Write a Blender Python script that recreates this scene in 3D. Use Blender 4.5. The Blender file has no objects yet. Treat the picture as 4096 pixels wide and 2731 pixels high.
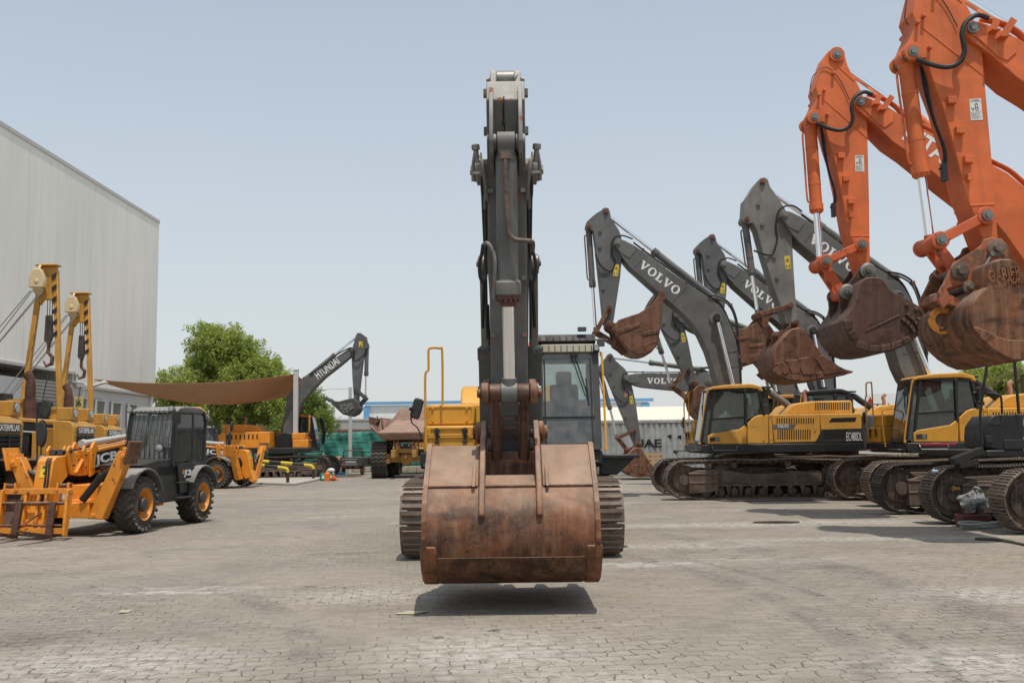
import bpy, bmesh, math, random
from mathutils import Vector, Matrix, Quaternion, noise

R = math.radians
random.seed(7)
SC = bpy.context.scene
COL = SC.collection

# ------------------------------------------------------------------ camera
F, CX, CY = 3982.2, 2048.0, 1365.5          # focal length and centre, in pixels of the photograph
CAMH, TILT, ROLL = 1.75, R(5.765), R(0.75)
fw = Vector((0, math.cos(TILT), math.sin(TILT)))
r0 = Vector((1, 0, 0)); u0 = Vector((0, -math.sin(TILT), math.cos(TILT)))
cr = r0 * math.cos(ROLL) - u0 * math.sin(ROLL)
cu = r0 * math.sin(ROLL) + u0 * math.cos(ROLL)
cam = bpy.data.cameras.new('camera'); camo = bpy.data.objects.new('camera', cam); COL.objects.link(camo)
cam.lens, cam.sensor_width, cam.sensor_fit = 35.0, 36.0, 'HORIZONTAL'
cam.clip_start, cam.clip_end = 0.1, 2000
mc = Matrix.Identity(4)
for i in range(3):
    mc[i][0], mc[i][1], mc[i][2] = cr[i], cu[i], -fw[i]
mc[2][3] = CAMH
camo.matrix_world = mc
SC.camera = camo

# ------------------------------------------------------------------ sky, sun, exposure
SUN_EL, SUN_AZ = R(71), R(162)               # azimuth from +Y towards +X
w = bpy.data.worlds.new('World'); SC.world = w; w.use_nodes = True
nt = w.node_tree; nt.nodes.clear()
sky = nt.nodes.new('ShaderNodeTexSky'); sky.sky_type = 'NISHITA'; sky.sun_disc = False
sky.sun_elevation, sky.sun_rotation = SUN_EL, SUN_AZ
sky.air_density, sky.dust_density, sky.ozone_density, sky.altitude = 1.0, 1.0, 1.4, 0
bg = nt.nodes.new('ShaderNodeBackground'); bg.inputs[1].default_value = 0.109
out = nt.nodes.new('ShaderNodeOutputWorld')
hz = nt.nodes.new('ShaderNodeMix'); hz.data_type = 'RGBA'                                    # desert haze, thicker towards the horizon
hz.inputs[7].default_value = (5.95, 6.06, 6.2, 1)
tcw = nt.nodes.new('ShaderNodeTexCoord'); sxw = nt.nodes.new('ShaderNodeSeparateXYZ'); mrw = nt.nodes.new('ShaderNodeMapRange'); scw = nt.nodes.new('ShaderNodeVectorMath')
mrw.inputs[1].default_value, mrw.inputs[2].default_value, mrw.inputs[3].default_value, mrw.inputs[4].default_value = 0.0, 0.45, 0.93, 0.46
scw.operation = 'MULTIPLY'; scw.inputs[1].default_value = (1.66, 1.74, 1.56)
nt.links.new(tcw.outputs['Generated'], sxw.inputs[0]); nt.links.new(sxw.outputs[2], mrw.inputs[0]); nzw = nt.nodes.new('ShaderNodeTexNoise'); nzw.inputs['Scale'].default_value = 1.7; nzw.inputs['Detail'].default_value = 4; adw = nt.nodes.new('ShaderNodeMath'); adw.operation = 'MULTIPLY_ADD'; adw.inputs[1].default_value = .16; adw.use_clamp = True; sbw = nt.nodes.new('ShaderNodeMath'); sbw.operation = 'SUBTRACT'; sbw.inputs[1].default_value = .08; nt.links.new(tcw.outputs['Generated'], nzw.inputs['Vector']); nt.links.new(nzw.outputs[0], adw.inputs[0]); nt.links.new(mrw.outputs[0], adw.inputs[2]); nt.links.new(adw.outputs[0], sbw.inputs[0]); nt.links.new(sbw.outputs[0], hz.inputs['Factor']); nt.links.new(sky.outputs[0], scw.inputs[0])
nt.links.new(scw.outputs[0], hz.inputs[6]); nt.links.new(hz.outputs[2], bg.inputs[0]); nt.links.new(bg.outputs[0], out.inputs[0])
sl = bpy.data.lights.new('sun', 'SUN'); sl.energy = 3.4; sl.angle = R(0.53); sl.color = (1, 0.94, 0.85)
so = bpy.data.objects.new('sun', sl); COL.objects.link(so)
sd = Vector((math.sin(SUN_AZ) * math.cos(SUN_EL), math.cos(SUN_AZ) * math.cos(SUN_EL), math.sin(SUN_EL)))
so.rotation_euler = sd.to_track_quat('Z', 'Y').to_euler(); so.location = sd * 60
SC.view_settings.view_transform = 'Standard'; SC.view_settings.look = 'None'
SC.view_settings.exposure = 0.0; SC.view_settings.gamma = 1.0
SC.render.engine = 'CYCLES'
SC.cycles.max_bounces = 6; SC.cycles.transparent_max_bounces = 12
SC.cycles.use_denoising = True

# ------------------------------------------------------------------ measuring helpers
def ray(px, py):
    return fw + cr * ((px - CX) / F) + cu * ((CY - py) / F)
def at(px, py, Y):                           # the point seen at a pixel, at a depth of Y metres
    d = ray(px, py); return Vector((0, 0, CAMH)) + d * (Y / d.y)
def ground(px, py):
    d = ray(px, py); return Vector((0, 0, CAMH)) + d * (-CAMH / d.z)
CROP = dict(c1=(1550, 200, 1.425), c2=(1550, 1250, 1.254), c3=(0, 1500, 2.24), c4=(0, 1000, 1.96), c5=(750, 1200, 2.01),
            c6=(2300, 750, 1.96), c7=(2400, 1350, 2.4117), c8=(2550, 1450, 2.352), c9=(2750, 650, 1.6505),
            c10=(3150, 150, 1.6501), c11=(3100, 900, 2.3614), c12=(3300, 1400, 1.8442), c13=(1400, 1550, 3.92),
            c14=(1200, 1700, 6.2733), c16=(2400, 1950, 1.3868), c17=(2100, 1300, 2.6133), c19=(0, 1700, 3.1367),
            c20=(3700, 1450, 3.919), P=(0, 0, 1 / 1.74150))
def S(c, x, y):
    o = CROP[c]; return o[0] + x / o[2], o[1] + y / o[2]
def cat(c, x, y, Y):
    return at(*S(c, x, y), Y)

# ------------------------------------------------------------------ objects
WM = {}
def tag(o, label=None, cat=None, group=None, kind=None):
    if label: o['label'] = label
    if cat: o['category'] = cat
    if group: o['group'] = group
    if kind: o['kind'] = kind
    return o
def thing(name, label, cat, loc=(0, 0, 0), rz=0.0, group=None):
    o = bpy.data.objects.new(name, None); COL.objects.link(o)
    o.location = loc; o.rotation_euler = (0, 0, rz); o.empty_display_size = 0.3
    WM[o.name] = Matrix.Translation(Vector(loc)) @ Matrix.Rotation(rz, 4, 'Z')
    return tag(o, label, cat, group)
def children(o):
    return [c for c in COL.objects if c.parent is o]
def copy_tree(o, parent=None):
    c = o.copy(); COL.objects.link(c)
    if parent is not None: c.parent = parent
    for ch in children(o): copy_tree(ch, c)
    return c
def copy_thing(o, loc, rz, label):
    c = copy_tree(o); c.location = loc; c.rotation_euler = (0, 0, rz); c['label'] = label
    return c

def Vc(p): return Vector(p)

class MB:
    def __init__(self): self.bm = bmesh.new()
    def face(self, pts):
        vs = [self.bm.verts.new(p) for p in pts]
        try: return self.bm.faces.new(vs)
        except ValueError: return None
    def loops(self, a, b, close=True, caps=(True, True)):
        va = [self.bm.verts.new(p) for p in a]; vb = [self.bm.verts.new(p) for p in b]
        n = len(va)
        for i in range(n if close else n - 1):
            j = (i + 1) % n
            self.bm.faces.new((va[i], va[j], vb[j], vb[i]))
        if caps[0] and close: self.bm.faces.new(va[::-1])
        if caps[1] and close: self.bm.faces.new(vb)
        return self
    def prism(self, pts, y0, y1):            # outline in the x-z plane, thick from y0 to y1
        pts = [(p.real, p.imag) if isinstance(p, complex) else p for p in pts]
        return self.loops([(x, y0, z) for x, z in pts], [(x, y1, z) for x, z in pts])
    def prism_xy(self, pts, z0, z1):
        return self.loops([(x, y, z0) for x, y in pts], [(x, y, z1) for x, y in pts])
    def prism_yz(self, pts, x0, x1):
        return self.loops([(x0, y, z) for y, z in pts], [(x1, y, z) for y, z in pts])
    def plate(self, pts, tv):
        tv = Vc(tv); return self.loops([Vc(p) for p in pts], [Vc(p) + tv for p in pts])
    def ring(self, outer, inner, tv):        # a plate with one opening; both outlines have the same count
        tv = Vc(tv); n = len(outer)
        o0 = [self.bm.verts.new(Vc(p)) for p in outer]; i0 = [self.bm.verts.new(Vc(p)) for p in inner]
        o1 = [self.bm.verts.new(Vc(p) + tv) for p in outer]; i1 = [self.bm.verts.new(Vc(p) + tv) for p in inner]
        for i in range(n):
            j = (i + 1) % n
            for q in ((o0[i], o0[j], i0[j], i0[i]), (o1[j], o1[i], i1[i], i1[j]), (o0[j], o0[i], o1[i], o1[j]), (i0[i], i0[j], i1[j], i1[i])):
                self.bm.faces.new(q)
        return self
    def box(self, c, s, M=None, taper=1.0):
        c = Vc(c); hx, hy, hz = s[0] / 2, s[1] / 2, s[2] / 2
        t = taper
        P = [Vector(p) for p in ((-hx, -hy, -hz), (hx, -hy, -hz), (hx, hy, -hz), (-hx, hy, -hz),
             (-hx * t, -hy * t, hz), (hx * t, -hy * t, hz), (hx * t, hy * t, hz), (-hx * t, hy * t, hz))]
        if M is not None: P = [M @ p for p in P]
        v = [self.bm.verts.new(p + c) for p in P]
        for f in ((3, 2, 1, 0), (4, 5, 6, 7), (0, 1, 5, 4), (1, 2, 6, 5), (2, 3, 7, 6), (3, 0, 4, 7)):
            self.bm.faces.new([v[i] for i in f])
        return self
    def bar(self, a, b, wd, ht, up=(0, 0, 1), ext=0.0):      # a box beam from a to b
        a, b = Vc(a), Vc(b); d = (b - a); L = d.length; d.normalize()
        a = a - d * ext; L += 2 * ext
        up = Vc(up)
        s = d.cross(up)
        if s.length < 1e-4: s = d.cross(Vector((1, 0, 0)))
        s.normalize(); u = s.cross(d)
        M = Matrix((d, s, u)).transposed()
        return self.box(a + d * (L / 2), (L, wd, ht), M)
    def cyl(self, a, b, r, r2=None, n=16, caps=True):
        a, b = Vc(a), Vc(b); r2 = r if r2 is None else r2
        d = (b - a).normalized(); s = d.orthogonal().normalized(); t = d.cross(s)
        A = [a + (s * math.cos(2 * math.pi * i / n) + t * math.sin(2 * math.pi * i / n)) * r for i in range(n)]
        B = [b + (s * math.cos(2 * math.pi * i / n) + t * math.sin(2 * math.pi * i / n)) * r2 for i in range(n)]
        return self.loops(A, B, True, (caps, caps))
    def lathe(self, o, axis, prof, n=24, close=True):        # prof: (distance along the axis, radius)
        o, d = Vc(o), Vc(axis).normalized(); s = d.orthogonal().normalized(); t = d.cross(s)
        rings = []
        for h, r in prof:
            rings.append([self.bm.verts.new(o + d * h + (s * math.cos(2 * math.pi * i / n) + t * math.sin(2 * math.pi * i / n)) * max(r, 1e-4)) for i in range(n)])
        for a, b in zip(rings, rings[1:]):
            for i in range(n):
                j = (i + 1) % n; self.bm.faces.new((a[i], a[j], b[j], b[i]))
        if close:
            self.bm.faces.new(rings[0][::-1]); self.bm.faces.new(rings[-1])
        return self
    def tube(self, pts, r, n=8, smooth=0):
        P = [Vc(p) for p in pts]
        if smooth: P = catmull(P, smooth)
        rs = r if isinstance(r, (list, tuple)) else [r] * len(P)
        if len(rs) != len(P):
            k = len(rs) - 1
            rs = [rs[min(int(i / (len(P) - 1) * k), k)] for i in range(len(P))]
        d = (P[1] - P[0]).normalized(); s = d.orthogonal().normalized()
        rings = []
        for i, p in enumerate(P):
            e = (P[min(i + 1, len(P) - 1)] - P[max(i - 1, 0)])
            if e.length > 1e-9: d = e.normalized()
            s = (s - d * s.dot(d))
            s = s.normalized() if s.length > 1e-6 else d.orthogonal().normalized()
            t = d.cross(s)
            rings.append([self.bm.verts.new(p + (s * math.cos(2 * math.pi * k / n) + t * math.sin(2 * math.pi * k / n)) * rs[i]) for k in range(n)])
        for a, b in zip(rings, rings[1:]):
            for i in range(n):
                j = (i + 1) % n; self.bm.faces.new((a[i], a[j], b[j], b[i]))
        self.bm.faces.new(rings[0][::-1]); self.bm.faces.new(rings[-1])
        return self
    def ball(self, c, r, sc=(1, 1, 1), n=12, m=8):
        c = Vc(c)
        prof = []
        rows = []
        for k in range(m + 1):
            th = math.pi * k / m
            rows.append([self.bm.verts.new((c.x + r * sc[0] * math.sin(th) * math.cos(2 * math.pi * i / n), c.y + r * sc[1] * math.sin(th) * math.sin(2 * math.pi * i / n), c.z - r * sc[2] * math.cos(th))) for i in range(n)] if 0 < k < m else [self.bm.verts.new((c.x, c.y, c.z - r * sc[2] * math.cos(th)))])
        for a, b in zip(rows, rows[1:]):
            for i in range(n):
                j = (i + 1) % n
                if len(a) == 1: self.bm.faces.new((a[0], b[j], b[i]))
                elif len(b) == 1: self.bm.faces.new((a[i], a[j], b[0]))
                else: self.bm.faces.new((a[i], a[j], b[j], b[i]))
        return self
    def build(self, name, m, parent=None, bevel=0.0, world=False, seg=2, smooth_angle=0.62, kind=None, split=False):
        bm = self.bm
        if split: return self.build_each(name, m, parent, bevel, world, seg, smooth_angle)
        if world and parent is not None:
            inv = WM[parent.name].inverted()
            for v in bm.verts: v.co = inv @ v.co
        bmesh.ops.recalc_face_normals(bm, faces=bm.faces)
        for f in bm.faces: f.smooth = True
        for e in bm.edges:
            if len(e.link_faces) == 2 and e.calc_face_angle(0) > smooth_angle: e.smooth = False
        me = bpy.data.meshes.new(name); bm.to_mesh(me); bm.free()
        o = bpy.data.objects.new(name, me); COL.objects.link(o)
        me.materials.append(m)
        if parent is not None:
            o.parent = parent; WM[o.name] = WM[parent.name]
        else: WM[o.name] = Matrix.Identity(4)
        if bevel:
            b = o.modifiers.new('bevel', 'BEVEL'); b.width = bevel; b.segments = seg; b.limit_method = 'ANGLE'; b.angle_limit = R(32)
            b.use_clamp_overlap = True
        if kind: o['kind'] = kind
        return o

def islands(bm):
    bm.verts.ensure_lookup_table(); bm.verts.index_update()
    par = list(range(len(bm.verts)))
    def fi(a):
        while par[a] != a: par[a] = par[par[a]]; a = par[a]
        return a
    for e in bm.edges:
        a, b = fi(e.verts[0].index), fi(e.verts[1].index)
        if a != b: par[a] = b
    g = {}
    for v in bm.verts: g.setdefault(fi(v.index), []).append(v)
    return list(g.values())

def build_each(self, name, m, parent, bevel, world, seg, smooth_angle):
    gs = []
    for vs in islands(self.bm):
        lo = [min(v.co[i] for v in vs) - .004 for i in range(3)]; hi = [max(v.co[i] for v in vs) + .004 for i in range(3)]
        gs.append([lo, hi, list(vs)])
    merged = True
    while merged:
        merged = False
        for i in range(len(gs)):
            for k in range(i + 1, len(gs)):
                if all(gs[i][0][q] <= gs[k][1][q] and gs[k][0][q] <= gs[i][1][q] for q in range(3)):
                    gs[i] = [[min(a, b) for a, b in zip(gs[i][0], gs[k][0])], [max(a, b) for a, b in zip(gs[i][1], gs[k][1])], gs[i][2] + gs[k][2]]
                    del gs[k]; merged = True; break
            if merged: break
    out = []
    for lo, hi, vs in gs:
        mb = MB(); mp = {}
        for v in vs: mp[v] = mb.bm.verts.new(v.co)
        fs = set(f for v in vs for f in v.link_faces)
        for f in sorted(fs, key=lambda f: f.index): mb.bm.faces.new([mp[v] for v in f.verts])
        out.append(mb.build(name, m, parent, bevel, world, seg, smooth_angle))
    self.bm.free()
    return out[0]
MB.build_each = build_each

def catmull(P, k):
    out = []
    n = len(P)
    for i in range(n - 1):
        a, b, c, d = P[max(i - 1, 0)], P[i], P[i + 1], P[min(i + 2, n - 1)]
        for q in range(k):
            t = q / k
            out.append(0.5 * ((2 * b) + (c - a) * t + (2 * a - 5 * b + 4 * c - d) * t * t + (3 * b - a - 3 * c + d) * t ** 3))
    out.append(P[-1]); return out

def rrect(x0, y0, x1, y1, r, k=4):
    """rounded rectangle outline, counter-clockwise"""
    out = []
    for cx, cy, a in ((x1 - r, y0 + r, -90), (x1 - r, y1 - r, 0), (x0 + r, y1 - r, 90), (x0 + r, y0 + r, 180)):
        for i in range(k + 1):
            t = R(a + 90 * i / k); out.append((cx + r * math.cos(t), cy + r * math.sin(t)))
    return out

# ------------------------------------------------------------------ lettering
SLAB = {'V': (1.02, [[(0, 1), (.44, 1), (.44, .88), (.36, .88), (.56, .33), (.74, .88), (.66, .88), (.66, 1), (1.02, 1), (1.02, .88), (.93, .88), (.61, 0), (.43, 0), (.10, .88), (0, .88)]]),
        'L': (.84, [[(0, 1), (.52, 1), (.52, .88), (.39, .88), (.39, .13), (.62, .13), (.72, .36), (.84, .36), (.84, 0), (0, 0), (0, .12), (.12, .12), (.12, .88), (0, .88)]]),
        'O': (1.0, None)}
def letters(mb, s, p0, xdir, ydir, width, height, depth=0.004, bold=0.0, slab=False):
    """raised letters in mb: from p0 along xdir, width x height metres, standing depth out of the face"""
    x, y = Vc(xdir).normalized(), Vc(ydir).normalized(); n = x.cross(y); p0 = Vc(p0)
    if slab:
        polys, pen = [], 0.0
        for ch in s:
            wd, pl = SLAB[ch]
            if pl: polys.append([[(a + pen, b) for a, b in q] for q in pl] + [None])
            else:
                k = 28
                o = [(pen + .5 + .5 * math.cos(2 * math.pi * i / k), .5 + .53 * math.sin(2 * math.pi * i / k)) for i in range(k)]
                q = [(pen + .5 + .25 * math.cos(2 * math.pi * i / k), .5 + .40 * math.sin(2 * math.pi * i / k)) for i in range(k)]
                polys.append([o, q])
            pen += wd + .12
        sx, sy = width / (pen - .12), height
        f = lambda a: p0 + x * (a[0] * sx) + y * (a[1] * sy)
        for o, q in polys:
            if q is None: mb.plate([f(a) for a in o], n * depth)
            else: mb.ring([f(a) for a in o], [f(a) for a in q], n * depth)
        return
    cu_ = bpy.data.curves.new('t', 'FONT'); cu_.body = s; cu_.offset = bold; cu_.resolution_u = 3; cu_.fill_mode = 'BOTH'; cu_.extrude = 0.02
    ob = bpy.data.objects.new('t', cu_); COL.objects.link(ob)
    me = bpy.data.meshes.new_from_object(ob)
    COL.objects.unlink(ob); bpy.data.objects.remove(ob); bpy.data.curves.remove(cu_)
    co = [v.co.copy() for v in me.vertices]
    x0, x1 = min(c.x for c in co), max(c.x for c in co); y0, y1 = min(c.y for c in co), max(c.y for c in co)
    vs = [mb.bm.verts.new(p0 + x * ((c.x - x0) / (x1 - x0) * width) + y * ((c.y - y0) / (y1 - y0) * height) + n * (depth if c.z > 0 else 0)) for c in co]
    for p in me.polygons:
        try: mb.bm.faces.new([vs[i] for i in p.vertices])
        except ValueError: pass
    bpy.data.meshes.remove(me)

# ------------------------------------------------------------------ materials
class NT:
    def __init__(self, name):
        self.m = bpy.data.materials.new(name); self.m.use_nodes = True
        self.t = self.m.node_tree; self.t.nodes.clear()
        self.out = self.t.nodes.new('ShaderNodeOutputMaterial')
        self.b = self.t.nodes.new('ShaderNodeBsdfPrincipled'); self.l(self.b.outputs[0], self.out.inputs[0])
    def n(self, t, **kw):
        o = self.t.nodes.new('ShaderNode' + t)
        for k, v in kw.items(): setattr(o, k, v)
        return o
    def l(self, a, b): self.t.links.new(a, b)
    def inp(self, sock, v):
        if isinstance(v, bpy.types.NodeSocket): self.l(v, sock)
        else: sock.default_value = v
    def math(self, op, a, b=0.0, clamp=False):
        o = self.n('Math', operation=op, use_clamp=clamp); self.inp(o.inputs[0], a); self.inp(o.inputs[1], b); return o.outputs[0]
    def vmath(self, op, a, b):
        o = self.n('VectorMath', operation=op); self.inp(o.inputs[0], a); self.inp(o.inputs[1], b); return o.outputs[0]
    def coords(self, kind='Object', rnd=True):
        c = self.n('TexCoord').outputs[kind]
        if rnd:
            r = self.n('ObjectInfo').outputs['Random']
            return self.vmath('ADD', c, self.math('MULTIPLY', r, 37.0))
        return c
    def noise(self, v, scale, detail=5, rough=.6, dist=0.0):
        o = self.n('TexNoise'); self.l(v, o.inputs['Vector']); o.inputs['Scale'].default_value = scale
        o.inputs['Detail'].default_value = detail; o.inputs['Roughness'].default_value = rough; o.inputs['Distortion'].default_value = dist
        return o.outputs[0]
    def ramp(self, f, a, b, lo=0.0, hi=1.0):
        o = self.n('MapRange'); o.clamp = True; self.l(f, o.inputs[0])
        o.inputs[1].default_value = a; o.inputs[2].default_value = b; o.inputs[3].default_value = lo; o.inputs[4].default_value = hi
        return o.outputs[0]
    def mix(self, f, a, b, mode='MIX'):
        o = self.n('Mix', data_type='RGBA', blend_type=mode)
        self.inp(o.inputs['Factor'], f); 
        for s, v in ((o.inputs[6], a), (o.inputs[7], b)):
            if isinstance(v, bpy.types.NodeSocket): self.l(v, s)
            else: s.default_value = (v[0], v[1], v[2], 1)
        return o.outputs[2]
    def scaled(self, v, s): return self.vmath('MULTIPLY', v, s)
    def bump(self, h, dist, strength=1.0):
        o = self.n('Bump'); self.l(h, o.inputs['Height']); o.inputs['Distance'].default_value = dist; o.inputs['Strength'].default_value = strength
        self.l(o.outputs[0], self.b.inputs['Normal'])
    def upness(self, lo=.35, hi=.95):
        s = self.n('SeparateXYZ'); self.l(self.n('NewGeometry').outputs['Normal'], s.inputs[0])
        return self.ramp(s.outputs[2], lo, hi)

def paint(name, col, rough=.42, fade=.25, rust=.0, dust=.35, dirt=.3, metallic=0.0, dustcol=(.40, .34, .27), rustcol=(.13, .05, .025), chip=None, spec=.5, dlo=.35):
    t = NT(name); v = t.coords()
    c2 = [min(1, x * (1 + fade) + .012 * fade) for x in col]; c1 = [x * (1 - fade * .7) for x in col]
    c = t.mix(t.ramp(t.noise(v, 1.3, 4), .35, .65), c1, c2)
    st = t.ramp(t.noise(t.scaled(v, (7, 7, .7)), 1.2, 6, .65), .5, .72)
    c = t.mix(t.math('MULTIPLY', st, dirt), c, [x * .35 + .035 * k for x, k in zip(col, (1, .9, .75))])
    fine = t.ramp(t.noise(v, 9, 8, .7), .48, .75)
    c = t.mix(t.math('MULTIPLY', fine, dirt * .8), c, (.17, .14, .11))
    c = t.mix(t.math('MULTIPLY', t.upness(dlo, .95), t.ramp(t.noise(v, 3, 5), .2, .8, dust * .5, dust)), c, dustcol)
    r_ = None
    if rust > 0:
        rm = t.ramp(t.noise(v, 4.5, 9, .72), .70 - rust * .28, .73 - rust * .26)
        r_ = rm
        rc = t.mix(t.noise(v, 30, 3), rustcol, [x * 2.3 for x in rustcol])
        c = t.mix(rm, c, rc)
    if chip:
        cm = t.ramp(t.noise(v, 14, 6, .75), .66, .68)
        c = t.mix(t.math('MULTIPLY', cm, .8), c, chip)
    t.l(c, t.b.inputs['Base Color'])
    rr = t.ramp(t.noise(v, 5, 6), .3, .7, rough, min(1, rough + .25))
    if r_ is not None: rr = t.math('MAXIMUM', rr, t.math('MULTIPLY', r_, .85))
    t.l(rr, t.b.inputs['Roughness'])
    t.b.inputs['Metallic'].default_value = metallic
    t.b.inputs['Specular IOR Level'].default_value = spec
    t.bump(t.noise(v, 22, 4), .002, .5)
    return t.m

def rusty(name, a=(.075, .030, .018), b=(.19, .075, .038), c3=(.27, .16, .10), dust=.5, dustcol=(.43, .27, .19), streak=.6, spots=.5, rough=.62, metallic=.25, up=(.15, .8), lo=(.32, .68)):
    t = NT(name); v = t.coords()
    c = t.mix(t.ramp(t.noise(v, 1.7, 6, .62, .6), *lo), a, b)
    c = t.mix(t.math('MULTIPLY', t.ramp(t.noise(t.scaled(v, (9, 9, .55)), 1.0, 7, .68), .45, .7), streak), c, c3)
    c = t.mix(t.math('MULTIPLY', t.ramp(t.noise(t.scaled(v, (1.2, 1.2, 3.2)), 1.3, 6, .6, 1.2), .52, .68), .8), c, [x * .35 for x in a])
    fs = t.ramp(t.noise(t.scaled(v, (46, 46, 1.4)), 1.0, 5, .7), .56, .70)
    c = t.mix(t.math('MULTIPLY', fs, .40 * streak), c, [min(1, x * 1.5) for x in c3])
    fd = t.ramp(t.noise(t.scaled(v, (30, 30, .9)), 1.3, 5, .7), .58, .68)
    c = t.mix(t.math('MULTIPLY', fd, .45 * streak), c, [x * .5 for x in a])
    sp = t.ramp(t.noise(v, 11, 4, .55), .66, .70)
    c = t.mix(t.math('MULTIPLY', sp, spots), c, (.018, .013, .012))
    c = t.mix(t.math('MULTIPLY', t.upness(*up), t.ramp(t.noise(v, 2.4, 6), .25, .7, dust * .45, dust)), c, dustcol)
    c = t.mix(t.math('MULTIPLY', t.ramp(t.noise(v, 26, 7, .75), .55, .8), .35), c, (.36, .24, .17))
    t.l(c, t.b.inputs['Base Color'])
    t.l(t.ramp(t.noise(v, 6, 6), .3, .75, rough - .14, min(1, rough + .25)), t.b.inputs['Roughness'])
    t.b.inputs['Metallic'].default_value = metallic
    t.bump(t.noise(v, 16, 8, .7), .006, .6)
    return t.m

def plain(name, col, rough=.5, metallic=0.0, var=.2, scale=6, bump=0.0):
    t = NT(name); v = t.coords()
    c = t.mix(t.noise(v, scale, 5), [x * (1 - var) for x in col], [min(1, x * (1 + var)) for x in col])
    t.l(c, t.b.inputs['Base Color']); t.b.inputs['Roughness'].default_value = rough; t.b.inputs['Metallic'].default_value = metallic
    if bump: t.bump(t.noise(v, scale * 4, 5), bump)
    return t.m

def glass(name, tint=(.62, .70, .67), refl=.9, film=.06):
    t = NT(name); t.t.nodes.remove(t.b)
    tr = t.n('BsdfTransparent'); tr.inputs[0].default_value = (*tint, 1)
    gl = t.n('BsdfGlossy'); gl.inputs['Roughness'].default_value = .02; gl.inputs[0].default_value = (1, 1, 1, 1)
    fr = t.n('Fresnel'); fr.inputs[0].default_value = 1.5
    m1 = t.n('MixShader'); t.l(t.math('MULTIPLY', fr.outputs[0], refl, True), m1.inputs[0]); t.l(tr.outputs[0], m1.inputs[1]); t.l(gl.outputs[0], m1.inputs[2])
    df = t.n('BsdfDiffuse'); df.inputs[0].default_value = (.42, .40, .36, 1)
    m2 = t.n('MixShader'); t.l(t.ramp(t.noise(t.coords(), 5, 5), .3, .75, film * .4, film * 1.6), m2.inputs[0]); t.l(m1.outputs[0], m2.inputs[1]); t.l(df.outputs[0], m2.inputs[2])
    t.l(m2.outputs[0], t.out.inputs[0])
    return t.m

M = {}
M['grey'] = paint('weathered grey paint', (.098, .098, .096), .48, .30, .12, .55, .42, dustcol=(.46, .42, .36))
M['greypale'] = paint('sun bleached grey paint', (.165, .160, .145), .58, .25, .10, .6, .45, dustcol=(.5, .46, .4))
M['greydark'] = paint('dark grey paint', (.050, .051, .052), .42, .3, .05, .3, .2)
M['greyworn'] = paint('worn grey arm paint', (.108, .107, .103), .48, .4, .46, .95, .55, dustcol=(.56, .53, .47), dlo=.08)
M['yellow'] = paint('construction yellow paint', (.62, .29, .022), .38, .12, .05, .3, .28, dustcol=(.62, .42, .16))
M['yellow2'] = paint('faded construction yellow paint', (.60, .295, .042), .45, .16, .07, .4, .34, dustcol=(.58, .40, .20))
M['cat'] = paint('mustard yellow paint', (.50, .245, .035), .45, .18, .12, .3, .35)
M['jcb'] = paint('orange yellow paint', (.74, .262, .015), .38, .12, .10, .28, .3, rustcol=(.08, .04, .02))
M['jcbworn'] = paint('scraped orange yellow paint', (.70, .25, .018), .42, .14, .42, .25, .3, rustcol=(.05, .028, .02))
M['orange'] = paint('excavator orange paint', (.60, .128, .028), .52, .20, .07, .30, .32, dustcol=(.58, .26, .12), chip=None)
M['orangeworn'] = paint('scraped orange paint', (.54, .10, .025), .5, .2, .42, .35, .4, rustcol=(.07, .035, .02))
M['coupler'] = paint('worn orange coupler', (.36, .10, .035), .6, .3, .85, .4, .6, rustcol=(.085, .042, .024))
M['black'] = paint('black body paint', (.012, .0125, .013), .34, .3, .0, .12, .05)
M['blackmatte'] = paint('matte black plastic', (.017, .018, .019), .55, .3, .0, .15, .08)
M['rust'] = rusty('rusty bucket steel')
M['rustbig'] = rusty('rusty brown steel', (.070, .026, .013), (.225, .078, .028), (.27, .15, .085), .62, (.47, .36, .27), .7, .8, .72, .08, up=(.36, .82), lo=(.40, .60))
M['rustdark'] = rusty('dark maroon bucket steel', (.058, .028, .019), (.108, .050, .033), (.17, .105, .075), .35, (.28, .19, .14), .35, .35, .55)
M['rustmuddy'] = rusty('muddy track steel', (.095, .068, .050), (.19, .135, .098), (.28, .22, .17), .8, (.42, .34, .27), .3, .5, .72, .1)
M['trackdark'] = rusty('dark track steel', (.042, .033, .028), (.085, .064, .05), (.17, .135, .11), .5, (.30, .245, .20), .3, .4, .68, .15)
M['frame'] = rusty('dusty undercarriage steel', (.065, .043, .032), (.14, .095, .07), (.22, .165, .125), .7, (.36, .28, .22), .45, .3, .75, .05)
M['chrome'] = plain('chromed rod', (.93, .93, .94), .07, 1.0, .04, 3)
M['rubber'] = plain('black rubber hose', (.014, .014, .015), .55, 0, .3)
M['pin'] = plain('dull steel pin', (.22, .21, .19), .5, .6, .3, 12)
M['tyre'] = paint('dusty tyre rubber', (.034, .030, .026), .8, .35, .0, .65, .6, dustcol=(.20, .165, .13), dlo=-.3)
M['white'] = plain('white lettering', (.74, .74, .72), .5, 0, .05)
M['stickeryellow'] = plain('yellow warning sticker', (.66, .50, .05), .5, 0, .08)
M['stickerwhite'] = plain('white warning sticker', (.66, .66, .62), .5, 0, .06)
M['ink'] = plain('black print', (.015, .015, .015), .6)
M['glass'] = glass('tinted cab glass', (.90, .94, .92), 1.0, .03)
M['glassfront'] = glass('windshield dust and painted sheen', (.72, .78, .76), 1.5, .20)  # pale film: some dust, thickened to stand in for sky reflection
M['glassdark'] = glass('dark cab glass', (.50, .58, .54), 1.3, .07)
M['seat'] = plain('dark seat fabric', (.045, .045, .05), .9, 0, .2)
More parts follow.
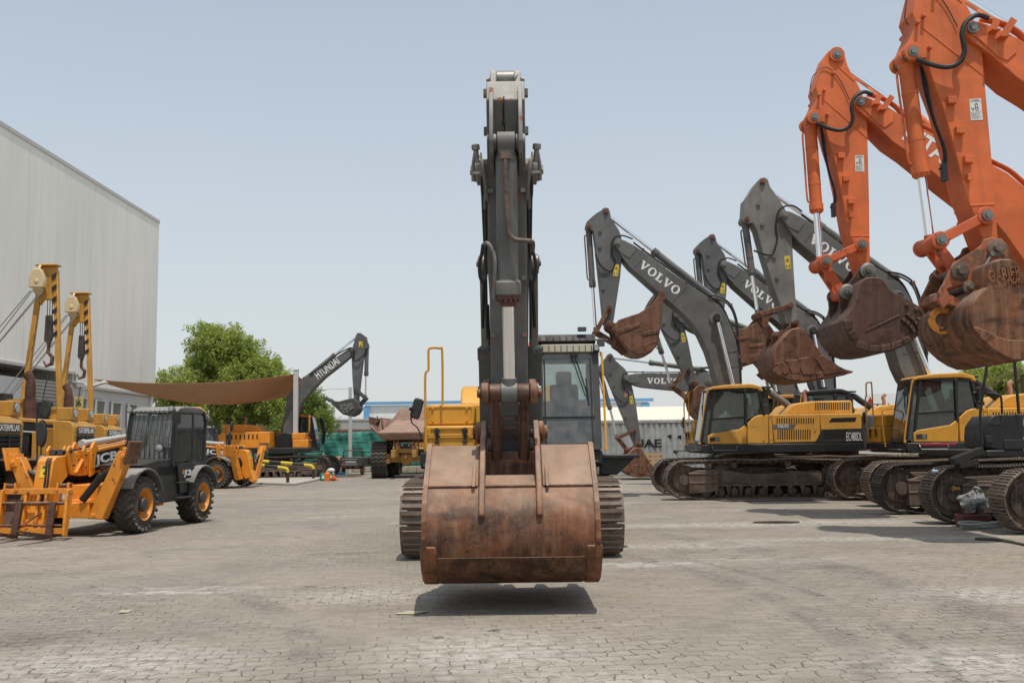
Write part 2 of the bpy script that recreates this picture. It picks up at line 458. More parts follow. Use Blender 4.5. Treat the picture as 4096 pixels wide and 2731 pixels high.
M['interior'] = plain('grey cab trim', (.10, .10, .10), .7)
M['lamp'] = plain('lamp lens', (.34, .35, .35), .08, .3, .2)
M['redlamp'] = plain('red lamp lens', (.45, .03, .015), .2)
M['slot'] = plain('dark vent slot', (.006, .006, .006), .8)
M['redtape'] = plain('red reflective tape', (.38, .012, .03), .4)
M['rustpipe'] = rusty('rust streaked pipe', (.07, .06, .055), (.16, .075, .045), (.24, .15, .10), .5, (.34, .27, .21), .6, .3, .6, .1)
M['stack'] = rusty('dark rusted stack', (.05, .022, .016), (.14, .055, .04), (.2, .1, .07), .3, (.3, .2, .15), .4, .3, .7, .1)
M['exhaust'] = rusty('pale rusted exhaust', (.30, .13, .085), (.45, .24, .18), (.4, .3, .25), .3, (.5, .35, .28), .3, .1, .7, .1)
M['dustpipe'] = paint('dusty grey intake hose', (.12, .11, .095), .6, .3, .1, .5, .4)
M['mirror'] = plain('mirror glass', (.7, .72, .75), .04, 1.0, .02)
# ------------------------------------------------------------------ ground: interlocking concrete pavers, dusty and stained
def paving():
    t = NT('worn interlocking pavers'); v = t.n('TexCoord').outputs['Object']
    s = t.n('SeparateXYZ'); t.l(v, s.inputs[0])
    # each course zigzags like an interlocking block; the courses wander where the bed has settled
    wob = t.n('TexNoise'); t.l(v, wob.inputs['Vector']); wob.inputs['Scale'].default_value = .6; wob.inputs['Detail'].default_value = 2
    wv = t.vmath('MULTIPLY', t.vmath('SUBTRACT', wob.outputs[1], (.5, .5, .5)), (.30, .30, 0))
    w2 = t.n('TexNoise'); t.l(v, w2.inputs['Vector']); w2.inputs['Scale'].default_value = 5.5; w2.inputs['Detail'].default_value = 3
    wv2 = t.vmath('MULTIPLY', t.vmath('SUBTRACT', w2.outputs[1], (.5, .5, .5)), (.14, .14, 0))
    rot = t.n('VectorRotate', rotation_type='Z_AXIS'); t.l(t.vmath('ADD', t.vmath('ADD', v, wv), wv2), rot.inputs['Vector']); rot.inputs['Angle'].default_value = R(-7)
    s2 = t.n('SeparateXYZ'); t.l(rot.outputs[0], s2.inputs[0])
    tri = t.math('PINGPONG', s2.outputs[0], .06)
    cb = t.n('CombineXYZ'); t.l(s2.outputs[0], cb.inputs[0]); t.l(t.math('ADD', s2.outputs[1], t.math('MULTIPLY', tri, .42)), cb.inputs[1])
    br = t.n('TexBrick'); t.l(cb.outputs[0], br.inputs['Vector']); br.offset = .5
    br.inputs['Scale'].default_value = 1; br.inputs['Brick Width'].default_value = .235; br.inputs['Row Height'].default_value = .165
    br.inputs['Mortar Size'].default_value = .0065; br.inputs['Mortar Smooth'].default_value = .5
    br.inputs['Color1'].default_value = (.0, .0, .0, 1); br.inputs['Color2'].default_value = (1, 1, 1, 1); br.inputs['Mortar'].default_value = (.5, .5, .5, 1)
    mort = br.outputs['Fac']
    big = t.noise(v, .16, 5, .6, .5); mid = t.noise(v, .9, 6, .62); fine = t.noise(v, 30, 6, .7)
    # base tone
    c = t.mix(t.ramp(big, .38, .64), (.232, .205, .166), (.318, .276, .218))
    rt = t.ramp(t.noise(v, .22, 4, .6), .4, .62); xr = t.ramp(s.outputs[0], 0, 9)
    c = t.mix(t.math('MULTIPLY', t.math('MULTIPLY', rt, xr), .85), c, (.29, .235, .175))
    tone = t.n('SeparateColor'); t.l(br.outputs['Color'], tone.inputs[0])
    c = t.mix(.17, c, t.mix(tone.outputs[0], (.16, .15, .14), (.40, .375, .34)))
    c = t.mix(t.math('MULTIPLY', t.ramp(mid, .5, .72), .42), c, (.15, .132, .108))
    c = t.mix(t.math('MULTIPLY', t.ramp(fine, .5, .8), .4), c, (.44, .40, .35))
    grit = t.noise(t.scaled(v, (.5, 1, 1)), 7, 8, .78); c = t.mix(t.math('MULTIPLY', t.ramp(grit, .52, .68), .5), c, (.16, .135, .105)); c = t.mix(t.math('MULTIPLY', t.ramp(grit, .36, .46, 1, 0), .35), c, (.46, .42, .36))
    # pale worn bands and bare patches
    ban = t.noise(t.scaled(v, (.22, 1.0, 1)), .55, 7, .68, .4); pat = t.noise(v, 5.5, 5, .7)
    pm = t.math('MULTIPLY', t.ramp(ban, .585, .66), t.ramp(pat, .42, .56))
    c = t.mix(t.math('MULTIPLY', pm, .75), c, (.52, .49, .45))
    def patch(px_, py_, rx, ry):
        d = t.vmath('MULTIPLY', t.vmath('SUBTRACT', v, (px_, py_, 0)), (1 / rx, 1 / ry, 0)); ln = t.n('VectorMath', operation='LENGTH'); t.l(d, ln.inputs[0])
        return t.math('MULTIPLY', t.ramp(ln.outputs['Value'], .25, 1, 1, 0), t.ramp(t.noise(v, 6.5, 5, .7), .40, .58))
    for a in ((-3.3, 8.3, 1.5, 1.1), (-.2, 8.6, 1.3, 1.3), (.7, 7.2, 1.2, .9), (3.6, 7.9, 1.5, .9), (4.2, 20.8, 5.2, .9), (6.5, 17.6, 4.5, .5), (2.4, 16.8, 2.5, .7), (5.4, 11.3, 1.6, .9), (-1.6, 11.8, 1.4, .8)):
        c = t.mix(t.math('MULTIPLY', patch(*a), .72), c, (.50, .465, .415))
    # dark oily marks
    oil = t.noise(t.scaled(v, (.45, 1.0, 1)), .42, 7, .62, .8); c = t.mix(t.math('MULTIPLY', t.math('MULTIPLY', t.ramp(oil, .60, .67), t.ramp(t.noise(v, 10, 6, .7), .38, .55)), .6), c, (.085, .078, .070))
    spots = t.noise(v, 3.3, 3, .5); c = t.mix(t.math('MULTIPLY', t.ramp(spots, .68, .70), .6), c, (.07, .06, .055))
    # two curved tyre marks
    def arc(cx_, cy_, r_, wd, x_lo):
        d = t.vmath('SUBTRACT', v, (cx_, cy_, 0)); ln = t.n('VectorMath', operation='LENGTH'); t.l(d, ln.inputs[0])
        a = t.math('ABSOLUTE', t.math('SUBTRACT', ln.outputs['Value'], r_)); m = t.math('MULTIPLY', t.ramp(a, wd * .55, wd, 1, 0), t.ramp(t.noise(v, 13, 6, .7), .40, .56))
        m = t.math('MULTIPLY', m, t.ramp(s.outputs[0], x_lo, x_lo + .4)); return t.math('MULTIPLY', m, t.ramp(t.noise(v, 1.6, 5), .36, .62))
    for a in ((-10, 10, 12.9, .20, 1.0), (-12.5, 11, 17.1, .36, 2.5), (-10, 10, 13.45, .09, 2.2), (-12, 6, 10.6, .22, -4)):
        c = t.mix(t.math('MULTIPLY', arc(*a), .62), c, (.10, .092, .085))
    # joints: open and dark here, filled with sand there
    jn = t.ramp(t.noise(v, 2.3, 8, .8), .44, .62); open_ = t.math('MAXIMUM', t.ramp(t.noise(v, .33, 5, .65), .44, .60, .16, 1.0), t.ramp(s.outputs[1], 7.5, 10.5, .85, 0)); near = t.math('MULTIPLY', mort, t.math('MULTIPLY', jn, open_))
    c = t.mix(t.math('MULTIPLY', near, .9), c, (.06, .05, .04))
    sand = t.math('MULTIPLY', mort, t.ramp(t.noise(v, 2.1, 6), .42, .55)); c = t.mix(t.math('MULTIPLY', sand, .6), c, (.36, .31, .24))
    gap = t.math('MULTIPLY', t.ramp(t.noise(v, 7.5, 4, .6), .66, .70), t.ramp(t.noise(v, .8, 3), .50, .6)); c = t.mix(t.math('MULTIPLY', gap, .75), c, (.13, .105, .08))
    t.l(c, t.b.inputs['Base Color']); t.b.inputs['Roughness'].default_value = .88; t.b.inputs['Specular IOR Level'].default_value = .25
    h = t.math('SUBTRACT', t.math('ADD', t.math('MULTIPLY', tone.outputs[0], .55), t.math('MULTIPLY', t.noise(v, 16, 5, .7), .30)), t.math('MULTIPLY', near, 1.1))
    h = t.math('SUBTRACT', h, t.math('MULTIPLY', gap, .8))
    t.bump(h, .03, 1.0)
    return t.m
mb = MB(); mb.face([(-420, -60, 0), (420, -60, 0), (420, 700, 0), (-420, 700, 0)])
tag(mb.build('ground', paving()), kind='structure')
M['concrete'] = plain('pale concrete', (.40, .36, .31), .85, 0, .18, 3, .004)
mb = MB()
mb.prism_xy([(a.x, a.y) for a in (ground(*S('c5', 480, 1480)), ground(*S('c5', 860, 1490)), ground(*S('c5', 1060, 1450)), ground(*S('c5', 1150, 1430)), ground(*S('c5', 1000, 1400)), ground(*S('c5', 450, 1400)))], .004, .09)
tag(mb.build('concrete_pad', M['concrete'], bevel=.01), 'low pale concrete pad under the shade sail post', 'pad', kind='structure')
mb = MB(); p = ground(*S('c16', 975, 192)); mb.prism_xy([(p.x + .5 * math.cos(a * .3927) * (1 + .2 * math.sin(a * 2.3)), p.y + .34 * math.sin(a * .3927)) for a in range(16)], .002, .006)
wt = NT('shallow dirty water'); wt.b.inputs['Base Color'].default_value = (.10, .085, .065, 1); wt.b.inputs['Roughness'].default_value = .12; tag(mb.build('puddle', wt.m), kind='structure')

# ------------------------------------------------------------------ warehouse on the left
def cladding(name, col, axis, pitch=.3, panel=0):
    t = NT(name); v = t.coords(rnd=False); s = t.n('SeparateXYZ'); t.l(v, s.inputs[0])
    c = t.mix(t.ramp(t.noise(t.scaled(v, (.5, .5, .12)), 1, 6, .65), .35, .7), [x * .88 for x in col], col)
    c = t.mix(t.math('MULTIPLY', t.ramp(t.noise(t.scaled(v, (3, 3, .15)), 1, 6, .7), .52, .75), .25), c, (.34, .31, .27))
    pm = t.math('PINGPONG', t.math('ADD', s.outputs[axis], 200.0), panel / 2 if panel else 1.5)
    c = t.mix(t.math('MULTIPLY', t.ramp(pm, 0.0, .03, 1, 0), .45), c, [x * .45 for x in col])
    t.l(c, t.b.inputs['Base Color']); t.b.inputs['Roughness'].default_value = .5
    tri = t.math('PINGPONG', t.math('ADD', s.outputs[axis], 200.0), pitch / 2)
    t.bump(t.ramp(tri, pitch * .1, pitch * .2), .009, .35)
    return t.m
M['clad'] = cladding('off white ribbed cladding', (.86, .83, .755), 1, .26, 2.6)
M['plaster'] = plain('white plaster', (.60, .595, .575), .8, 0, .08, 1.5)
M['shutter'] = plain('grey louvre metal', (.30, .29, .27), .5, .2, .1)
M['trimgrey'] = plain('pale grey trim', (.50, .49, .46), .5)
WX, WH = -19.75, 14.25
wh = thing('warehouse', 'tall off white ribbed warehouse with low plastered base on the left', 'building', (WX, 45, 0))
def wl(y): return y - 45
mb = MB(); 
mb.loops([(0, wl(8), 5.15), (0, wl(44.8), 5.15), (0, wl(44.8), 4.6), (0, wl(55), 4.6), (0, wl(55), WH), (0, wl(8), WH)], [(-22, wl(8), 5.15), (-22, wl(44.8), 5.15), (-22, wl(44.8), 4.6), (-22, wl(55), 4.6), (-22, wl(55), WH), (-22, wl(8), WH)])
mb.build('cladding', M['clad'], wh)
mb = MB(); mb.box((-.07, wl(31.5), WH + .06), (.22, 47.1, .2)); mb.build('gutter', M['trimgrey'], wh, bevel=.02)
mb = MB(); mb.box((-11.05, wl(31.4), 2.3), (21.9, 46.8, 4.58)); mb.build('wall', M['plaster'], wh)
mb = MB(); mb.box((.03, wl(26.3), 5.10), (.12, 36.9, .12)); mb.box((.03, wl(50.0), 4.55), (.12, 10.2, .12)); mb.box((.02, wl(44.85), 4.84), (.10, .12, .48)); mb.build('ledge', M['trimgrey'], wh)
for y0_, y1_, z0_, z1_ in ((45.0, 46.1, 1.7, 4.05), (47.1, 48.15, 1.7, 4.02), (49.0, 50.15, 1.7, 4.0), (51.1, 52.25, 1.7, 3.98)):
    mb = MB(); mb.ring([(-.02, wl(a), b) for a, b in ((y0_, z0_), (y1_, z0_), (y1_, z1_), (y0_, z1_))], [(-.02, wl(a), b) for a, b in ((y0_ + .07, z0_ + .07), (y1_ - .07, z0_ + .07), (y1_ - .07, z1_ - .07), (y0_ + .07, z1_ - .07))], (.10, 0, 0)); fr = mb.build('window', M['trimgrey'], wh)
    mb = MB(); n = int((z1_ - z0_) / .11)
    for i in range(n): mb.box((.0, wl((y0_ + y1_) / 2), z0_ + .1 + i * .11), (.02, y1_ - y0_ - .14, .10), Matrix.Rotation(R(24), 3, 'Y'))
    mb.build('louvre', M['shutter'], fr)
mb = MB(); mb.box((-.02, wl(42.2), 2.35), (.06, 3.1, 4.5))
for i in range(30): mb.cyl((.02, wl(40.66), .2 + i * .15), (.02, wl(43.74), .2 + i * .15), .035, n=6)
mb.build('roller_door', M['shutter'], wh)
mb = MB(); mb.box((.05, wl(40.55), 2.4), (.1, .14, 4.7)); mb.box((.05, wl(43.85), 2.4), (.1, .14, 4.7)); mb.build('door_frame', M['trimgrey'], wh, split=True)
mb = MB(); mb.box((.0, wl(36.5), 2.9), (.1, 1.6, 1.1)); mb.build('window', M['glassdark'], wh)
mb = MB(); mb.tube([(.06, wl(44.5), 5.0), (.06, wl(44.5), 4.7), (.06, wl(45.6), 4.68), (.06, wl(45.6), 4.1)], .04, 6); mb.tube([(.06, wl(54.3), 4.5), (.06, wl(54.3), .1)], .06, 6); mb.tube([(.02, wl(33.2), WH), (.02, wl(33.2), WH + 1.6)], .03, 5); mb.build('pipe', M['trimgrey'], wh, split=True)
sg = thing('sign', 'square yellow number 16 sign on the warehouse wall', 'sign', (WX + .05, 44.75, 0))
mb = MB(); mb.box((.20, 0, 3.74), (.40, .06, .58)); mb.build('panel', plain('sign yellow', (.52, .42, .16), .6), sg, bevel=.01)
mb = MB(); letters(mb, '16', (.09, -.033, 3.60), (1, 0, 0), (0, 0, 1), .23, .30, .006, bold=.02); mb.build('number', M['ink'], sg)
fl = thing('wall_lamp', 'grey flood lamp on an arm over the louvred windows', 'lamp', (WX + .05, 45.3, 0))
mb = MB(); mb.tube([(0, 0, 4.35), (.5, -.3, 4.4), (.9, -.5, 4.5)], .035, 6); mb.build('arm', M['trimgrey'], fl)
mb = MB(); mb.loops([(.6, -.7, 4.42), (1.5, -1.0, 4.62), (1.55, -.6, 4.62), (.65, -.35, 4.42)], [(.7, -.6, 4.55), (1.45, -.85, 4.74), (1.45, -.7, 4.74), (.75, -.45, 4.55)]); mb.build('head', M['trimgrey'], fl, bevel=.03)

# ------------------------------------------------------------------ blue trimmed shed, beige hall and container behind
M['bluewall'] = cladding('white ribbed shed cladding', (.84, .84, .82), 0, .45, 0)
M['bluetrim'] = plain('sky blue trim', (.15, .36, .58), .5)
bd = thing('shed', 'low white ribbed shed with sky blue trim along its roof edge', 'building', (0, 88, 0))
xl = at(1457, 1700, 88).x; xr = at(2598, 1700, 88).x; hz_ = 5.15
mb = MB(); mb.box(((xl + xr) / 2, 8, hz_ / 2), (xr - xl - .1, 15.9, hz_ - .05)); mb.build('wall', M['bluewall'], bd)
mb = MB(); mb.box(((xl + xr) / 2, -.02, hz_ + .16), (xr - xl + .8, .36, .26)); mb.build('roof_edge', M['bluetrim'], bd)
mb = MB(); mb.box((xl + .2, -.02, hz_ / 2 - .06), (.5, .2, hz_ - .12)); mb.box((xr - .3, -.02, hz_ / 2 - .06), (.7, .2, hz_ - .12)); mb.build('corner_trim', M['bluetrim'], bd, split=True)
mb = MB(); mb.box((xl - 2.4, 4, 1.5), (4.6, 7, 3.0)); lw = mb.build('side_wall', M['bluewall'], bd)
mb = MB(); mb.box((xl - 2.4, .4, 3.1), (4.9, .4, .28)); mb.box((xl - 4.4, .45, 1.45), (.6, .2, 2.9)); mb.build('trim', M['bluetrim'], bd, split=True)
M['beige'] = plain('beige wall paint', (.56, .47, .29), .7, 0, .08)
M['cream'] = plain('cream roof sheet', (.70, .66, .54), .6, 0, .06)
bh = thing('hall', 'beige hall with cream roof and grey louvred openings behind the container', 'building', (0, 72, 0))
X0, X1 = at(2340, 1700, 72).x, at(2950, 1700, 72).x
mb = MB(); mb.box(((X0 + X1) / 2, 6, 1.5), (X1 - X0, 11, 3.0)); mb.build('wall', M['beige'], bh)
mb = MB(); mb.prism_yz([(-.5, 2.95), (-.5, 3.3), (5.5, 4.35), (12, 3.3), (12, 2.95)], X0 - .4, X1 + .4); mb.build('roof', M['cream'], bh, bevel=.12, seg=3)
x = X0 + .6
while x < X1 - 2:
    mb = MB()
    for i in range(7): mb.box((x + .95, .46, 1.85 + i * .14), (1.75, .06, .11), Matrix.Rotation(R(-25), 3, 'X'))
    mb.build('louvre', M['shutter'], bh); x += 2.55
ct = thing('container', 'grey corrugated shipping container lettered UAE in black', 'container', (0, 50, 0))
cx0, cx1 = at(2395, 1750, 50).x, at(2960, 1750, 50).x
M['cont'] = paint('chalky grey container paint', (.34, .35, .345), .6, .25, .05, .2, .25, chip=(.62, .62, .60))
mb = MB(); P_ = []
n = int((cx1 - cx0) / .28); xx = cx0
for i in range(n):
    P_ += [(xx, .05), (xx + .07, .0), (xx + .17, .0), (xx + .24, .05)]; xx += .28
mb.loops([(a, b, .16) for a, b in P_] + [(xx, 2.4, .16), (cx0, 2.4, .16)], [(a, b, 2.62) for a, b in P_] + [(xx, 2.4, 2.62), (cx0, 2.4, 2.62)]); mb.build('body', M['cont'], ct)
mb = MB(); mb.box(((cx0 + xx) / 2, .03, 2.69), (xx - cx0, .12, .12)); mb.box(((cx0 + xx) / 2, .03, .10), (xx - cx0, .12, .14)); mb.box((cx0 + .03, .03, 1.4), (.12, .14, 2.5)); mb.build('rail', M['cont'], ct)
a = cat('c7', 330, 1062, 50); b = cat('c7', 593, 1062, 50); c_ = cat('c7', 593, 978, 50)
mb = MB(); letters(mb, 'UAE', (a.x, -.004, a.z), (1, 0, 0), (0, 0, 1), b.x - a.x, c_.z - a.z, .003, bold=.03); mb.build('lettering', M['ink'], ct)
a = cat('c7', 893, 868, 50); mb = MB(); letters(mb, 'MSKU', (a.x, -.004, a.z), (1, 0, 0), (0, 0, 1), .62, .16, .003); letters(mb, '7 2 6 8', (a.x, -.004, a.z - .24), (1, 0, 0), (0, 0, 1), .62, .15, .003); mb.build('lettering', M['ink'], ct)
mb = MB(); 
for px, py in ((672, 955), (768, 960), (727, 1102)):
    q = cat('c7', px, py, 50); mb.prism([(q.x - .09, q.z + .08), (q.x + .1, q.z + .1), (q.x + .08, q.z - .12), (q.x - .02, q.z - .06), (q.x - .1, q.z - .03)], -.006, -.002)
mb.build('dark_patch', M['slot'], ct, split=True)  # small flat black shapes laid on the container side
pl = thing('pallet', 'upright slatted wooden pallet leaning on the grey container', 'pallet', (cat('c7', 490, 1160, 49).x, 49.1, 0))
mb = MB()
for i in range(3): mb.box((-.52 + i * .52, .12, .55), (.1, .1, 1.1))
for i in range(6): mb.box((0, .05, .06 + i * .2), (1.15, .03, .12))
mb.build('slats', plain('raw pallet wood', (.52, .33, .14), .8, 0, .2, 9), pl)
lw = thing('parked_trailer', 'pale slatted trailer side behind the horizontal grey boom', 'trailer', (cat('c17', 1000, 1400, 52).x - .3, 52.5, 0))
mb = MB()
for i in range(9): mb.box((0, 0, .75 + i * .22), (3.8, .1, .18))
mb.box((0, .1, .5), (3.9, 1.6, .16)); mb.build('side_boards', plain('pale trailer boards', (.42, .42, .42), .6), lw)
mb = MB()
for q in (-1.2, 1.2):
    for w_ in (.0, 1.5): mb.cyl((q, w_, .42), (q, w_ + .25, .42), .42, n=18)
mb.build('wheel', M['tyre'], lw, split=True)
sb_ = thing('signboard', 'white signboard with red emblem and black letters far behind the yellow cabs', 'sign', (0, 62, 0))
a = cat('c8', 2165, 430, 62); b = cat('c8', 2300, 330, 62)
mb = MB(); mb.box(((a.x + b.x) / 2 + 3, 0, (a.z + b.z) / 2), (b.x - a.x + 6, .12, b.z - a.z + .5)); mb.build('board', M['white'], sb_)
q = cat('c8', 2218, 420, 62); r_ = cat('c8', 2222, 388, 62); mb = MB(); letters(mb, 'TH', (q.x, -.065, q.z), (1, 0, 0), (0, 0, 1), 1.0, r_.z - q.z, .004, bold=.02); mb.build('lettering', M['ink'], sb_)
q = cat('c8', 2186, 400, 62); mb = MB(); mb.prism([(q.x - .22, q.z - .35), (q.x + .22, q.z - .35), (q.x + .2, q.z + .1), (q.x + .02, q.z + .55), (q.x - .2, q.z + .1)], -.07, -.064); mb.build('emblem', M['redlamp'], sb_)
mb = MB(); mb.box(((a.x + b.x) / 2 + 2, .1, a.z / 2), (.15, .1, a.z)); mb.box(((a.x + b.x) / 2 + 5, .1, a.z / 2), (.15, .1, a.z)); mb.build('post', M['trimgrey'], sb_, split=True)

# ------------------------------------------------------------------ net fence
nt_ = NT('green shade net'); v = nt_.coords(rnd=False)
nt_.l(nt_.mix(nt_.ramp(nt_.noise(nt_.scaled(v, (.7, .7, 3)), 1.6, 5, .6), .35, .68), (.022, .145, .115), (.05, .27, .215)), nt_.b.inputs['Base Color']); nt_.b.inputs['Roughness'].default_value = .7
nt_.bump(nt_.noise(nt_.scaled(v, (.5, .5, 3)), 1.2, 3), .12, .8)
NF = thing('net_fence', 'green shade net fence with wire mesh above it and a stone footing', 'fence', (0, 63, 0))
fx0, fx1 = at(720, 1800, 63).x, at(1800, 1800, 63).x
mb = MB(); nx, nz = 120, 10; rows = []
for k in range(nz + 1):
    rows.append([mb.bm.verts.new((fx0 + (fx1 - fx0) * i / nx, .10 * math.sin(i * .5) * math.sin(k * .7) + .05 * math.sin(i * 1.7 + k), .35 + (2.45 + .10 * abs(math.sin(i * .13)) - .35) * k / nz)) for i in range(nx + 1)])
for a_, b_ in zip(rows, rows[1:]):
    for i in range(nx): mb.bm.faces.new((a_[i], a_[i + 1], b_[i + 1], b_[i]))
net = mb.build('net', nt_.m, NF, smooth_angle=3)
sm = net.modifiers.new('s', 'SOLIDIFY'); sm.thickness = .012
mb = MB(); x = fx0; k = 0
while x < fx1:
    lean = .35 * ((k % 3) - 1); mb.tube([(x, .18, 0), (x, .18, 2.4), (x + lean * .3, .18, 3.5)], .04, 6); x += 3.1; k += 1
mb.build('post', M['blackmatte'], NF, split=True)
mb = MB(); n = int((fx1 - fx0) / .16)
for i in range(n):
    x = fx0 + i * .16; mb.tube([(x, .2, 2.4), (x + .4, .2, 2.9), (x + .8, .2, 3.3)], .004, 3); mb.tube([(x + .8, .205, 2.4), (x + .4, .205, 2.9), (x, .205, 3.3)], .004, 3)
mb.tube([(fx0, .2, 3.3), (fx1, .2, 3.3)], .008, 4); mb.tube([(fx0, .2, 3.45), (fx1, .2, 3.45)], .006, 4); mb.build('wire_mesh', M['trimgrey'], NF)
mb = MB(); x = fx0
while x < fx1:
    w_ = random.uniform(.35, .6); mb.box((x + w_ / 2, -.12, .17), (w_ - .02, .5, random.uniform(.28, .38))); x += w_
mb.build('footing', plain('rough stone blocks', (.38, .33, .26), .9, 0, .3, 5, .02), NF, bevel=.03)
rw = thing('brick_stack', 'low stack of dark red roofing sheets just above the green net', 'stack', (at(1400, 1740, 66).x + .4, 66, 0))
mb = MB(); mb.box((.5, 0, 1.3), (6.0, .8, 2.5)); 
for i in range(20): mb.box((-2.3 + i * .29, -.1, 2.62), (.26, .9, .18), Matrix.Rotation(R(random.uniform(-5, 5)), 3, 'Y'))
mb.build('sheets', plain('dark red sheets', (.16, .05, .04), .7, 0, .4, 9), rw)
gw = thing('block_wall', 'long grey block wall behind the green net and tree', 'wall', (-14, 74, 0))
mb = MB(); mb.box((-4, 0, 1.75), (24, .3, 3.5)); mb.build('blocks', plain('grey wall render', (.36, .35, .33), .85, 0, .1, 2), gw)
mb = MB(); mb.box((-4, 0, 3.56), (24.2, .42, .12)); mb.build('coping', M['trimgrey'], gw)

# ------------------------------------------------------------------ trees
def leafmat(name, a, b, c_):
    t = NT(name); r_ = t.n('ObjectInfo'); v = t.coords(rnd=False)
    at_ = t.n('Attribute'); at_.attribute_name = 'leaf'; at_.attribute_type = 'GEOMETRY'
    c = t.mix(at_.outputs['Fac'], a, b); c = t.mix(t.math('MULTIPLY', t.ramp(t.noise(v, .7, 4), .45, .7), .6), c, c_)
    t.l(c, t.b.inputs['Base Color']); t.b.inputs['Roughness'].default_value = .55
    tr = t.n('BsdfTranslucent'); t.l(t.mix(.4, c, (.25, .35, .03)), tr.inputs[0]); ms = t.n('MixShader'); ms.inputs[0].default_value = .5
    t.l(t.b.outputs[0], ms.inputs[1]); t.l(tr.outputs[0], ms.inputs[2]); t.l(ms.outputs[0], t.out.inputs[0])
    return t.m
M['leaf'] = leafmat('light willow leaves', (.31, .36, .07), (.50, .55, .15), (.22, .29, .06))
M['leafdark'] = leafmat('darker leaves', (.16, .23, .045), (.30, .37, .09), (.10, .17, .03))
M['bark'] = plain('grey brown bark', (.12, .085, .06), .9, 0, .3, 8, .02)
def leaves(mb, lay, c, n, rad, droop, ln, wd):
    for _ in range(n):
        d = Vector((random.gauss(0, 1), random.gauss(0, 1), random.gauss(0, 1))); d.normalize(); d *= rad * random.random() ** .45
        p = c + Vector((d.x, d.y, d.z * .8))
        u = Vector((random.gauss(0, .5), random.gauss(0, .5), -droop + random.gauss(0, .35))).normalized(); s = u.orthogonal().normalized()
        s = Quaternion(u, random.uniform(0, 6.28)) @ s; L_ = ln * random.uniform(.6, 1.3); w_ = wd * random.uniform(.7, 1.3)
        vs = [mb.bm.verts.new(q) for q in (p, p + u * L_ * .45 + s * w_, p + u * L_, p + u * L_ * .45 - s * w_)]
        f = mb.bm.faces.new(vs); f[lay] = random.random()
def tree(name, label, loc, blobs, mat, n_leaf, ln=.22, wd=.035, droop=.8, limbs=None, cl=34, group=None, trunk_r=.28):
    root = thing(name, label, 'tree', loc, 0, group)
    mb = MB(); lay = mb.bm.faces.layers.float.new('leaf')
    for (bx, by, bz, br, k) in blobs:
        for _ in range(int(n_leaf * k / cl)):
            a = Vector((random.gauss(0, 1), random.gauss(0, 1), random.gauss(0, 1))); a.normalize()
            rr = br * (random.random() ** .38) * (1 + .5 * noise.noise(a * 2.4 + Vector((bx, by, bz))))
            c = Vector((bx, by, bz)) + Vector((a.x * rr, a.y * rr, a.z * rr * .85))
            if random.random() < .72:            # a hanging spray
                h = random.uniform(.4, 1.0); dx = random.gauss(0, .12)
                for q in range(cl): 
                    f_ = q / cl; leaves(mb, lay, c + Vector((dx * f_, random.gauss(0, .05), -h * f_)), 1, .13, droop * .4, ln, wd)
            else: leaves(mb, lay, c, cl, .32, droop * .5, ln, wd)
    cr_ = mb.build('crown', mat, root, smooth_angle=3)
    mb = MB()
    L_ = limbs or []
    for pts, r0_, r1_ in L_:
        P_ = catmull([Vector(p) for p in pts], 5); mb.tube(P_, [r0_ + (r1_ - r0_) * i / (len(P_) - 1) for i in range(len(P_))], 8)
    mb.build('trunk', M['bark'], root)
    return root
TX = at(900, 1500, 64).x
def tp(px, py, Y=64): q = at(px * 1.7415, py * 1.7415, Y); return q.x - TX, q.z
bl = []
for px, py, r_, k in ((520, 790, 2.0, .8), (480, 775, 1.6, .5), (555, 800, 1.6, .5), (455, 825, 1.6, .5), (505, 850, 2.2, .9), (570, 860, 2.0, .7), (440, 880, 1.7, .6), (610, 840, 1.5, .5), (625, 870, 1.8, .6), (540, 915, 2.4, .9), (600, 925, 2.2, .8), (470, 925, 1.9, .6), (655, 905, 1.7, .6), (395, 905, 1.4, .4), (375, 880, 1.1, .22), (400, 940, 1.3, .4), (520, 960, 1.8, .5), (590, 965, 1.8, .5), (660, 945, 1.4, .4)):
    x, z = tp(px, py); bl.append((x, random.uniform(-1.6, 1.6), z, r_ * .84, k))
x0, z0 = tp(545, 1000)
tree('willow_tree', 'large pale green weeping tree rising behind the brown shade sail', (TX, 64, 0), bl, M['leaf'], 8200, .24, .038, .9,
     [([(x0, 0, 0), (x0 + .1, 0, 1.4), (x0 - .2, .1, 2.6), (x0 - 1.0, 0, 4.5), (x0 - 1.4, 0, 7.0)], .34, .08), ([(x0, 0, 1.5), (x0 - 1.5, -.3, 2.6), (x0 - 3.0, -.4, 3.2), (x0 - 4.4, -.4, 3.6)], .2, .05), ([(x0, 0, 1.9), (x0 + 1.0, .2, 3.4), (x0 + 2.0, .2, 5.5)], .22, .06), ([(x0, .0, 1.6), (x0 + 1.9, -.2, 2.7), (x0 + 3.4, -.3, 3.2)], .17, .05)])
bl = []
for px, py, r_, k in ((700, 930, 1.5, .5), (730, 935, 1.1, .35), (690, 960, 1.3, .4), (740, 955, .8, .2), (760, 960, .6, .12), (650, 975, 1.2, .3), (718, 915, .9, .25), (705, 905, .8, .2)):
    x, z = tp(px, py, 60); bl.append((x - 0, random.uniform(-1, 1), z, r_ * .9, k))
xx0 = tp(675, 1000, 60)[0]
tree('shade_tree', 'smaller darker tree spreading right of the shade sail post', (TX, 60, 0), bl, M['leafdark'], 4600, .22, .036, .7, [([(xx0, 0, 0), (xx0, 0, 1.4), (xx0 + .6, 0, 2.6), (xx0 + 1.6, 0, 3.6)], .2, .05), ([(xx0, 0, 1.3), (xx0 - .8, 0, 2.4), (xx0 - 1.2, 0, 3.2)], .15, .05)])
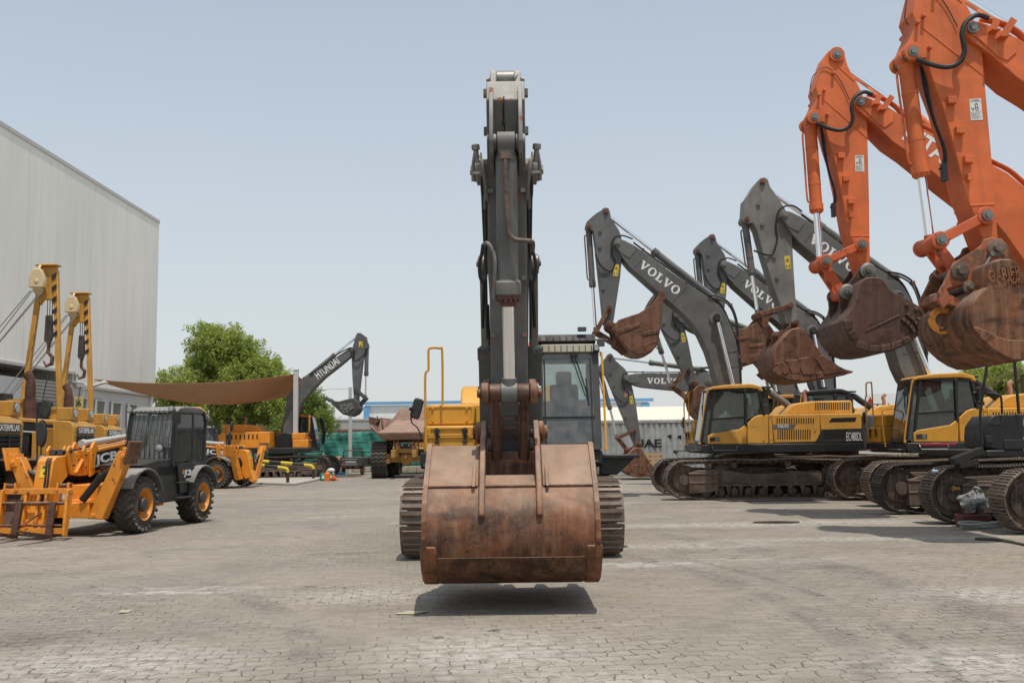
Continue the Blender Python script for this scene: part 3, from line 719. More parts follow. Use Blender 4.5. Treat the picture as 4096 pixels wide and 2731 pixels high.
TX2 = at(3960, 1600, 52).x
def tq(px, py): q = at(*S('c20', px, py), 52); return q.x - TX2, q.z
bl = []
for px, py, r_, k in ((900, 260, 1.0, .6), (1050, 230, 1.2, .8), (1180, 200, 1.1, .7), (820, 330, .7, .3), (950, 380, 1.2, .8), (1100, 380, 1.3, .8), (1230, 300, 1.0, .6), (800, 480, .8, .4), (1000, 500, 1.2, .7), (1150, 500, 1.1, .6), (760, 600, .8, .4), (1250, 130, 1.0, .5), (1340, 120, .9, .4), (800, 660, .8, .3)):
    x, z = tq(px, py); bl.append((x, random.uniform(-1, 1), z, r_, k))
tree('willow_tree', 'bright green weeping tree behind the yellow engine covers at the right', (TX2, 52, 0), bl, M['leaf'], 5200, .22, .034, .9, [([(0, 0, 0), (.1, 0, 1.8), (-.3, 0, 3.0), (-.6, 0, 4.4)], .2, .05), ([(0, 0, 1.6), (.9, 0, 3.0), (1.6, .1, 4.2)], .13, .04)])
# a dry palm at the right edge
PX = at(*S('c20', 1560, 300), 49).x; pz = at(*S('c20', 1560, 300), 49).z
pt = thing('palm_tree', 'palm with dry brown hanging fronds at the right edge', 'tree', (PX, 49, 0))
mb = MB(); mb.tube([(0, 0, 0), (.1, 0, pz * .5), (0, 0, pz + .3)], [.26, .22, .2], 10); mb.build('trunk', M['bark'], pt)
mb = MB()
for i in range(46):
    az = random.uniform(0, 6.28); el = random.uniform(-1.0, .9); L_ = random.uniform(1.6, 2.6); c = Vector((0, 0, pz + .3)); d = Vector((math.cos(az) * math.cos(el), math.sin(az) * math.cos(el), math.sin(el)))
    P_ = [c + d * L_ * t_ + Vector((0, 0, -1.3 * t_ * t_)) for t_ in (0, .25, .5, .75, 1)]; mb.tube(P_, [.02, .016, .012, .009, .005], 4)
    for t_ in range(2, 24):
        f_ = t_ / 24; p = P_[0].lerp(P_[4], f_) + Vector((0, 0, 1.3 * (f_ - f_ * f_)))
        for s in (-1, 1):
            sd_ = d.cross(Vector((0, 0, 1))).normalized() * s; e = p + sd_ * .22 + d * .18 + Vector((0, 0, -.12)); mb.face([p + d * .012, e, p - d * .012])
mb.build('fronds', leafmat('dry palm fronds', (.20, .16, .08), (.34, .28, .15), (.12, .12, .04)), pt, smooth_angle=3)
# dry reeds heaped along the back of the row
mb = MB(); lay = mb.bm.faces.layers.float.new('leaf')
for i in range(9000):
    x = random.uniform(11.5, 30); y = random.uniform(52, 54.5) - (x - 11.5) * .28; h = random.uniform(.2, 1.25) * (.75 + .3 * math.sin(x * 1.3)); a = random.uniform(0, 3.14); u = Vector((random.gauss(0, .5), random.gauss(0, .3), 1)).normalized(); p = Vector((x, y, random.uniform(0, .3))); s = Vector((math.cos(a), math.sin(a), 0)) * .022
    f = mb.face([p - s, p + s, p + u * h]); f[lay] = random.random()
o = mb.build('dry_reeds', leafmat('dry reeds', (.17, .12, .07), (.32, .25, .16), (.10, .07, .04)), smooth_angle=3); tag(o, 'heap of dry brown reeds behind the tracks at the right', 'dry plants', kind='stuff')

# ------------------------------------------------------------------ shade sail and its posts
q0 = at(*S('P', 678, 1099), 52.6); q1 = at(*S('P', 678, 850), 52.6)
ps = thing('sail_post', 'tall grey steel post holding the near corner of the shade sail', 'post', (q0.x, 52.6, 0))
mb = MB(); mb.box((0, 0, q1.z / 2 + .05), (.24, .24, q1.z - .1)); mb.build('post', M['trimgrey'], ps, bevel=.015)
mb = MB(); mb.box((0, 0, .11), (.55, .55, .04)); mb.box((0, 0, q1.z + .01), (.28, .28, .03)); mb.tube([(.14, 0, q1.z - .25), (.14, -.06, q1.z - .3), (.14, 0, q1.z - .38)], .02, 5); mb.build('base_plate', M['trimgrey'], ps, split=True)
q2_ = at(*S('c5', 1310, 698), 60.5); pf = thing('sail_post', 'thinner grey post in front of the green net, cable at its top', 'post', (q2_.x, 60.5, 0))
mb = MB(); mb.box((0, 0, q2_.z / 2), (.2, .2, q2_.z)); mb.build('post', M['trimgrey'], pf, bevel=.015)
L0 = at(*S('P', 213, 870), 46.9); RN = at(*S('P', 677, 858), 52.5); RF = at(*S('c5', 1040, 722), 59.0)
mb = MB(); nu, nv = 40, 16; rows = []
for i in range(nu + 1):
    u = i / nu; A_ = L0.lerp(RN, u) + Vector((0, 0, -.62 * 4 * u * (1 - u) * .55)); B_ = L0.lerp(RF, u) + Vector((0, -0.8 * 4 * u * (1 - u), -.95 * 4 * u * (1 - u)))
    rows.append([mb.bm.verts.new(A_.lerp(B_, k / nv) + Vector((0, 0, -.75 * math.sin(math.pi * k / nv) * math.sin(math.pi * min(1, u * 1.02)) * (.3 + .7 * u)))) for k in range(nv + 1)])
for a_, b_ in zip(rows, rows[1:]):
    for k in range(nv): mb.bm.faces.new((a_[k], a_[k + 1], b_[k + 1], b_[k]))
st = NT('brown shade cloth'); v = st.coords(rnd=False); c = st.mix(st.ramp(st.noise(v, 1.2, 5), .3, .7), (.44, .265, .15), (.50, .31, .18)); st.l(c, st.b.inputs['Base Color']); st.b.inputs['Roughness'].default_value = .8
tl = st.n('BsdfTranslucent'); st.l(c, tl.inputs[0]); ms = st.n('MixShader'); ms.inputs[0].default_value = .35; st.l(st.b.outputs[0], ms.inputs[1]); st.l(tl.outputs[0], ms.inputs[2]); st.l(ms.outputs[0], st.out.inputs[0])
sail = thing('shade_sail', 'brown fabric shade sail stretched from the warehouse to the grey post', 'shade sail')
o = mb.build('fabric', st.m, sail, smooth_angle=3); sm = o.modifiers.new('s', 'SOLIDIFY'); sm.thickness = .012
mb = MB(); mb.tube([RF, (q2_.x, 60.5, q2_.z - .1)], .012, 5); mb.build('cable', M['pin'], sail)
mb = MB(); mb.tube([r_[0].co.copy() for r_ in []] or [L0, L0 + Vector((-.3, 0, .02))], .02, 5); mb.build('hem_tie', M['pin'], sail)
# ------------------------------------------------------------------ excavators: undercarriage and superstructure
TRACK_CACHE = {}
def track_loop(xf=2.27, xr=-2.2, r=.53, zb=.045, top=.05, pitch=.19):
    c = zb + r; P = []
    P += [Vector((x, 0, zb)) for x in (xr, -1, 0, 1, xf - .35)]
    P.append(Vector((xf - .05, 0, zb + .05)))
    for a in range(-75, 91, 15): P.append(Vector((xf + r * math.cos(R(a)), 0, c + .02 + r * math.sin(R(a)))))
    P += [Vector((1.3, 0, c + r + top * .6)), Vector((.8, 0, c + r + top)), Vector((.1, 0, c + r + top * .3)), Vector((-.8, 0, c + r + top)), Vector((-1.4, 0, c + r + top * .5))]
    for a in range(90, 271, 15): P.append(Vector((xr + r * math.cos(R(a)), 0, c + r * math.sin(R(a)))))
    # resample at the pitch of the shoes
    L = [0]
    for a, b in zip(P, P[1:]): L.append(L[-1] + (b - a).length)
    n = round(L[-1] / pitch); out = []; k = 0
    for i in range(n):
        s = L[-1] * i / n
        while L[k + 1] < s: k += 1
        t = (s - L[k]) / (L[k + 1] - L[k]); p = P[k].lerp(P[k + 1], t); d = (P[k + 1] - P[k]).normalized()
        out.append((p, d))
    return out

def track(root, y, W=.62, mats=('rustmuddy', 'frame'), fine=True, gr=3):
    mb = MB()
    for p, d in track_loop(pitch=.19 if gr == 3 else .222):
        s = Vector((0, 1, 0)); n = d.cross(s)       # outward
        if n.dot(p - Vector((0, 0, .57))) < 0 and abs(p.x) > 2.3: n = -n
        if abs(p.x) <= 2.3: n = Vector((n.x, 0, -abs(n.z) if p.z < .5 else abs(n.z)))
        Mx = Matrix((d, s, n)).transposed()
        c = Vector((p.x, y, p.z))
        mb.box(c, (.176 if gr == 3 else .205, W, .022), Mx)
        for k in ((-.066, 0, .066) if gr == 3 else (-.075, .04)):
            mb.box(c + d * k + n * .024, (.017, W, .034 if gr == 3 else .055), Mx, .8)
        mb.box(c - n * .055, (.15, .17, .075), Mx)
        if fine:
            for q in (-.13, .13):
                mb.cyl(c + d * .033 + s * q + n * .008, c + d * .033 + s * q + n * .034, .018, n=6)
    tr = mb.build('track', M[mats[0]], root)
    ins = MB()
    for x, r, nm in ((2.27, .43, 'idler'), (-2.2, .42, 'sprocket')):
        m2 = MB(); z = .595
        m2.cyl((x, y - .07, z), (x, y + .07, z), r, n=28); m2.cyl((x, y - .20, z), (x, y + .20, z), .15, n=18)
        m2.lathe((x, y - .13, z), (0, 1, 0), [(0, .26), (.02, .34), (.24, .34), (.26, .26)], 24)
        if nm == 'sprocket':
            for i in range(20):
                a = 2 * math.pi * i / 20; m2.box((x + .44 * math.cos(a), y, z + .44 * math.sin(a)), (.09, .06, .05), Matrix.Rotation(-a, 3, 'Y'))
        m2.build(nm, M[mats[1]], tr)
    fr = MB()
    fr.prism([(-1.75, .38), (1.55, .38), (1.55, .82), (1.2, .86), (.3, .72), (-1.75, .80)], y - .19, y + .19)
    fr.prism([(1.3, .24), (2.15, .20), (2.15, .78), (1.85, .86), (1.3, .86)], y - .27, y + .27)
    fr.box((1.72, y, .76), (.86, .58, .05)); fr.box((1.72, y, .50), (.86, .58, .035))
    fr.box((-.1, y, .40), (3.3, .46, .03))
    fr.box((.9, y, .62), (.42, .43, .24)); fr.box((-1.2, y, .6), (.3, .42, .28))
    for i in range(9): fr.prism([(-1.6 + i * .36, .38), (-1.45 + i * .36, .38), (-1.50 + i * .36, .14), (-1.55 + i * .36, .14)], y - .24, y - .20); fr.prism([(-1.6 + i * .36, .38), (-1.45 + i * .36, .38), (-1.50 + i * .36, .14), (-1.55 + i * .36, .14)], y + .20, y + .24)
    fr.build('track_frame', M[mats[1]], tr, bevel=.012)
    ro = MB()
    for i in range(9): ro.lathe((-1.72 + i * .42, y - .19, .21), (0, 1, 0), [(0, .06), (.03, .13), (.12, .13), (.13, .10), (.25, .10), (.26, .13), (.35, .13), (.38, .06)], 14)
    for x in (.8, -.8): ro.lathe((x, y - .17, 1.0), (0, 1, 0), [(0, .08), (.04, .10), (.30, .10), (.34, .08)], 14)
    ro.build('roller', M[mats[1]], tr, split=True)
    return tr

AX, AY = 7.25, 30.9                                   # swing centre of the long yellow machine whose side the outlines come from
def sideA(x, y):                                      # its left side panels, metres ahead of the swing centre and above ground
    p = cat('c8', x, y, AY - 1.47); return (AX - p.x, p.z)
def SA(*pts): return [sideA(*p) for p in pts]

def superstructure(root, k):
    Y = M[k.get('body', 'yellow2')]; Y2 = M[k.get('rear', k.get('body', 'yellow2'))]; roofm = M[k.get('roof', k.get('body', 'yellow2'))]; dk = M['black']; cabm = M[k.get('cabm', 'black')]
    sw = 1.47; detail = k.get('detail', True)
    # carbody, slewing ring and deck
    mb = MB(); mb.box((0, 0, .68), (1.7, 2.2, .46)); mb.prism([(-1.1, .5), (1.1, .5), (.8, .95), (-.8, .95)], -.9, .9); mb.cyl((0, 0, .9), (0, 0, 1.30), .78, n=40)
    for a in (35, 145, 215, 325): mb.bar((.4 * math.cos(R(a)), .7 * math.sin(R(a)), .72), (1.5 * math.cos(R(a)), 1.3 * math.copysign(1, math.sin(R(a))), .62), .5, .34)
    mb.build('carbody', M['frame'], root, bevel=.02)
    mb = MB(); z0, z1 = 1.335, 1.60
    mb.prism([(-3.0, z0 + .02), (1.55, z0), (1.72, z0 + .05), (1.72, z1), (-3.0, z1)], -sw, sw)
    mb.box((1.82, 1.05, 1.42), (.24, .70, .05)); mb.box((1.9, -1.0, 1.40), (.3, .8, .04))
    dk_o = mb.build('deck', dk, root, bevel=.025)
    if detail:
        g = MB(); x = sideA(820, 800)[0]; g.tube([(x + .36, sw + .01, 1.55), (x + .36, sw + .05, 1.50), (x + .34, sw + .05, 1.43), (x - .34, sw + .05, 1.43), (x - .36, sw + .05, 1.50), (x - .36, sw + .01, 1.55)], .014, 6); g.build('grab_handle', M['pin'], dk_o)
    if k.get('redtape'):
        t = MB(); t.box((.9, sw + .004, 1.555), (.9, .006, .05)); t.box((-1.2, sw + .004, 1.56), (1.9, .006, .055)); t.box((1.724, 1.0, 1.42), (.006, .5, .06)); t.box((1.724, -.9, 1.42), (.006, .5, .06)); t.build('reflective_tape', M['redtape'], dk_o, split=True)
    mb = MB(); mb.prism([(-.3, 1.58), (1.05, 1.58), (1.0, 1.95), (.72, 2.35), (.2, 2.42), (-.3, 2.3)], -.46, .38); mb.build('boom_mount', M['black'], root, bevel=.03)
    # left-hand panels
    lo = 0.95
    mb = MB(); mb.prism(SA((660, 765), (660, 690), (690, 670), (960, 625), (1028, 577), (1028, 765)), lo + .46, sw); dl = mb.build('cab_door_panel', Y, root, bevel=.02)
    mb = MB(); mb.prism(SA((1034, 764), (1034, 573), (1100, 507), (1150, 491), (1230, 490), (1236, 761)), .3, sw); p1 = mb.build('side_panel', Y, root, bevel=.025)
    mb = MB(); mb.prism(SA((1240, 761), (1234, 490), (1260, 488), (1278, 757)), .3, sw + .006); mb.build('side_panel', Y, root, bevel=.012)
    mb = MB(); mb.prism(SA((1284, 755), (1266, 488), (1714, 482), (1723, 745)), .3, sw); p2 = mb.build('engine_door', Y, root, bevel=.025)
    mb = MB(); mb.prism(SA((1731, 743), (1720, 482), (2108, 475), (2113, 742)), .3, sw - .004); p3 = mb.build('engine_door', Y2, root, bevel=.025)
    mb = MB(); mb.prism(SA((1672, 749), (1735, 627), (2114, 617), (2118, 745)), sw - .01, sw + .008); lowp = mb.build('grey_panel', M['blackmatte'], root, bevel=.004)
    # right-hand side and the block between
    mb = MB(); mb.prism(SA((1260, 757), (1260, 490), (2110, 478), (2115, 745)), -sw, .26); p4 = mb.build('engine_housing', Y, root, bevel=.03)
    mb = MB(); mb.prism(SA((1420, 486), (1500, 392), (1560, 372), (1690, 356), (2060, 347), (2080, 358), (2086, 476)), -.95, .92); hood = mb.build('engine_cover', Y, root, bevel=.045, seg=3)
    vm = MB()
    def slots(mb, x0, x1, n, ya, yb, yy, w_=10):
        for i in range(n):
            x = x0 + (x1 - x0) * i / (n - 1)
            q = SA((x - w_ / 2, yb), (x + w_ / 2, yb), (x + w_ / 2, ya), (x - w_ / 2, ya)); mb.prism(q, yy - .02, yy + .003)
    slots(vm, 1314, 1655, 16, 520, 575, sw); vm.build('vent', M['slot'], p2); vm = MB(); slots(vm, 1322, 1622, 15, 630, 722, sw); vm.build('vent', M['slot'], p2)
    vm = MB(); slots(vm, 1730, 2048, 16, 366, 440, .92)
    vm.build('vent', M['slot'], hood)
    vm = MB(); vm.prism(SA((1800, 560), (1830, 520), (2062, 514), (2048, 556)), sw - .02, sw + .0); vm.build('grille', M['slot'], p3)
    vm = MB(); vm.prism(SA((1750, 716), (1750, 632), (1985, 624), (1945, 708)), sw - .02, sw + .012); vm.build('grille', M['slot'], lowp)
    vm = MB()
    for i in range(8):
        x = -1.0 - i * .22; vm.box((x, -sw, 2.2), (.07, .012, .25))
    vm.build('vent', M['slot'], p4)
    if detail:
        mb = MB()
        for px, py in ((1246, 519), (1258, 730), (1187, 736), (1672, 648)):
            x, z = sideA(px, py); mb.cyl((x, sw, z), (x, sw + .012, z), .018, n=10)
        mb.build('latch', M['ink'], p1, split=True)
        mb = MB()
        for (a, b) in (((1035, 612), (1062, 548)), ((1062, 607), (1092, 530)), ((1095, 600), (1140, 515))):
            q = SA((a[0], a[1]), (a[0] + 22, a[1] - 4), (b[0] + 22, b[1] - 8), (b[0], b[1])); mb.prism(q, sw - .01, sw + .006)
        mb.build('louvre', M['yellow'] if k.get('body') == 'yellow' else Y, p1)
        mb = MB(); mb.prism(SA((680, 742), (680, 702), (770, 700), (770, 738)), sw - .01, sw + .006); pl = mb.build('badge_plate', M['blackmatte'], dl)
        mb = MB(); c = sideA(746, 720); mb.lathe((c[0], sw + .006, c[1]), (0, 1, 0), [(0, .062), (.006, .062), (.006, .045)], 20); mb.box((c[0], sw + .010, c[1]), (.10, .008, .016)); mb.build('badge', M['pin'], pl)
    lw = MB()
    if k.get('plate', True):
        mb = MB(); mb.prism(SA((1277, 627), (1277, 580), (1492, 578), (1464, 625)), sw - .01, sw + .005); gp = mb.build('name_plate', M['grey'], p2)
        a = sideA(1318, 613); b = sideA(1420, 611)
        lw = MB(); letters(lw, 'VOLVO', (a[0], sw + .006, a[1]), (b[0] - a[0], 0, b[1] - a[1]), (0, 0, 1), abs(b[0] - a[0]), .10, .003, slab=True); lw.build('lettering', M['white'], gp)
    if k.get('model'):
        a = sideA(1966, 735); b = sideA(2118, 733); lw = MB()
        letters(lw, k['model'], (a[0], sw + .010, a[1]), (b[0] - a[0], 0, 0), (0, 0, 1), abs(b[0] - a[0]) * .97, .25, .003, bold=.002); lw.build('lettering', M['white'], lowp)
    # counterweight
    mb = MB()
    pr = [(-3.0, -sw), (-3.0, sw), (-3.25, sw - .01), (-3.5, sw - .2), (-3.68, sw - .6), (-3.74, 0), (-3.68, -sw + .6), (-3.5, -sw + .2), (-3.25, -sw + .01)]
    mb.prism_xy(pr, 1.38, 2.42); mb.build('counterweight', M[k.get('cw', 'greydark')], root, bevel=.08, seg=3)
    # exhaust and intake
    mb = MB(); x = sideA(1745, 340)[0]
    mb.tube([(x, -.35, 2.75), (x, -.35, 3.02), (x + .03, -.35, 3.14), (x - .06, -.35, 3.24)], .062, 10, 3); mb.build('exhaust_pipe', M['exhaust'], root)
    if k.get('intake'):
        mb = MB(); pts = [sideA(*p) for p in ((1268, 262), (1330, 268), (1400, 318), (1480, 370), (1540, 430), (1556, 480))]
        mb.tube([(x, .45, z) for x, z in pts], .105, 12, 5); ip = mb.build('intake_pipe', M[k['intake']], root)
        mb = MB(); x, z = sideA(1250, 400); mb.cyl((x, .45, z - .45), (x, .45, z + .42), .2, n=20); mb.cyl((x - .02, .45, z + .55), (x - .02, .45, z + .60), .30, n=24); mb.cyl((x - .02, .45, z + .4), (x - .02, .45, z + .55), .08, n=12); mb.box((x, .45, z - .2), (.3, .5, .5)); mb.build('air_filter', M['blackmatte'], root, bevel=.02)
    # cab
    y0, y1 = .42, sw - .01
    fb, ft = sideA(590, 762), sideA(668, 245); rb, rt = sideA(1210, 490), sideA(1150, 268)
    mb = MB()
    fdir = Vector((ft[0] - fb[0], 0, ft[1] - fb[1])); H = fdir.length; fdir.normalize()
    fp = lambda a: (fb[0] + fdir.x * a[1], a[0], fb[1] + fdir.z * a[1])
    nf = Vector((fdir.z, 0, -fdir.x))
    mb.ring([fp(a) for a in rrect(y0, -.02, y1, H, .05)], [fp(a) for a in rrect(y0 + .115, .10, y1 - .115, H - .02, .12)], -nf * .07)
    cab = mb.build('cab', cabm, root, bevel=.012)
    mb = MB()
    for y in (y0 + .04, y1 - .04):
        mb.bar((*[sideA(675, 690)[0]], y, sideA(675, 690)[1]), (sideA(728, 262)[0], y, sideA(728, 262)[1]), .07, .07, (0, 1, 0))
        a, b = sideA(1022, 600), sideA(1014, 250); mb.bar((a[0], y, a[1]), (b[0], y, b[1]), .07, .12, (0, 1, 0))
        a, b = sideA(1192, 492), sideA(1146, 262); mb.bar((a[0], y, a[1]), (b[0], y, b[1]), .08, .12, (0, 1, 0))
        a, b = sideA(690, 250), sideA(1155, 262); mb.bar((a[0], y, a[1]), (b[0], y, b[1]), .07, .09, (0, 1, 0))
        a, b = sideA(680, 531), sideA(1010, 510); mb.bar((a[0], y, a[1]), (b[0], y, b[1]), .072, .045, (0, 1, 0))
        a, b = sideA(668, 684), sideA(960, 630); mb.bar((a[0], y, a[1]), (b[0], y, b[1]), .07, .07, (0, 1, 0))
    a = sideA(640, 760); b = sideA(1200, 760)
    mb.box(((a[0] + b[0]) / 2, (y0 + y1) / 2, 1.63), (a[0] - b[0], y1 - y0 - .05, .06))
    mb.prism(SA((660, 764), (660, 690), (960, 628), (1028, 577), (1200, 492), (1235, 764)), y0, y0 + .04)
    mb.bar((*[sideA(1195, 492)[0]], y0 + .05, 2.05), (sideA(1195, 492)[0], y1 - .05, 2.05), .06, .85)
    mb.build('cab_frame', cabm, cab, bevel=.01)
    mb = MB(); mb.prism(SA((672, 262), (690, 240), (700, 227), (840, 208), (1050, 198), (1085, 201), (1165, 226), (1185, 272), (1148, 266), (1130, 250), (1050, 240), (840, 246), (700, 254)), y0 - .02, y1 + .03); rf = mb.build('roof', roofm, cab, bevel=.03, seg=3)
    gm = M[k.get('glass', 'glassdark')]
    mb = MB(); mb.plate([fp(a) for a in rrect(y0 + .10, .085, y1 - .10, H - .01, .12)], nf * -.008); ws = mb.build('windshield', M[k.get('front', k.get('glass', 'glassdark'))], cab)
    for w0, y in ((y0 + .03, 0), (y1 - .05, 1)):
        mb = MB(); mb.prism(SA((690, 528), (735, 272), (1006, 262), (1010, 508)), w0, w0 + .008); mb.prism(SA((680, 676), (690, 540), (1010, 520), (1015, 580), (960, 622)), w0, w0 + .008)
        mb.prism(SA((1036, 540), (1036, 262), (1140, 272), (1188, 480), (1105, 497)), w0, w0 + .008)
        mb.prism(SA((604, 752), (678, 258), (722, 268), (672, 684), (660, 690), (660, 752)), w0, w0 + .008); mb.build('window', gm, cab)
    mb = MB(); mb.plate([(sideA(1188, 490)[0], y0 + .1, 2.45), (sideA(1188, 490)[0], y1 - .1, 2.45), (sideA(1150, 280)[0], y1 - .1, 3.2), (sideA(1150, 280)[0], y0 + .1, 3.2)], (.008, 0, 0)); mb.build('window', gm, cab)
    ym = (y0 + y1) / 2; xs = sideA(950, 600)[0] - .05
    mb = MB(); mb.box((xs, ym, 2.02), (.55, .52, .16)); mb.box((xs - .26, ym, 2.42), (.14, .50, .66), Matrix.Rotation(R(-8), 3, 'Y')); mb.box((xs - .33, ym, 2.86), (.11, .28, .24)); mb.box((xs, ym, 1.82), (.4, .4, .28)); mb.box((xs + .1, ym - .36, 2.1), (.5, .14, .3)); mb.box((xs + .1, ym + .36, 2.1), (.5, .14, .3)); mb.build('seat', M['seat'], cab, bevel=.05, seg=3)
    mb = MB()
    for q in (-.05, .05): mb.tube([(xs + .75, ym + q, 1.65), (xs + .72, ym + q, 2.2), (xs + .66, ym + q, 2.35)], .014, 6); mb.box((xs + .8, ym + q * 3, 1.72), (.2, .12, .03))
    for q in (-.05, .05): mb.cyl((xs + .66, ym + q - math.copysign(.02, q), 2.35), (xs + .66, ym + q + math.copysign(.09, q), 2.36), .014, n=6)
    mb.build('control_lever', M['pin'], cab)
    # mirror, wiper, handrails
    if detail:
        mb = MB(); w0 = Vector(fp((ym + .12, H - .08))); w1 = Vector(fp((y1 - .2, H * .52))); mb.tube([w0 + nf * .05, w1 + nf * .03], .012, 6); mb.tube([w0 + nf * .05 - Vector((0, .06, 0)), w1 + nf * .03 - Vector((0, .04, 0))], .010, 6); mb.box(w0 + nf * .04, (.07, .12, .06)); mb.tube([w1 + nf * .03 + Vector((0, -.03, .3)), w1 + nf * .02 + Vector((0, .03, -.35))], .01, 5); mb.build('wiper', M['ink'], cab)
        mb = MB(); mb.tube([fp((y1 + .03, H - .1)), (fp((y1 + .03, H - .1))[0] + .05, y1 + .05, fp((0, H - .05))[2] - .1), (fb[0] + .03, y1 + .06, 1.72), (fb[0] - .01, y1 + .03, 1.66)], .019, 8, 4); mb.build('handrail', M['yellow'], cab)
    # toolbox on the right with its rail
    xb = 1.66
    mb = MB(); mb.box((xb - .42, -1.0, 1.815), (.84, .84, .43)); mb.box((xb - .52, -.99, 2.20), (.72, .80, .335)); tb = mb.build('toolbox', M[k.get('box', k.get('body', 'yellow2'))], root, bevel=.045, seg=3)
    mb = MB(); mb.ring([(xb - .155, a, b) for a, b in rrect(-1.37, 2.06, -.61, 2.35, .03)], [(xb - .155, a, b) for a, b in rrect(-1.34, 2.09, -.64, 2.32, .03)], (.008, 0, 0))
    mb.ring([(xb + .002, a, b) for a, b in rrect(-1.36, 1.86, -.64, 2.0, .03)], [(xb + .002, a, b) for a, b in rrect(-1.30, 1.885, -.70, 1.975, .02)], (.022, 0, 0))
    mb.box((xb + .01, -1.0, 1.84), (.03, .78, .02))
    for q in (-1.28, -.72):
        for z in (2.11, 2.31): mb.lathe((xb - .155, q, z), (1, 0, 0), [(0, .022), (.02, .022), (.022, .012)], 10)
    mb.build('trim', M[k.get('box', k.get('body', 'yellow2'))], tb, bevel=.006)
    mb = MB()
    for q in (-1.2, -.75):
        mb.box((xb + .03, q, 1.87), (.02, .045, .16)); mb.lathe((xb + .02, q, 1.95), (1, 0, 0), [(0, .045), (.025, .045), (.03, .02)], 8); mb.box((xb + .035, q, 1.76), (.03, .08, .03)); mb.box((xb + .05, q + .03, 1.88), (.03, .02, .09), Matrix.Rotation(R(25), 3, 'X'))
    mb.build('latch', M['ink'], tb, split=True)
    mb = MB(); yr = -sw + .10
    mb.tube([(xb + .02, yr, 1.62), (xb + .05, yr - .01, 2.3), (xb + .05, yr - .01, 2.86), (xb + .04, yr + .04, 2.93), (xb + .03, yr + .04, 3.22), (xb + .02, yr + .07, 3.29), (xb - .03, yr + .22, 3.29), (xb - .05, yr + .26, 3.22), (xb - .05, yr + .26, 2.36)], .020, 8, 3)
    mb.tube([(xb + .2, .40 - .02, 1.5), (xb + .24, .38, 1.9), (xb + .24, .38, 2.4), (xb + .16, .38, 2.5), (xb - .1, .38, 2.5)], .018, 8, 3) if k.get('rail2') else None
    mb.build('handrail', M['yellow'], root, split=True)
    mb = MB(); mb.tube([(xb, -sw + .02, 1.85), (xb + .05, -sw - .04, 2.0), (xb + .05, -sw - .14, 2.1), (xb + .05, -sw - .13, 2.3)], .013, 6, 4); c_, s_ = math.cos(R(-16)), math.sin(R(-16)); mq = [(-sw - .05 + a * c_ - b * s_, 2.31 + a * s_ + b * c_) for a, b in rrect(-.085, -.17, .085, .17, .05)]; mb.loops([(xb + .04, a, b) for a, b in mq], [(xb + .09, -sw - .05 + (a + sw + .05) * .86, 2.31 + (b - 2.31) * .9) for a, b in mq]); mb.cyl((xb + .04, -sw - .16, 2.30), (xb + .10, -sw - .10, 2.32), .03, n=10); mb.build('mirror', M['blackmatte'], root, bevel=.02)
    return cab, rf, hood

# ------------------------------------------------------------------ boom, arm and bucket, outlined in side view
def cx(p): return complex(p[0], p[1])
class Side:
    """the vertical plane of a machine's boom: outlines as (ahead of the swing centre) + 1j * (height)"""
    def __init__(self, Xc, Yc, sgn=-1): self.Xc, self.Yc, self.sgn = Xc, Yc, sgn
    def __call__(self, c, pts, dy):
        out = []
        for x, y in pts:
            p = cat(c, x, y, self.Yc - dy); out.append(complex((p.x - self.Xc) * self.sgn, p.z))
        return out
def sim(pts, p0, p1, q0, q1):
    s = (q1 - q0) / (p1 - p0); return [q0 + (z - p0) * s for z in pts]

def bucket(root, pts, n_open, w_, mat, ears=None, ear_off=.28, teeth=None, strips=(), name='bucket', tooth_len=.26, thick=.045, raised=(), parent_is_root=True):
    """pts: closed side outline; edges 0..n_open-1 are the open mouth; the rest is the curled shell"""
    mb = MB(); h = w_ / 2
    for s in (-1, 1):
        mb.prism(pts, s * h, s * (h - thick))
    n = len(pts); cen = sum(pts) / n
    out, inn = [], []
    path = [pts[i % n] for i in range(n_open, n + 1)]
    for p in path:
        d = cen - p; d /= abs(d); out.append(p - d * .012); inn.append(p + d * thick)
    mb.loops([(p.real, -h + .02, p.imag) for p in out + inn[::-1]], [(p.real, h - .02, p.imag) for p in out + inn[::-1]])
    b = mb.build(name, M[mat], root, bevel=.014)
    if ears:
        mb = MB()
        for s in (-1, 1): mb.prism(ears, s * ear_off - .035, s * ear_off + .035)
        mb.build('lug', M[mat], b, bevel=.012, split=True)
    if teeth:                                            # (lip point, direction)
        lip, d = teeth; d /= abs(d); u = d * 1j
        mb = MB(); k = 5
        for i in range(k):
            y = -h + .12 + (w_ - .24) * i / (k - 1)
            a = [lip - d * .12 + u * .07, lip + d * tooth_len * .35 + u * .055, lip + d * tooth_len + u * .01, lip + d * tooth_len - u * .02, lip + d * tooth_len * .35 - u * .07, lip - d * .12 - u * .06]
            mb.loops([(p.real, y - .075 + .03 * (j in (2, 3)), p.imag) for j, p in enumerate(a)], [(p.real, y + .075 - .03 * (j in (2, 3)), p.imag) for j, p in enumerate(a)])
        mb.build('tooth', M[mat], b, bevel=.008, split=True)
    if strips:
        mb = MB()
        for q in strips: mb.prism(q, -h - .022, -h + .01); mb.prism(q, h - .01, h + .022)
        mb.build('wear_plate', M[mat], b, bevel=.01, split=True)
    return b

def pin(mb, z, y0, y1, r, bolt=True):
    mb.cyl((z.real, y0, z.imag), (z.real, y1, z.imag), r, n=20)
    if bolt:
        for y, s in ((y0, -1), (y1, 1)):
            mb.cyl((z.real, y, z.imag), (z.real, y + s * .03, z.imag), r * .55, n=12)

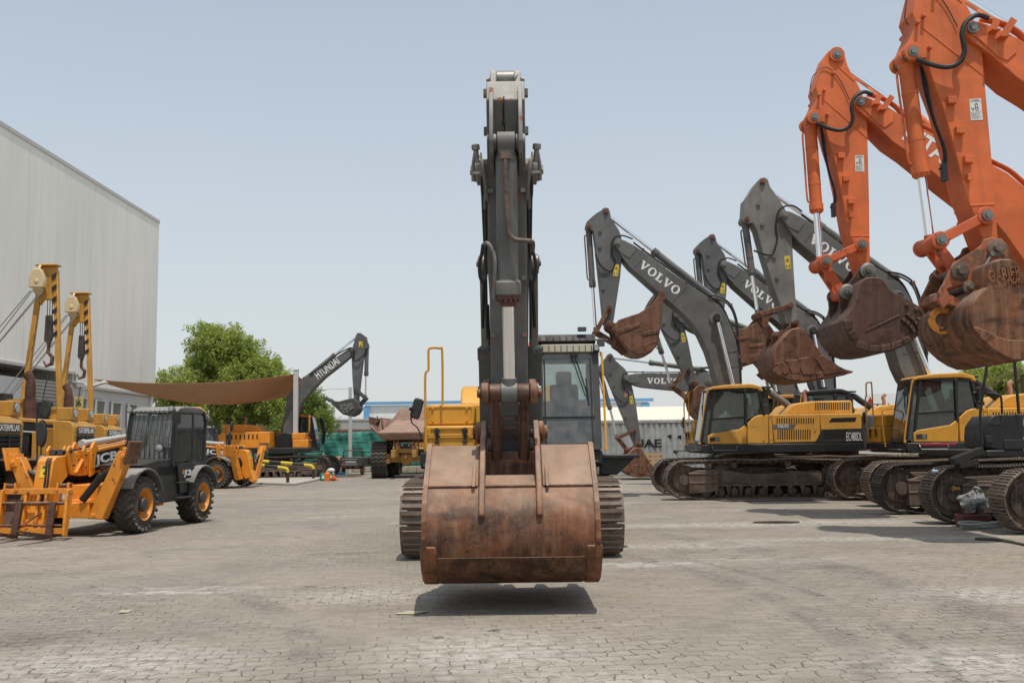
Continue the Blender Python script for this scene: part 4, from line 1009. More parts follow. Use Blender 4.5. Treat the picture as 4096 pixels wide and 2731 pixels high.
def ram(root, a, b, y, rb, rr, f, mb_mat, name, collar=True, rodm='chrome', pipe=None):
    """hydraulic cylinder from a (barrel end) to b (rod end); f: share of the length that is barrel"""
    A, B = Vector((a.real, y, a.imag)), Vector((b.real, y, b.imag)); d = (B - A); e = A + d * f; u = d.normalized()
    mb = MB(); mb.cyl(A + u * .10, e, rb, n=24)
    mb.cyl(e - u * .16, e - u * .02, rb * 1.14, n=24); mb.cyl(e - u * .02, e + u * .05, rb * .98, rb * .8, n=24)
    mb.cyl(A + u * .12, A + u * .18, rb * 1.06, n=24)
    mb.cyl(A + Vector((0, -rb * .8, 0)), A + Vector((0, rb * .8, 0)), rb * 1.05, n=20); mb.box(A + u * .06, (.12, rb * 1.5, rb * 1.7), Matrix((u, Vector((0, 1, 0)), u.cross(Vector((0, 1, 0))))).transposed())
    for i in range(10):
        t = 2 * math.pi * i / 10; s = Vector((0, 1, 0)); q = u.cross(s); c = e - u * .015 + (s * math.cos(t) + q * math.sin(t)) * rb * .98
        mb.cyl(c, c + u * .04, .017, n=6)
    o = mb.build(name, M[mb_mat], root)
    if pipe:
        m2 = MB(); s = u.cross(Vector((0, 1, 0))); s = s * pipe
        m2.tube([A + u * .25 + s * rb, A + u * .3 + s * (rb + .05), A.lerp(e, .5) + s * (rb + .05), e - u * .3 + s * (rb + .05), e - u * .2 + s * rb], .022, 8, 3); 
        for t in (.3, .7): c = A.lerp(e, t); m2.cyl(c - u * .03, c + u * .03, rb * 1.04, n=20)
        m2.build('pipe', M[mb_mat], o)
    mb = MB(); mb.cyl(e, B - u * .08, rr, n=20); rod = mb.build('rod', M[rodm], o)
    mb = MB(); mb.cyl(B + Vector((0, -rb * .75, 0)), B + Vector((0, rb * .75, 0)), rr * 1.75, n=20); mb.cyl(B - u * .16, B, rr * 1.25, n=16); mb.build('rod_eye', M[mb_mat], rod)
    return o

def hose(root, pts, r, m='rubber', name='hose'):
    mb = MB(); mb.tube(pts, r, 8, 6); return mb.build(name, M[m], root)

# outlines of the short arm machine (the nearest grey boom beside the cab) in metres
sV1 = Side(AX, AY)
V1 = dict(P=sV1('c6', [(335, 430)], .40)[0], B=sV1('c6', [(268, 1075)], .40)[0], Hp=sV1('c6', [(1108, 1020)], .45)[0], L=sV1('c6', [(320, 1215)], .40)[0],
          K=sV1('c6', [(168, 1128)], .30)[0], Mm=sV1('c6', [(268, 945)], .30)[0], C=sV1('c6', [(112, 300)], .30)[0], T=sV1('c6', [(243, 187)], .30)[0], A2=sV1('c6', [(1118, 868)], .30)[0])
V1['hose'] = sV1('c6', [(455, 400), (380, 375), (320, 385), (290, 440), (295, 520), (318, 580), (290, 640), (240, 640), (190, 590), (160, 520)], .4)
V1arm = sV1('c6', [(90, 270), (130, 232), (170, 200), (207, 178), (220, 163), (237, 157), (252, 158), (265, 165), (274, 195), (283, 240), (345, 335), (362, 380), (370, 430), (366, 560), (355, 700), (335, 830), (315, 960), (303, 1045), (285, 1078), (262, 1095), (240, 1088), (228, 1060), (218, 1000), (205, 870), (180, 640), (160, 450), (145, 345), (125, 328), (95, 325), (82, 300)], .25)
V1boom = sV1('c6', [(305, 428), (315, 408), (335, 400), (380, 410), (450, 445), (520, 490), (620, 560), (720, 638), (860, 735), (960, 803), (1060, 868), (1110, 905), (1150, 945), (1190, 1010), (1240, 1130), (1275, 1240), (1300, 1380), (1312, 1540), (1325, 1640), (1290, 1680), (1200, 1670), (1150, 1600), (1110, 1510), (1080, 1400), (1040, 1280), (980, 1150), (900, 1040), (800, 945), (690, 855), (600, 775), (430, 622), (380, 562), (325, 475)], .36)
V1bkt = sV1('c6', [(685, 790), (655, 845), (600, 922), (500, 985), (415, 1012), (345, 1036), (313, 1108), (330, 1150), (352, 1190), (395, 1240), (440, 1285), (490, 1305), (545, 1306), (600, 1288), (640, 1235), (662, 1140), (676, 1050), (690, 900)], .86)
V1ear = sV1('c6', [(236, 1085), (245, 1060), (268, 1044), (292, 1052), (340, 1075), (390, 1190), (420, 1290), (385, 1305), (345, 1270), (300, 1240), (302, 1190), (280, 1130), (250, 1112)], .3)
V1str = [sV1('c6', q, .86) for q in ([(530, 1135), (660, 1110), (655, 1140), (535, 1165)], [(545, 1235), (640, 1195), (625, 1265), (560, 1296)], [(330, 1120), (510, 1060), (508, 1085), (345, 1150)])]

# long arm, from the taller grey boom behind
BX, BY = 11.75, 27.0
sV3 = Side(BX, BY)
def j3(x, y, d=.35): return sV3('c9', [(x, y)], d)[0]
V3 = dict(P=j3(640, 345, .4), B=j3(705, 1063), L=j3(582, 1140), K=j3(485, 1000), Mm=j3(680, 945), C=j3(397, 370), T=j3(500, 125), A2=j3(1390, 745))
V3['hose'] = sV3('c9', [(760, 320), (700, 285), (640, 290), (600, 330), (590, 420), (600, 500), (570, 590), (520, 605), (440, 580)], .4); V3['st'] = (.435, .0)
V3arm = sV3('c9', [(440, 150), (460, 125), (482, 103), (510, 98), (530, 112), (545, 160), (605, 245), (640, 300), (675, 380), (690, 500), (700, 700), (712, 880), (722, 1000), (728, 1060), (705, 1092), (680, 1075), (650, 1060), (618, 960), (560, 800), (505, 620), (455, 440), (432, 400), (415, 400), (395, 402), (368, 392), (360, 372), (372, 335), (378, 245), (395, 225)], .26)
V3bkt = sV3('c9', [(1050, 1376), (1000, 1355), (960, 1322), (900, 1272), (850, 1212), (800, 1150), (775, 1104), (740, 1090), (688, 1100), (640, 1150), (600, 1192), (578, 1240), (566, 1290), (572, 1340), (600, 1392), (650, 1426), (700, 1440), (770, 1442), (850, 1432), (900, 1426), (970, 1412), (1040, 1402)], .88)
V3ear = sV3('c9', [(676, 1075), (690, 1045), (708, 1038), (728, 1050), (745, 1090), (700, 1150), (640, 1230), (600, 1260), (555, 1230), (552, 1180), (560, 1135), (575, 1115), (600, 1115), (640, 1105)], .3)
V3str = [sV3('c9', q, .88) for q in ([(560, 1372), (592, 1345), (628, 1385), (604, 1410)], [(680, 1400), (736, 1400), (732, 1436), (684, 1436)], [(845, 1388), (892, 1380), (900, 1420), (852, 1428)], [(582, 1330), (620, 1315), (665, 1345), (672, 1385), (640, 1400)], [(645, 1308), (720, 1300), (745, 1350), (740, 1395), (690, 1395)], [(725, 1296), (800, 1285), (838, 1340), (830, 1400), (760, 1402)], [(850, 1300), (885, 1270), (1000, 1345), (1080, 1385), (990, 1385), (905, 1400)])]

def attach(root, kit, armk, bk, tgt, cols, widths, text=None, boom=V1boom, boomref=None, armrefs=None, n_open=5, raised=True, sticker='stickeryellow', hoses=True, sgn=1, bscale=None):
    """pose the outlines on a machine: tgt holds its pivots P, B (arm), H (boom hoist pin), L (bucket link)"""
    arm, aref = armk; bkt, ear, strips, bref, nop, teeth = bk
    wa, wb, wk = widths; mg, mr = cols
    P, B, Hh, L = tgt['P'], tgt['B'], tgt['H'], tgt['L']
    A = lambda pts: sim(pts, aref['P'], aref['B'], P, B)
    Bm = lambda pts: sim(pts, V1['P'], V1['Hp'], P, Hh)
    Kt = lambda pts: sim(pts, bref['B'], bref['L'], B, L)
    if boom is not None:
        mb = MB(); mb.prism(Bm(boom), -wb / 2, wb / 2)
        bo = mb.build('boom', M[mg], root, bevel=.012)
        # welded seams, cheek plate at the tip, hoist pin bosses
        mb = MB()
        VU = V1['Hp'] - V1['P']
        q = Bm([V1['P'] + VU * t + VU * 1j * u for t, u in ((-.022, .03), (-.02, -.026), (.092, -.057), (.154, -.04), (.156, .043), (.085, .052))])
        for s in (-1, 1): mb.prism(q, s * wb / 2 - .012, s * wb / 2 + .018)
        mb.build('cheek_plate', M[mg], bo, bevel=.008, split=True)
        mb = MB(); pin(mb, P, -wb / 2 - .06, wb / 2 + .06, .085); pin(mb, Hh, -wb / 2 - .12, wb / 2 + .12, .11)
        for s in (-1, 1): mb.cyl((Hh.real, s * wb / 2, Hh.imag), (Hh.real, s * (wb / 2 + .05), Hh.imag), .20, n=24)
        mb.build('pivot_pin', M['pin'], bo, split=True)
        mb = MB()
        for (ta, ua), (tb_, ub) in (((.66, -.062), (.647, .102)), ((.24, -.041), (.233, .068)), ((1.18, .225), (1.30, .105)), ((1.27, .305), (1.385, .19))):
            a_, b_ = Bm([V1['P'] + VU * ta + VU * 1j * ua, V1['P'] + VU * tb_ + VU * 1j * ub])
            for s in (-1, 1): mb.bar((a_.real, s * wb / 2, a_.imag), (b_.real, s * wb / 2, b_.imag), .022, .028, (0.001, 0, 1))
        mb.build('weld_seam', M[mg], bo, split=True)
        A2 = Bm([V1['A2']])[0]
        mb = MB(); u = (A2 - P) / abs(A2 - P)
        for s in (-1, 1): mb.prism([A2 - u * .12, A2 - 1j * u * .12, A2 + u * .12, A2 + u * .3 + 1j * u * .25, A2 - u * .3 + 1j * u * .25], s * .17 - .03, s * .17 + .03)
        pin(mb, A2, -.24, .24, .06); mb.build('bracket', M[mg], bo, bevel=.008, split=True)
    Tt = A([aref['T']])[0]
    mb = MB(); mb.prism(A(arm), -wa / 2, wa / 2); ar = mb.build('arm', M[tgt.get('armmat', mg)], root, bevel=.012)
    if boom is not None:
        ram(root, A2, Tt, 0, .115, .058, .56 if text != 'HYUNDAI' else .52, mg, 'arm_cylinder', pipe=None)
    # arm details: pivots, pads, seam, sticker
    mb = MB(); pin(mb, Tt, -wa / 2 - .05, wa / 2 + .05, .075); C = A([aref['C']])[0]; pin(mb, C, -wa / 2 - .05, wa / 2 + .05, .07); Mm = A([aref['Mm']])[0]; pin(mb, Mm, -wa / 2 - .12, wa / 2 + .12, .075); pin(mb, B, -wa / 2 - .26, wa / 2 + .26, .085)
    mb.build('pivot_pin', M['rust'] if mr else M['pin'], ar, split=True)
    v = B - P
    mb = MB()
    for t, u in ((-.12, .22), (.07, .2), (.38, .12), (.57, .11)):
        c = P + v * t + v * 1j * u
        for s in (-1, 1): mb.box((c.real, s * (wa / 2 + .015), c.imag), (.10, .05, .07))
    mb.build('pad', M[mg], ar, split=True)
    if sticker:
        st_ = aref.get('st', (.33, -.02)); c = P + v * st_[0] + v * 1j * st_[1]; d = -v / abs(v); e = d / 1j
        mb = MB(); hh, hw = .20 * sgn, .085
        st = []
        for s in (-1, 1):
            q = [c - d * .18 - e * .075, c - d * .18 + e * .075, c + d * .18 + e * .075, c + d * .18 - e * .075]; mb.prism(q, s * (wa / 2 + .001), s * (wa / 2 + .006))
        sk = mb.build('warning_sticker', M[sticker], ar, split=True)
        mb = MB()
        for s in (-1, 1):
            y = s * (wa / 2 + .006)
            tri = [c + d * .02 - e * .058, c + d * .02 + e * .058, c + d * .13]; tin = [c + d * .033 - e * .036, c + d * .033 + e * .036, c + d * .105]
            mb.ring([(p.real, y, p.imag) for p in tri], [(p.real, y, p.imag) for p in tin], (0, s * .002, 0))
            mb.prism([c + d * .045 - e * .012, c + d * .045 + e * .012, c + d * .085 + e * .006, c + d * .085 - e * .006], y, y + s * .002)
            mb.prism([c - d * .15 + e * .03, c - d * .15 + e * .05, c - d * .06 + e * .05, c - d * .06 + e * .03], y, y + s * .002)
            mb.prism([c - d * .15 - e * .05, c - d * .15 - e * .03, c - d * .04 - e * .03, c - d * .04 - e * .05], y, y + s * .002)
            mb.prism([c - d * .11 - e * .015, c - d * .11 + e * .02, c - d * .1 + e * .02, c - d * .1 - e * .015], y, y + s * .002)
        mb.build('print', M['ink'], sk)
    # bucket cylinder and links
    K = tgt.get('K') or (A([aref['K']])[0])
    ram(root, C, K, 0, .095, .052, tgt.get('fb', .56), 'greyworn' if mg.startswith('grey') else mg, 'bucket_cylinder', pipe=tgt.get('pipe', 1))
    mb = MB()
    for s in (-1, 1): mb.bar((K.real, s * (wa / 2 + .05), K.imag), (Mm.real, s * (wa / 2 + .05), Mm.imag), .05, .13, (0, 1, 0) if False else (0.001, 0, 1), .06)
    mb.build('side_link', M[mr or mg], root, bevel=.01, split=True)
    mb = MB(); 
    for s in (-1, 1): mb.bar((K.real, s * .11, K.imag), (L.real, s * .11, L.imag), .07, .17, (0.001, 0, 1), .07)
    mb.bar(((K * .75 + L * .25).real, -.1, (K * .75 + L * .25).imag), ((K * .75 + L * .25).real, .1, (K * .75 + L * .25).imag), .12, .12)
    pin(mb, K, -wa / 2 - .13, wa / 2 + .13, .095); pin(mb, L, -.42, .42, .08)
    mb.build('bucket_link', M[mr or mg], root, bevel=.01)
    tp = Kt([teeth[0], teeth[0] + teeth[1]]) if teeth else None
    bucket(root, Kt(bkt), nop, wk, cols[1] or 'rust', Kt(ear), .30, (tp[0], tp[1] - tp[0]) if tp else None, [Kt(q) for q in strips])
    # lettering on both sides of the boom
    if boom is not None and text:
        ax = Bm([V1['P'] + (V1['Hp'] - V1['P']) * t + (V1['Hp'] - V1['P']) * 1j * u for t, u in (tgt.get('tx') or ((.25, .0534), (.64, .049)))])
        d = ax[1] - ax[0]; h_ = tgt.get('th', .26)
        mb = MB(); y = wb / 2 + .002
        letters(mb, text, (ax[0].real, y, ax[0].imag), (d.real, 0, d.imag), ((d / abs(d) * -1j).real, 0, (d / abs(d) * -1j).imag), abs(d), h_, .004, bold=.03, slab=text == 'VOLVO') if sgn > 0 else None
        if sgn < 0:
            y = -wb / 2 - .002; a0 = ax[1]; d = ax[0] - ax[1]
            letters(mb, text, (a0.real, y, a0.imag), (d.real, 0, d.imag), ((d / abs(d) * 1j).real, 0, (d / abs(d) * 1j).imag), abs(d), h_, .004, bold=.03, slab=text == 'VOLVO')
        mb.build('lettering', M['white'], bo)
    # hoses and pipes
    if boom is not None and hoses:
        u = Hh - P
        base = [P + u * t + u * 1j * o for t, o in ((.02, -.06), (.10, -.085), (.22, -.085), (.45, -.09), (.70, -.10), (.9, -.118), (1.0, -.105), (1.15, -.02), (1.27, .06), (1.42, .2))]
        mb = MB()
        for k_, yy in enumerate((wb / 2 - .04, wb / 2 - .11)):
            mb.tube([(p.real, yy, p.imag) for p in base[1:]], .022, 7, 4)
        mb.build('pipe', M['blackmatte'], bo)
        bend = [P + u * t + u * 1j * o for t, o in ((.84, -.112), (.93, -.155), (1.03, -.158), (1.14, -.09), (1.24, .02), (1.34, .13), (1.47, .29))]
        for k_, yy in enumerate((wb / 2 + .035, wb / 2 - .07)):
            mb = MB(); mb.tube([(p.real, yy, p.imag - .04 * k_) for p in bend], .030, 8, 5); mb.build('hose', M['dustpipe'] if k_ else M['rubber'], bo)
        mb = MB()
        for i in (2, 4, 5): p = bend[i]; mb.box((p.real, wb / 2 - .02, p.imag), (.09, .17, .09))
        for t in (.2, .42, .64): p = P + u * t + u * 1j * -.085; mb.box((p.real, wb / 2 - .07, p.imag), (.06, .14, .08))
        mb.build('hose_clamp', M['rust'], bo, split=True)
        mb = MB(); y = wa / 2 + .10; w2 = v / abs(v)
        pts = A(aref['hose'])
        mb.tube([(p.real, y - .04 + .05 * math.sin(i * .9), p.imag) for i, p in enumerate(pts)], .026, 8, 6); mb.build('hose', M['rubber'], ar)
    return ar

BK1 = (V1bkt, V1ear, V1str, V1, 5, sV1('c6', [(682, 860), (672, 780)], .6)); BK1 = BK1[:5] + ((BK1[5][0], BK1[5][1] - BK1[5][0]),)
BK3 = (V3bkt, V3ear, V3str, V3, 7, sV3('c9', [(1010, 1389), (1090, 1386)], .6)); BK3 = BK3[:5] + ((BK3[5][0], BK3[5][1] - BK3[5][0]),)
# ------------------------------------------------------------------ the excavators
def row_machine(name, label, X, Y, style, group='excavators parked in a row', mats=('rustmuddy', 'frame'), rz=math.pi, fine=True, body=True):
    root = thing(name, label, 'excavator', (X, Y, 0), rz, group)
    track(root, 1.37, mats=mats, fine=fine); track(root, -1.37, mats=mats, fine=fine)
    if body: superstructure(root, style)
    return root
def tg(side, **kw):
    d = {}
    for k, (c, x, y, dy) in kw.items(): d[k] = side(c, [(x, y)], dy)[0]
    return d
GW = ('grey', 'rust')
# nearest yellow one, with its grey boom carrying white letters
e = row_machine('excavator', 'yellow excavator with model number on its flank, bucket raised beside the central cab', AX, AY, dict(body='yellow2', model='EC480DL', intake='dustpipe'))
t = tg(sV1, P=('c6', 335, 430, .4), B=('c6', 268, 1075, .4), H=('c6', 1108, 1020, .45), L=('c6', 320, 1215, .4), K=('c6', 168, 1128, .3))
attach(e, None, (V1arm, V1), BK1, t, GW, (.50, .72, 1.72), 'VOLVO')
mb = MB(); c, b = t['H'], complex(.30, 2.3)
for s in (-1, 1): ram(e, b + 0.06j, c, s * .50, .11, .062, .30, 'blackmatte', 'boom_cylinder')
# brighter yellow one in front
e = row_machine('excavator', 'bright yellow excavator with red tape along the edge of its deck', BX, BY, dict(body='yellow', intake='blackmatte', redtape=True, rail2=True, plate=False))
t = tg(sV3, P=('c9', 640, 345, .4), B=('c9', 705, 1063, .35), L=('c9', 582, 1140, .35), K=('c9', 485, 1000, .35)); VU = V1['Hp'] - V1['P']
A2 = V3['A2']; t['H'] = t['P'] + (A2 - t['P']) * VU / (V1['A2'] - V1['P'])
t['armmat'] = 'greypale'
attach(e, None, (V3arm, V3), BK3, t, GW, (.54, .76, 1.78), 'VOLVO')
for s in (-1, 1): ram(e, complex(.30, 2.4), t['H'], s * .52, .115, .064, .30, 'blackmatte', 'boom_cylinder')
# the ones behind
def from_boom(side, P, A2):
    p, a = side(P[0], [P[1:3]], .4)[0], side(A2[0], [A2[1:3]], .4)[0]
    return p, p + (a - p) * VU / (V1['A2'] - V1['P'])
X2, Y2 = 11.1, 34.6
s2 = Side(X2, Y2)
e = row_machine('excavator', 'black cab excavator half hidden behind the yellow one with a model number', X2, Y2, dict(body='yellow2', cabm='black', roof='black', intake='blackmatte', plate=False))
p, h = from_boom(s2, ('c9', 240, 670), ('c9', 835, 990)); bb = s2('c9', [(205, 1140)], .4)[0]
t = dict(P=p, H=h, B=bb); t['L'] = bb + (V1['L'] - V1['B']) * (t['H'] - p) / VU * complex(math.cos(.1), math.sin(.1))
attach(e, None, (V1arm, V1), BK1, t, GW, (.50, .72, 1.72), 'VOLVO')
for s in (-1, 1): ram(e, complex(.30, 2.4), t['H'], s * .50, .11, .062, .34, 'blackmatte', 'boom_cylinder')
X4, Y4 = 10.6, 38.5
s4 = Side(X4, Y4)
e = row_machine('excavator', 'excavator whose rusty linkage and bucket hang just left of the nearest yellow cab', X4, Y4, dict(body='yellow2', intake='blackmatte', plate=False))
p, h = from_boom(s4, ('c6', 800, 1000), ('c6', 1465, 1135))
t = dict(P=p, H=h, B=s4('c7', [(897, 440)], .3)[0], L=s4('c7', [(850, 578)], .3)[0], K=s4('c7', [(705, 470)], .3)[0])
attach(e, None, (V1arm, V1), BK3, t, GW, (.48, .68, 1.65), None)
for s in (-1, 1): ram(e, complex(.30, 2.3), t['H'], s * .50, .11, .062, .40, 'blackmatte', 'boom_cylinder')
X6, Y6 = 11.8, 45.6
s6 = Side(X6, Y6)
e = row_machine('excavator', 'excavator with level grey boom, rust scar on its arm and bucket just above ground', X6, Y6, dict(body='yellow2', cabm='black', plate=False, detail=False), fine=False)
p, h = from_boom(s6, ('c7', 255, 395), ('c7', 990, 300))
t = dict(P=p, H=h, B=s6('c7', [(370, 1025)], .3)[0], L=s6('c7', [(265, 1080)], .3)[0], K=s6('c7', [(175, 965)], .3)[0])
ar = attach(e, None, (V1arm, V1), BK3, t, GW, (.50, .72, 1.72), 'VOLVO')
ar.name = 'arm'
mb = MB(); mb.prism(s6('c7', [(225, 470), (245, 480), (270, 520), (268, 560), (245, 580), (228, 560), (240, 520)], .25), .25, .258); mb.build('rust_scar', M['exhaust'], ar)
# ------------------------------------------------------------------ the orange pair
OX, OY = 11.1, 21.7
sO = Side(OX, OY)
def jo(x, y, d=.4, c='c10'): return sO(c, [(x, y)], d)[0]
KO = dict(P=jo(478, 425), B=jo(873, 433, .4, 'c11'), L=jo(677, 632, .4, 'c11'), T=jo(333, 105), C=jo(183, 520), Mm=jo(492, 1365), K=jo(255, 1475),
          hose=sO('c10', [(560, 380), (500, 365), (440, 400), (415, 460), (425, 540), (400, 595), (340, 612), (260, 590), (195, 560)], .45), st=(.363, .02))
KOarm = sO('c10', [(275, 88), (300, 75), (340, 70), (368, 85), (382, 130), (400, 195), (445, 270), (490, 360), (515, 450), (527, 560), (530, 700), (535, 900), (540, 1100), (542, 1300), (545, 1480), (548, 1560), (520, 1580), (495, 1560), (470, 1480), (420, 1320), (400, 1260), (355, 1010), (310, 800), (275, 690), (240, 560), (215, 560), (180, 565), (150, 540), (145, 505), (165, 470), (190, 420), (200, 370), (185, 330), (200, 280), (230, 180), (255, 110)], .3)
KOboom = sO('c10', [(432, 440), (445, 405), (478, 388), (520, 395), (600, 430), (690, 480), (800, 555), (960, 640), (1150, 740), (1345, 840), (1450, 900), (1561, 990), (1700, 1120), (1850, 1330), (1960, 1600), (2030, 1950), (2040, 2200), (1900, 2260), (1820, 2150), (1740, 1850), (1640, 1600), (1561, 1480), (1450, 1320), (1375, 1225), (1200, 1085), (1050, 970), (900, 845), (800, 765), (690, 690), (640, 640), (560, 560), (470, 490)], .36)
KObk = sO('c11', [(1475, 835), (1420, 800), (1350, 760), (1250, 700), (1180, 655), (1150, 650), (1085, 610), (1045, 550), (1010, 505), (960, 493), (870, 497), (830, 522), (800, 570), (760, 745), (690, 840), (652, 900), (668, 990), (700, 1060), (745, 1105), (790, 1142), (890, 1195), (1000, 1197), (1110, 1182), (1220, 1135), (1300, 1088), (1330, 1040), (1440, 985)], .95)
KOear = sO('c11', [(790, 420), (810, 390), (870, 375), (925, 395), (950, 480), (900, 560), (800, 620), (740, 760), (650, 920), (625, 930), (612, 800), (600, 640), (615, 590), (670, 570), (700, 540)], .36)
KOstr = [sO('c11', q, .95) for q in ([(765, 1150), (800, 1095), (880, 1130), (870, 1190)], [(888, 1195), (895, 1135), (985, 1140), (985, 1198)], [(1000, 1198), (1000, 1140), (1085, 1120), (1100, 1180)], [(1100, 1180), (1095, 1118), (1185, 1085), (1220, 1135)], [(1215, 1135), (1200, 1075), (1280, 1040), (1312, 1090)], [(690, 1020), (755, 990), (790, 1065), (735, 1090)], [(640, 910), (665, 895), (730, 900), (730, 985), (660, 990)], [(850, 1000), (1175, 845), (1185, 853), (860, 1008)])]
def orange_front(root, q, bkt, label_text, wk, T, mbk='rustdark', sh=0.0):
    """q maps the outlines of the smaller orange arm onto this machine"""
    mb = MB(); wb = .78; mb.prism(q(KOboom), -wb / 2, wb / 2); bo = mb.build('boom', M['orange'], root, bevel=.014)
    P, B, L, C, Mm, K, Tt = q([KO['P'], KO['B'], KO['L'], KO['C'], KO['Mm'], KO['K'], KO['T']])
    c_ = q(sO('c10', [(440, 440), (450, 405), (478, 390), (600, 440), (690, 500), (690, 560), (640, 600), (600, 585), (500, 480)], .36))
    mb = MB()
    for s in (-1, 1): mb.prism(c_, s * wb / 2 - .01, s * wb / 2 + .022)
    mb.build('cheek_plate', M['orange'], bo, bevel=.01, split=True)
    mb = MB(); pin(mb, P, -wb / 2 - .07, wb / 2 + .07, .10)
    mb.build('pivot_pin', M['pin'], bo, split=True)
    mb = MB()
    for a, b in (((575, 455), (605, 385)), ((615, 490), (690, 390))):
        z0, z1 = q(sO('c10', [a, b], .4)); mb.bar((z0.real, wb / 2 + .03, z0.imag), (z1.real, wb / 2 + .03, z1.imag), .02, .12, (0.001, 0, 1)); mb.bar((z0.real, wb / 2, z0.imag), (z0.real, wb / 2 + .2, z0.imag), .14, .02)
    mb.build('bracket', M['orange'], bo, split=True)
    mb = MB()
    for k_, yy in enumerate((wb / 2 - .06, wb / 2 - .16)):
        pts = q(sO('c10', [(540, 385), (640, 415), (720, 465), (790, 535), (960, 625), (1160, 728), (1350, 825), (1470, 885), (1561, 960), (1720, 1100)], .36)); mb.tube([(z.real, yy, z.imag + .06) for z in pts], .035, 8, 4)
    mb.build('pipe', M['orange'], bo)
    if label_text:
        a, b = q(sO('c10', [(752, 672), (1205, 955)], .4)); d = b - a; u = d / abs(d)
        mb = MB(); letters(mb, label_text, (a.real, wb / 2 + .003, a.imag), (d.real, 0, d.imag), ((u * -1j).real, 0, (u * -1j).imag), abs(d), .42, .004, bold=.025); mb.build('lettering', M['white'], bo)
    wa = .60
    mb = MB(); mb.prism(q(KOarm), -wa / 2, wa / 2); ar = mb.build('arm', M['orange'], root, bevel=.014)
    mb = MB(); pin(mb, Tt, -wa / 2 - .07, wa / 2 + .07, .10); pin(mb, C, -wa / 2 - .07, wa / 2 + .07, .09); mb.build('pivot_pin', M['pin'], ar, split=True)
    mb = MB()
    for s in (-1, 1):
        for z, r in ((Tt, .17), (C, .15)): mb.cyl((z.real, s * wa / 2, z.imag), (z.real, s * (wa / 2 + .05), z.imag), r, n=24)
    for a, b in (((228, 400), (528, 665)), ((275, 135), (440, 290)), ((415, 1310), (540, 1310))):
        z0, z1 = q(sO('c10', [a, b], .3))
        for s in (-1, 1): mb.bar((z0.real, s * wa / 2, z0.imag), (z1.real, s * wa / 2, z1.imag), .02, .03, (0.001, 0, 1))
    for x, y in ((350, 785), (382, 937), (415, 1085), (412, 1175), (238, 355), (258, 515), (298, 243), (205, 385)):
        z = q(sO('c10', [(x, y)], .3))[0]; g = .12 if x > 340 else .05
        for s in (-1, 1):
            mb.box((z.real, s * (wa / 2 + .05), z.imag), (g * 1.2 * (.5 if y == 1175 else 1), .10, g))
            if g > .1:
                for i in (-.03, .03):
                    for j in (-.03, .03): mb.cyl((z.real + i, s * (wa / 2 + .10), z.imag + j), (z.real + i, s * (wa / 2 + .106), z.imag + j), .011, n=6)
    mb.build('pad', M['orange'], ar, bevel=.006, split=True)
    # warning sticker with its little figure and lines of print
    st = q(sO('c10', [(445, 780), (503, 778), (507, 886), (447, 886)], .3)); mb = MB(); mb.prism(st, wa / 2 + .001, wa / 2 + .006); sk = mb.build('warning_sticker', M['stickerwhite'], ar)
    mb = MB(); y = wa / 2 + .006; W_ = lambda u, v: st[0] + (st[1] - st[0]) * u + (st[3] - st[0]) * v
    up = (st[0] - st[3]); up = up / abs(up); dx = st[1] - st[0]; a = W_(.22, .11)
    letters(mb, 'WARNING', (a.real, y, a.imag), (dx.real, 0, dx.imag), (up.real, 0, up.imag), abs(dx) * .62, abs(st[3] - st[0]) * .07, .002, bold=.02)
    mb.prism([W_(.08, .11), W_(.18, .11), W_(.13, .035)], y, y + .002)
    for v in (.14, .62): mb.prism([W_(.03, v), W_(.97, v), W_(.97, v + .006), W_(.03, v + .006)], y, y + .002)
    mb.ring([(W_(.6 + .15 * math.cos(t_ * .5236), .5 + .08 * math.sin(t_ * .5236)).real, y, W_(.6 + .15 * math.cos(t_ * .5236), .5 + .08 * math.sin(t_ * .5236)).imag) for t_ in range(12)], [(W_(.6 + .11 * math.cos(t_ * .5236), .5 + .055 * math.sin(t_ * .5236)).real, y, W_(.6 + .11 * math.cos(t_ * .5236), .5 + .055 * math.sin(t_ * .5236)).imag) for t_ in range(12)], (0, .002, 0))
    for u1, v1, u2, v2 in ((.45, .25, .52, .5), (.62, .22, .70, .48), (.45, .25, .62, .22), (.2, .5, .4, .42), (.2, .5, .12, .4), (.25, .55, .3, .45)):
        p0, p1 = W_(u1, v1), W_(u2, v2); n_ = (p1 - p0) / abs(p1 - p0) * 1j * .006; mb.prism([p0 - n_, p1 - n_, p1 + n_, p0 + n_], y, y + .002)
    for i, tx_ in enumerate(('Keep away from', 'machine during', 'operation.', 'Personal injury', 'or death may', 'result if hit by', 'the machine.')):
        a = W_(.07, .695 + i * .043); letters(mb, tx_, (a.real, y, a.imag), (dx.real, 0, dx.imag), (up.real, 0, up.imag), abs(dx) * .86 * len(tx_) / 16, abs(st[3] - st[0]) * .026, .002)
    mb.build('print', M['ink'], sk)
    ram(root, q([sO('c10', [(1118 * 0 + 1445, 905)], .3)[0]])[0], Tt, 0, .13, .07, .50, 'orange', 'arm_cylinder')
    ram(root, C, K, 0, .135, .075, .63, 'orange', 'bucket_cylinder', pipe=1)
    mb = MB()
    for s in (-1, 1):
        mb.bar((K.real, s * (wa / 2 + .06), K.imag), (Mm.real, s * (wa / 2 + .06), Mm.imag), .07, .16, (0.001, 0, 1), .05)
        for z in (K, Mm): mb.cyl((z.real, s * (wa / 2 + .02), z.imag), (z.real, s * (wa / 2 + .11), z.imag), .15, n=24)
    sl_ = mb.build('side_link', M['orangeworn'], root, bevel=.012, split=True)
    mb = MB(); pin(mb, K, -wa / 2 - .16, wa / 2 + .16, .09); pin(mb, Mm, -wa / 2 - .16, wa / 2 + .16, .09); mb.build('pivot_pin', M['pin'], sl_, split=True)
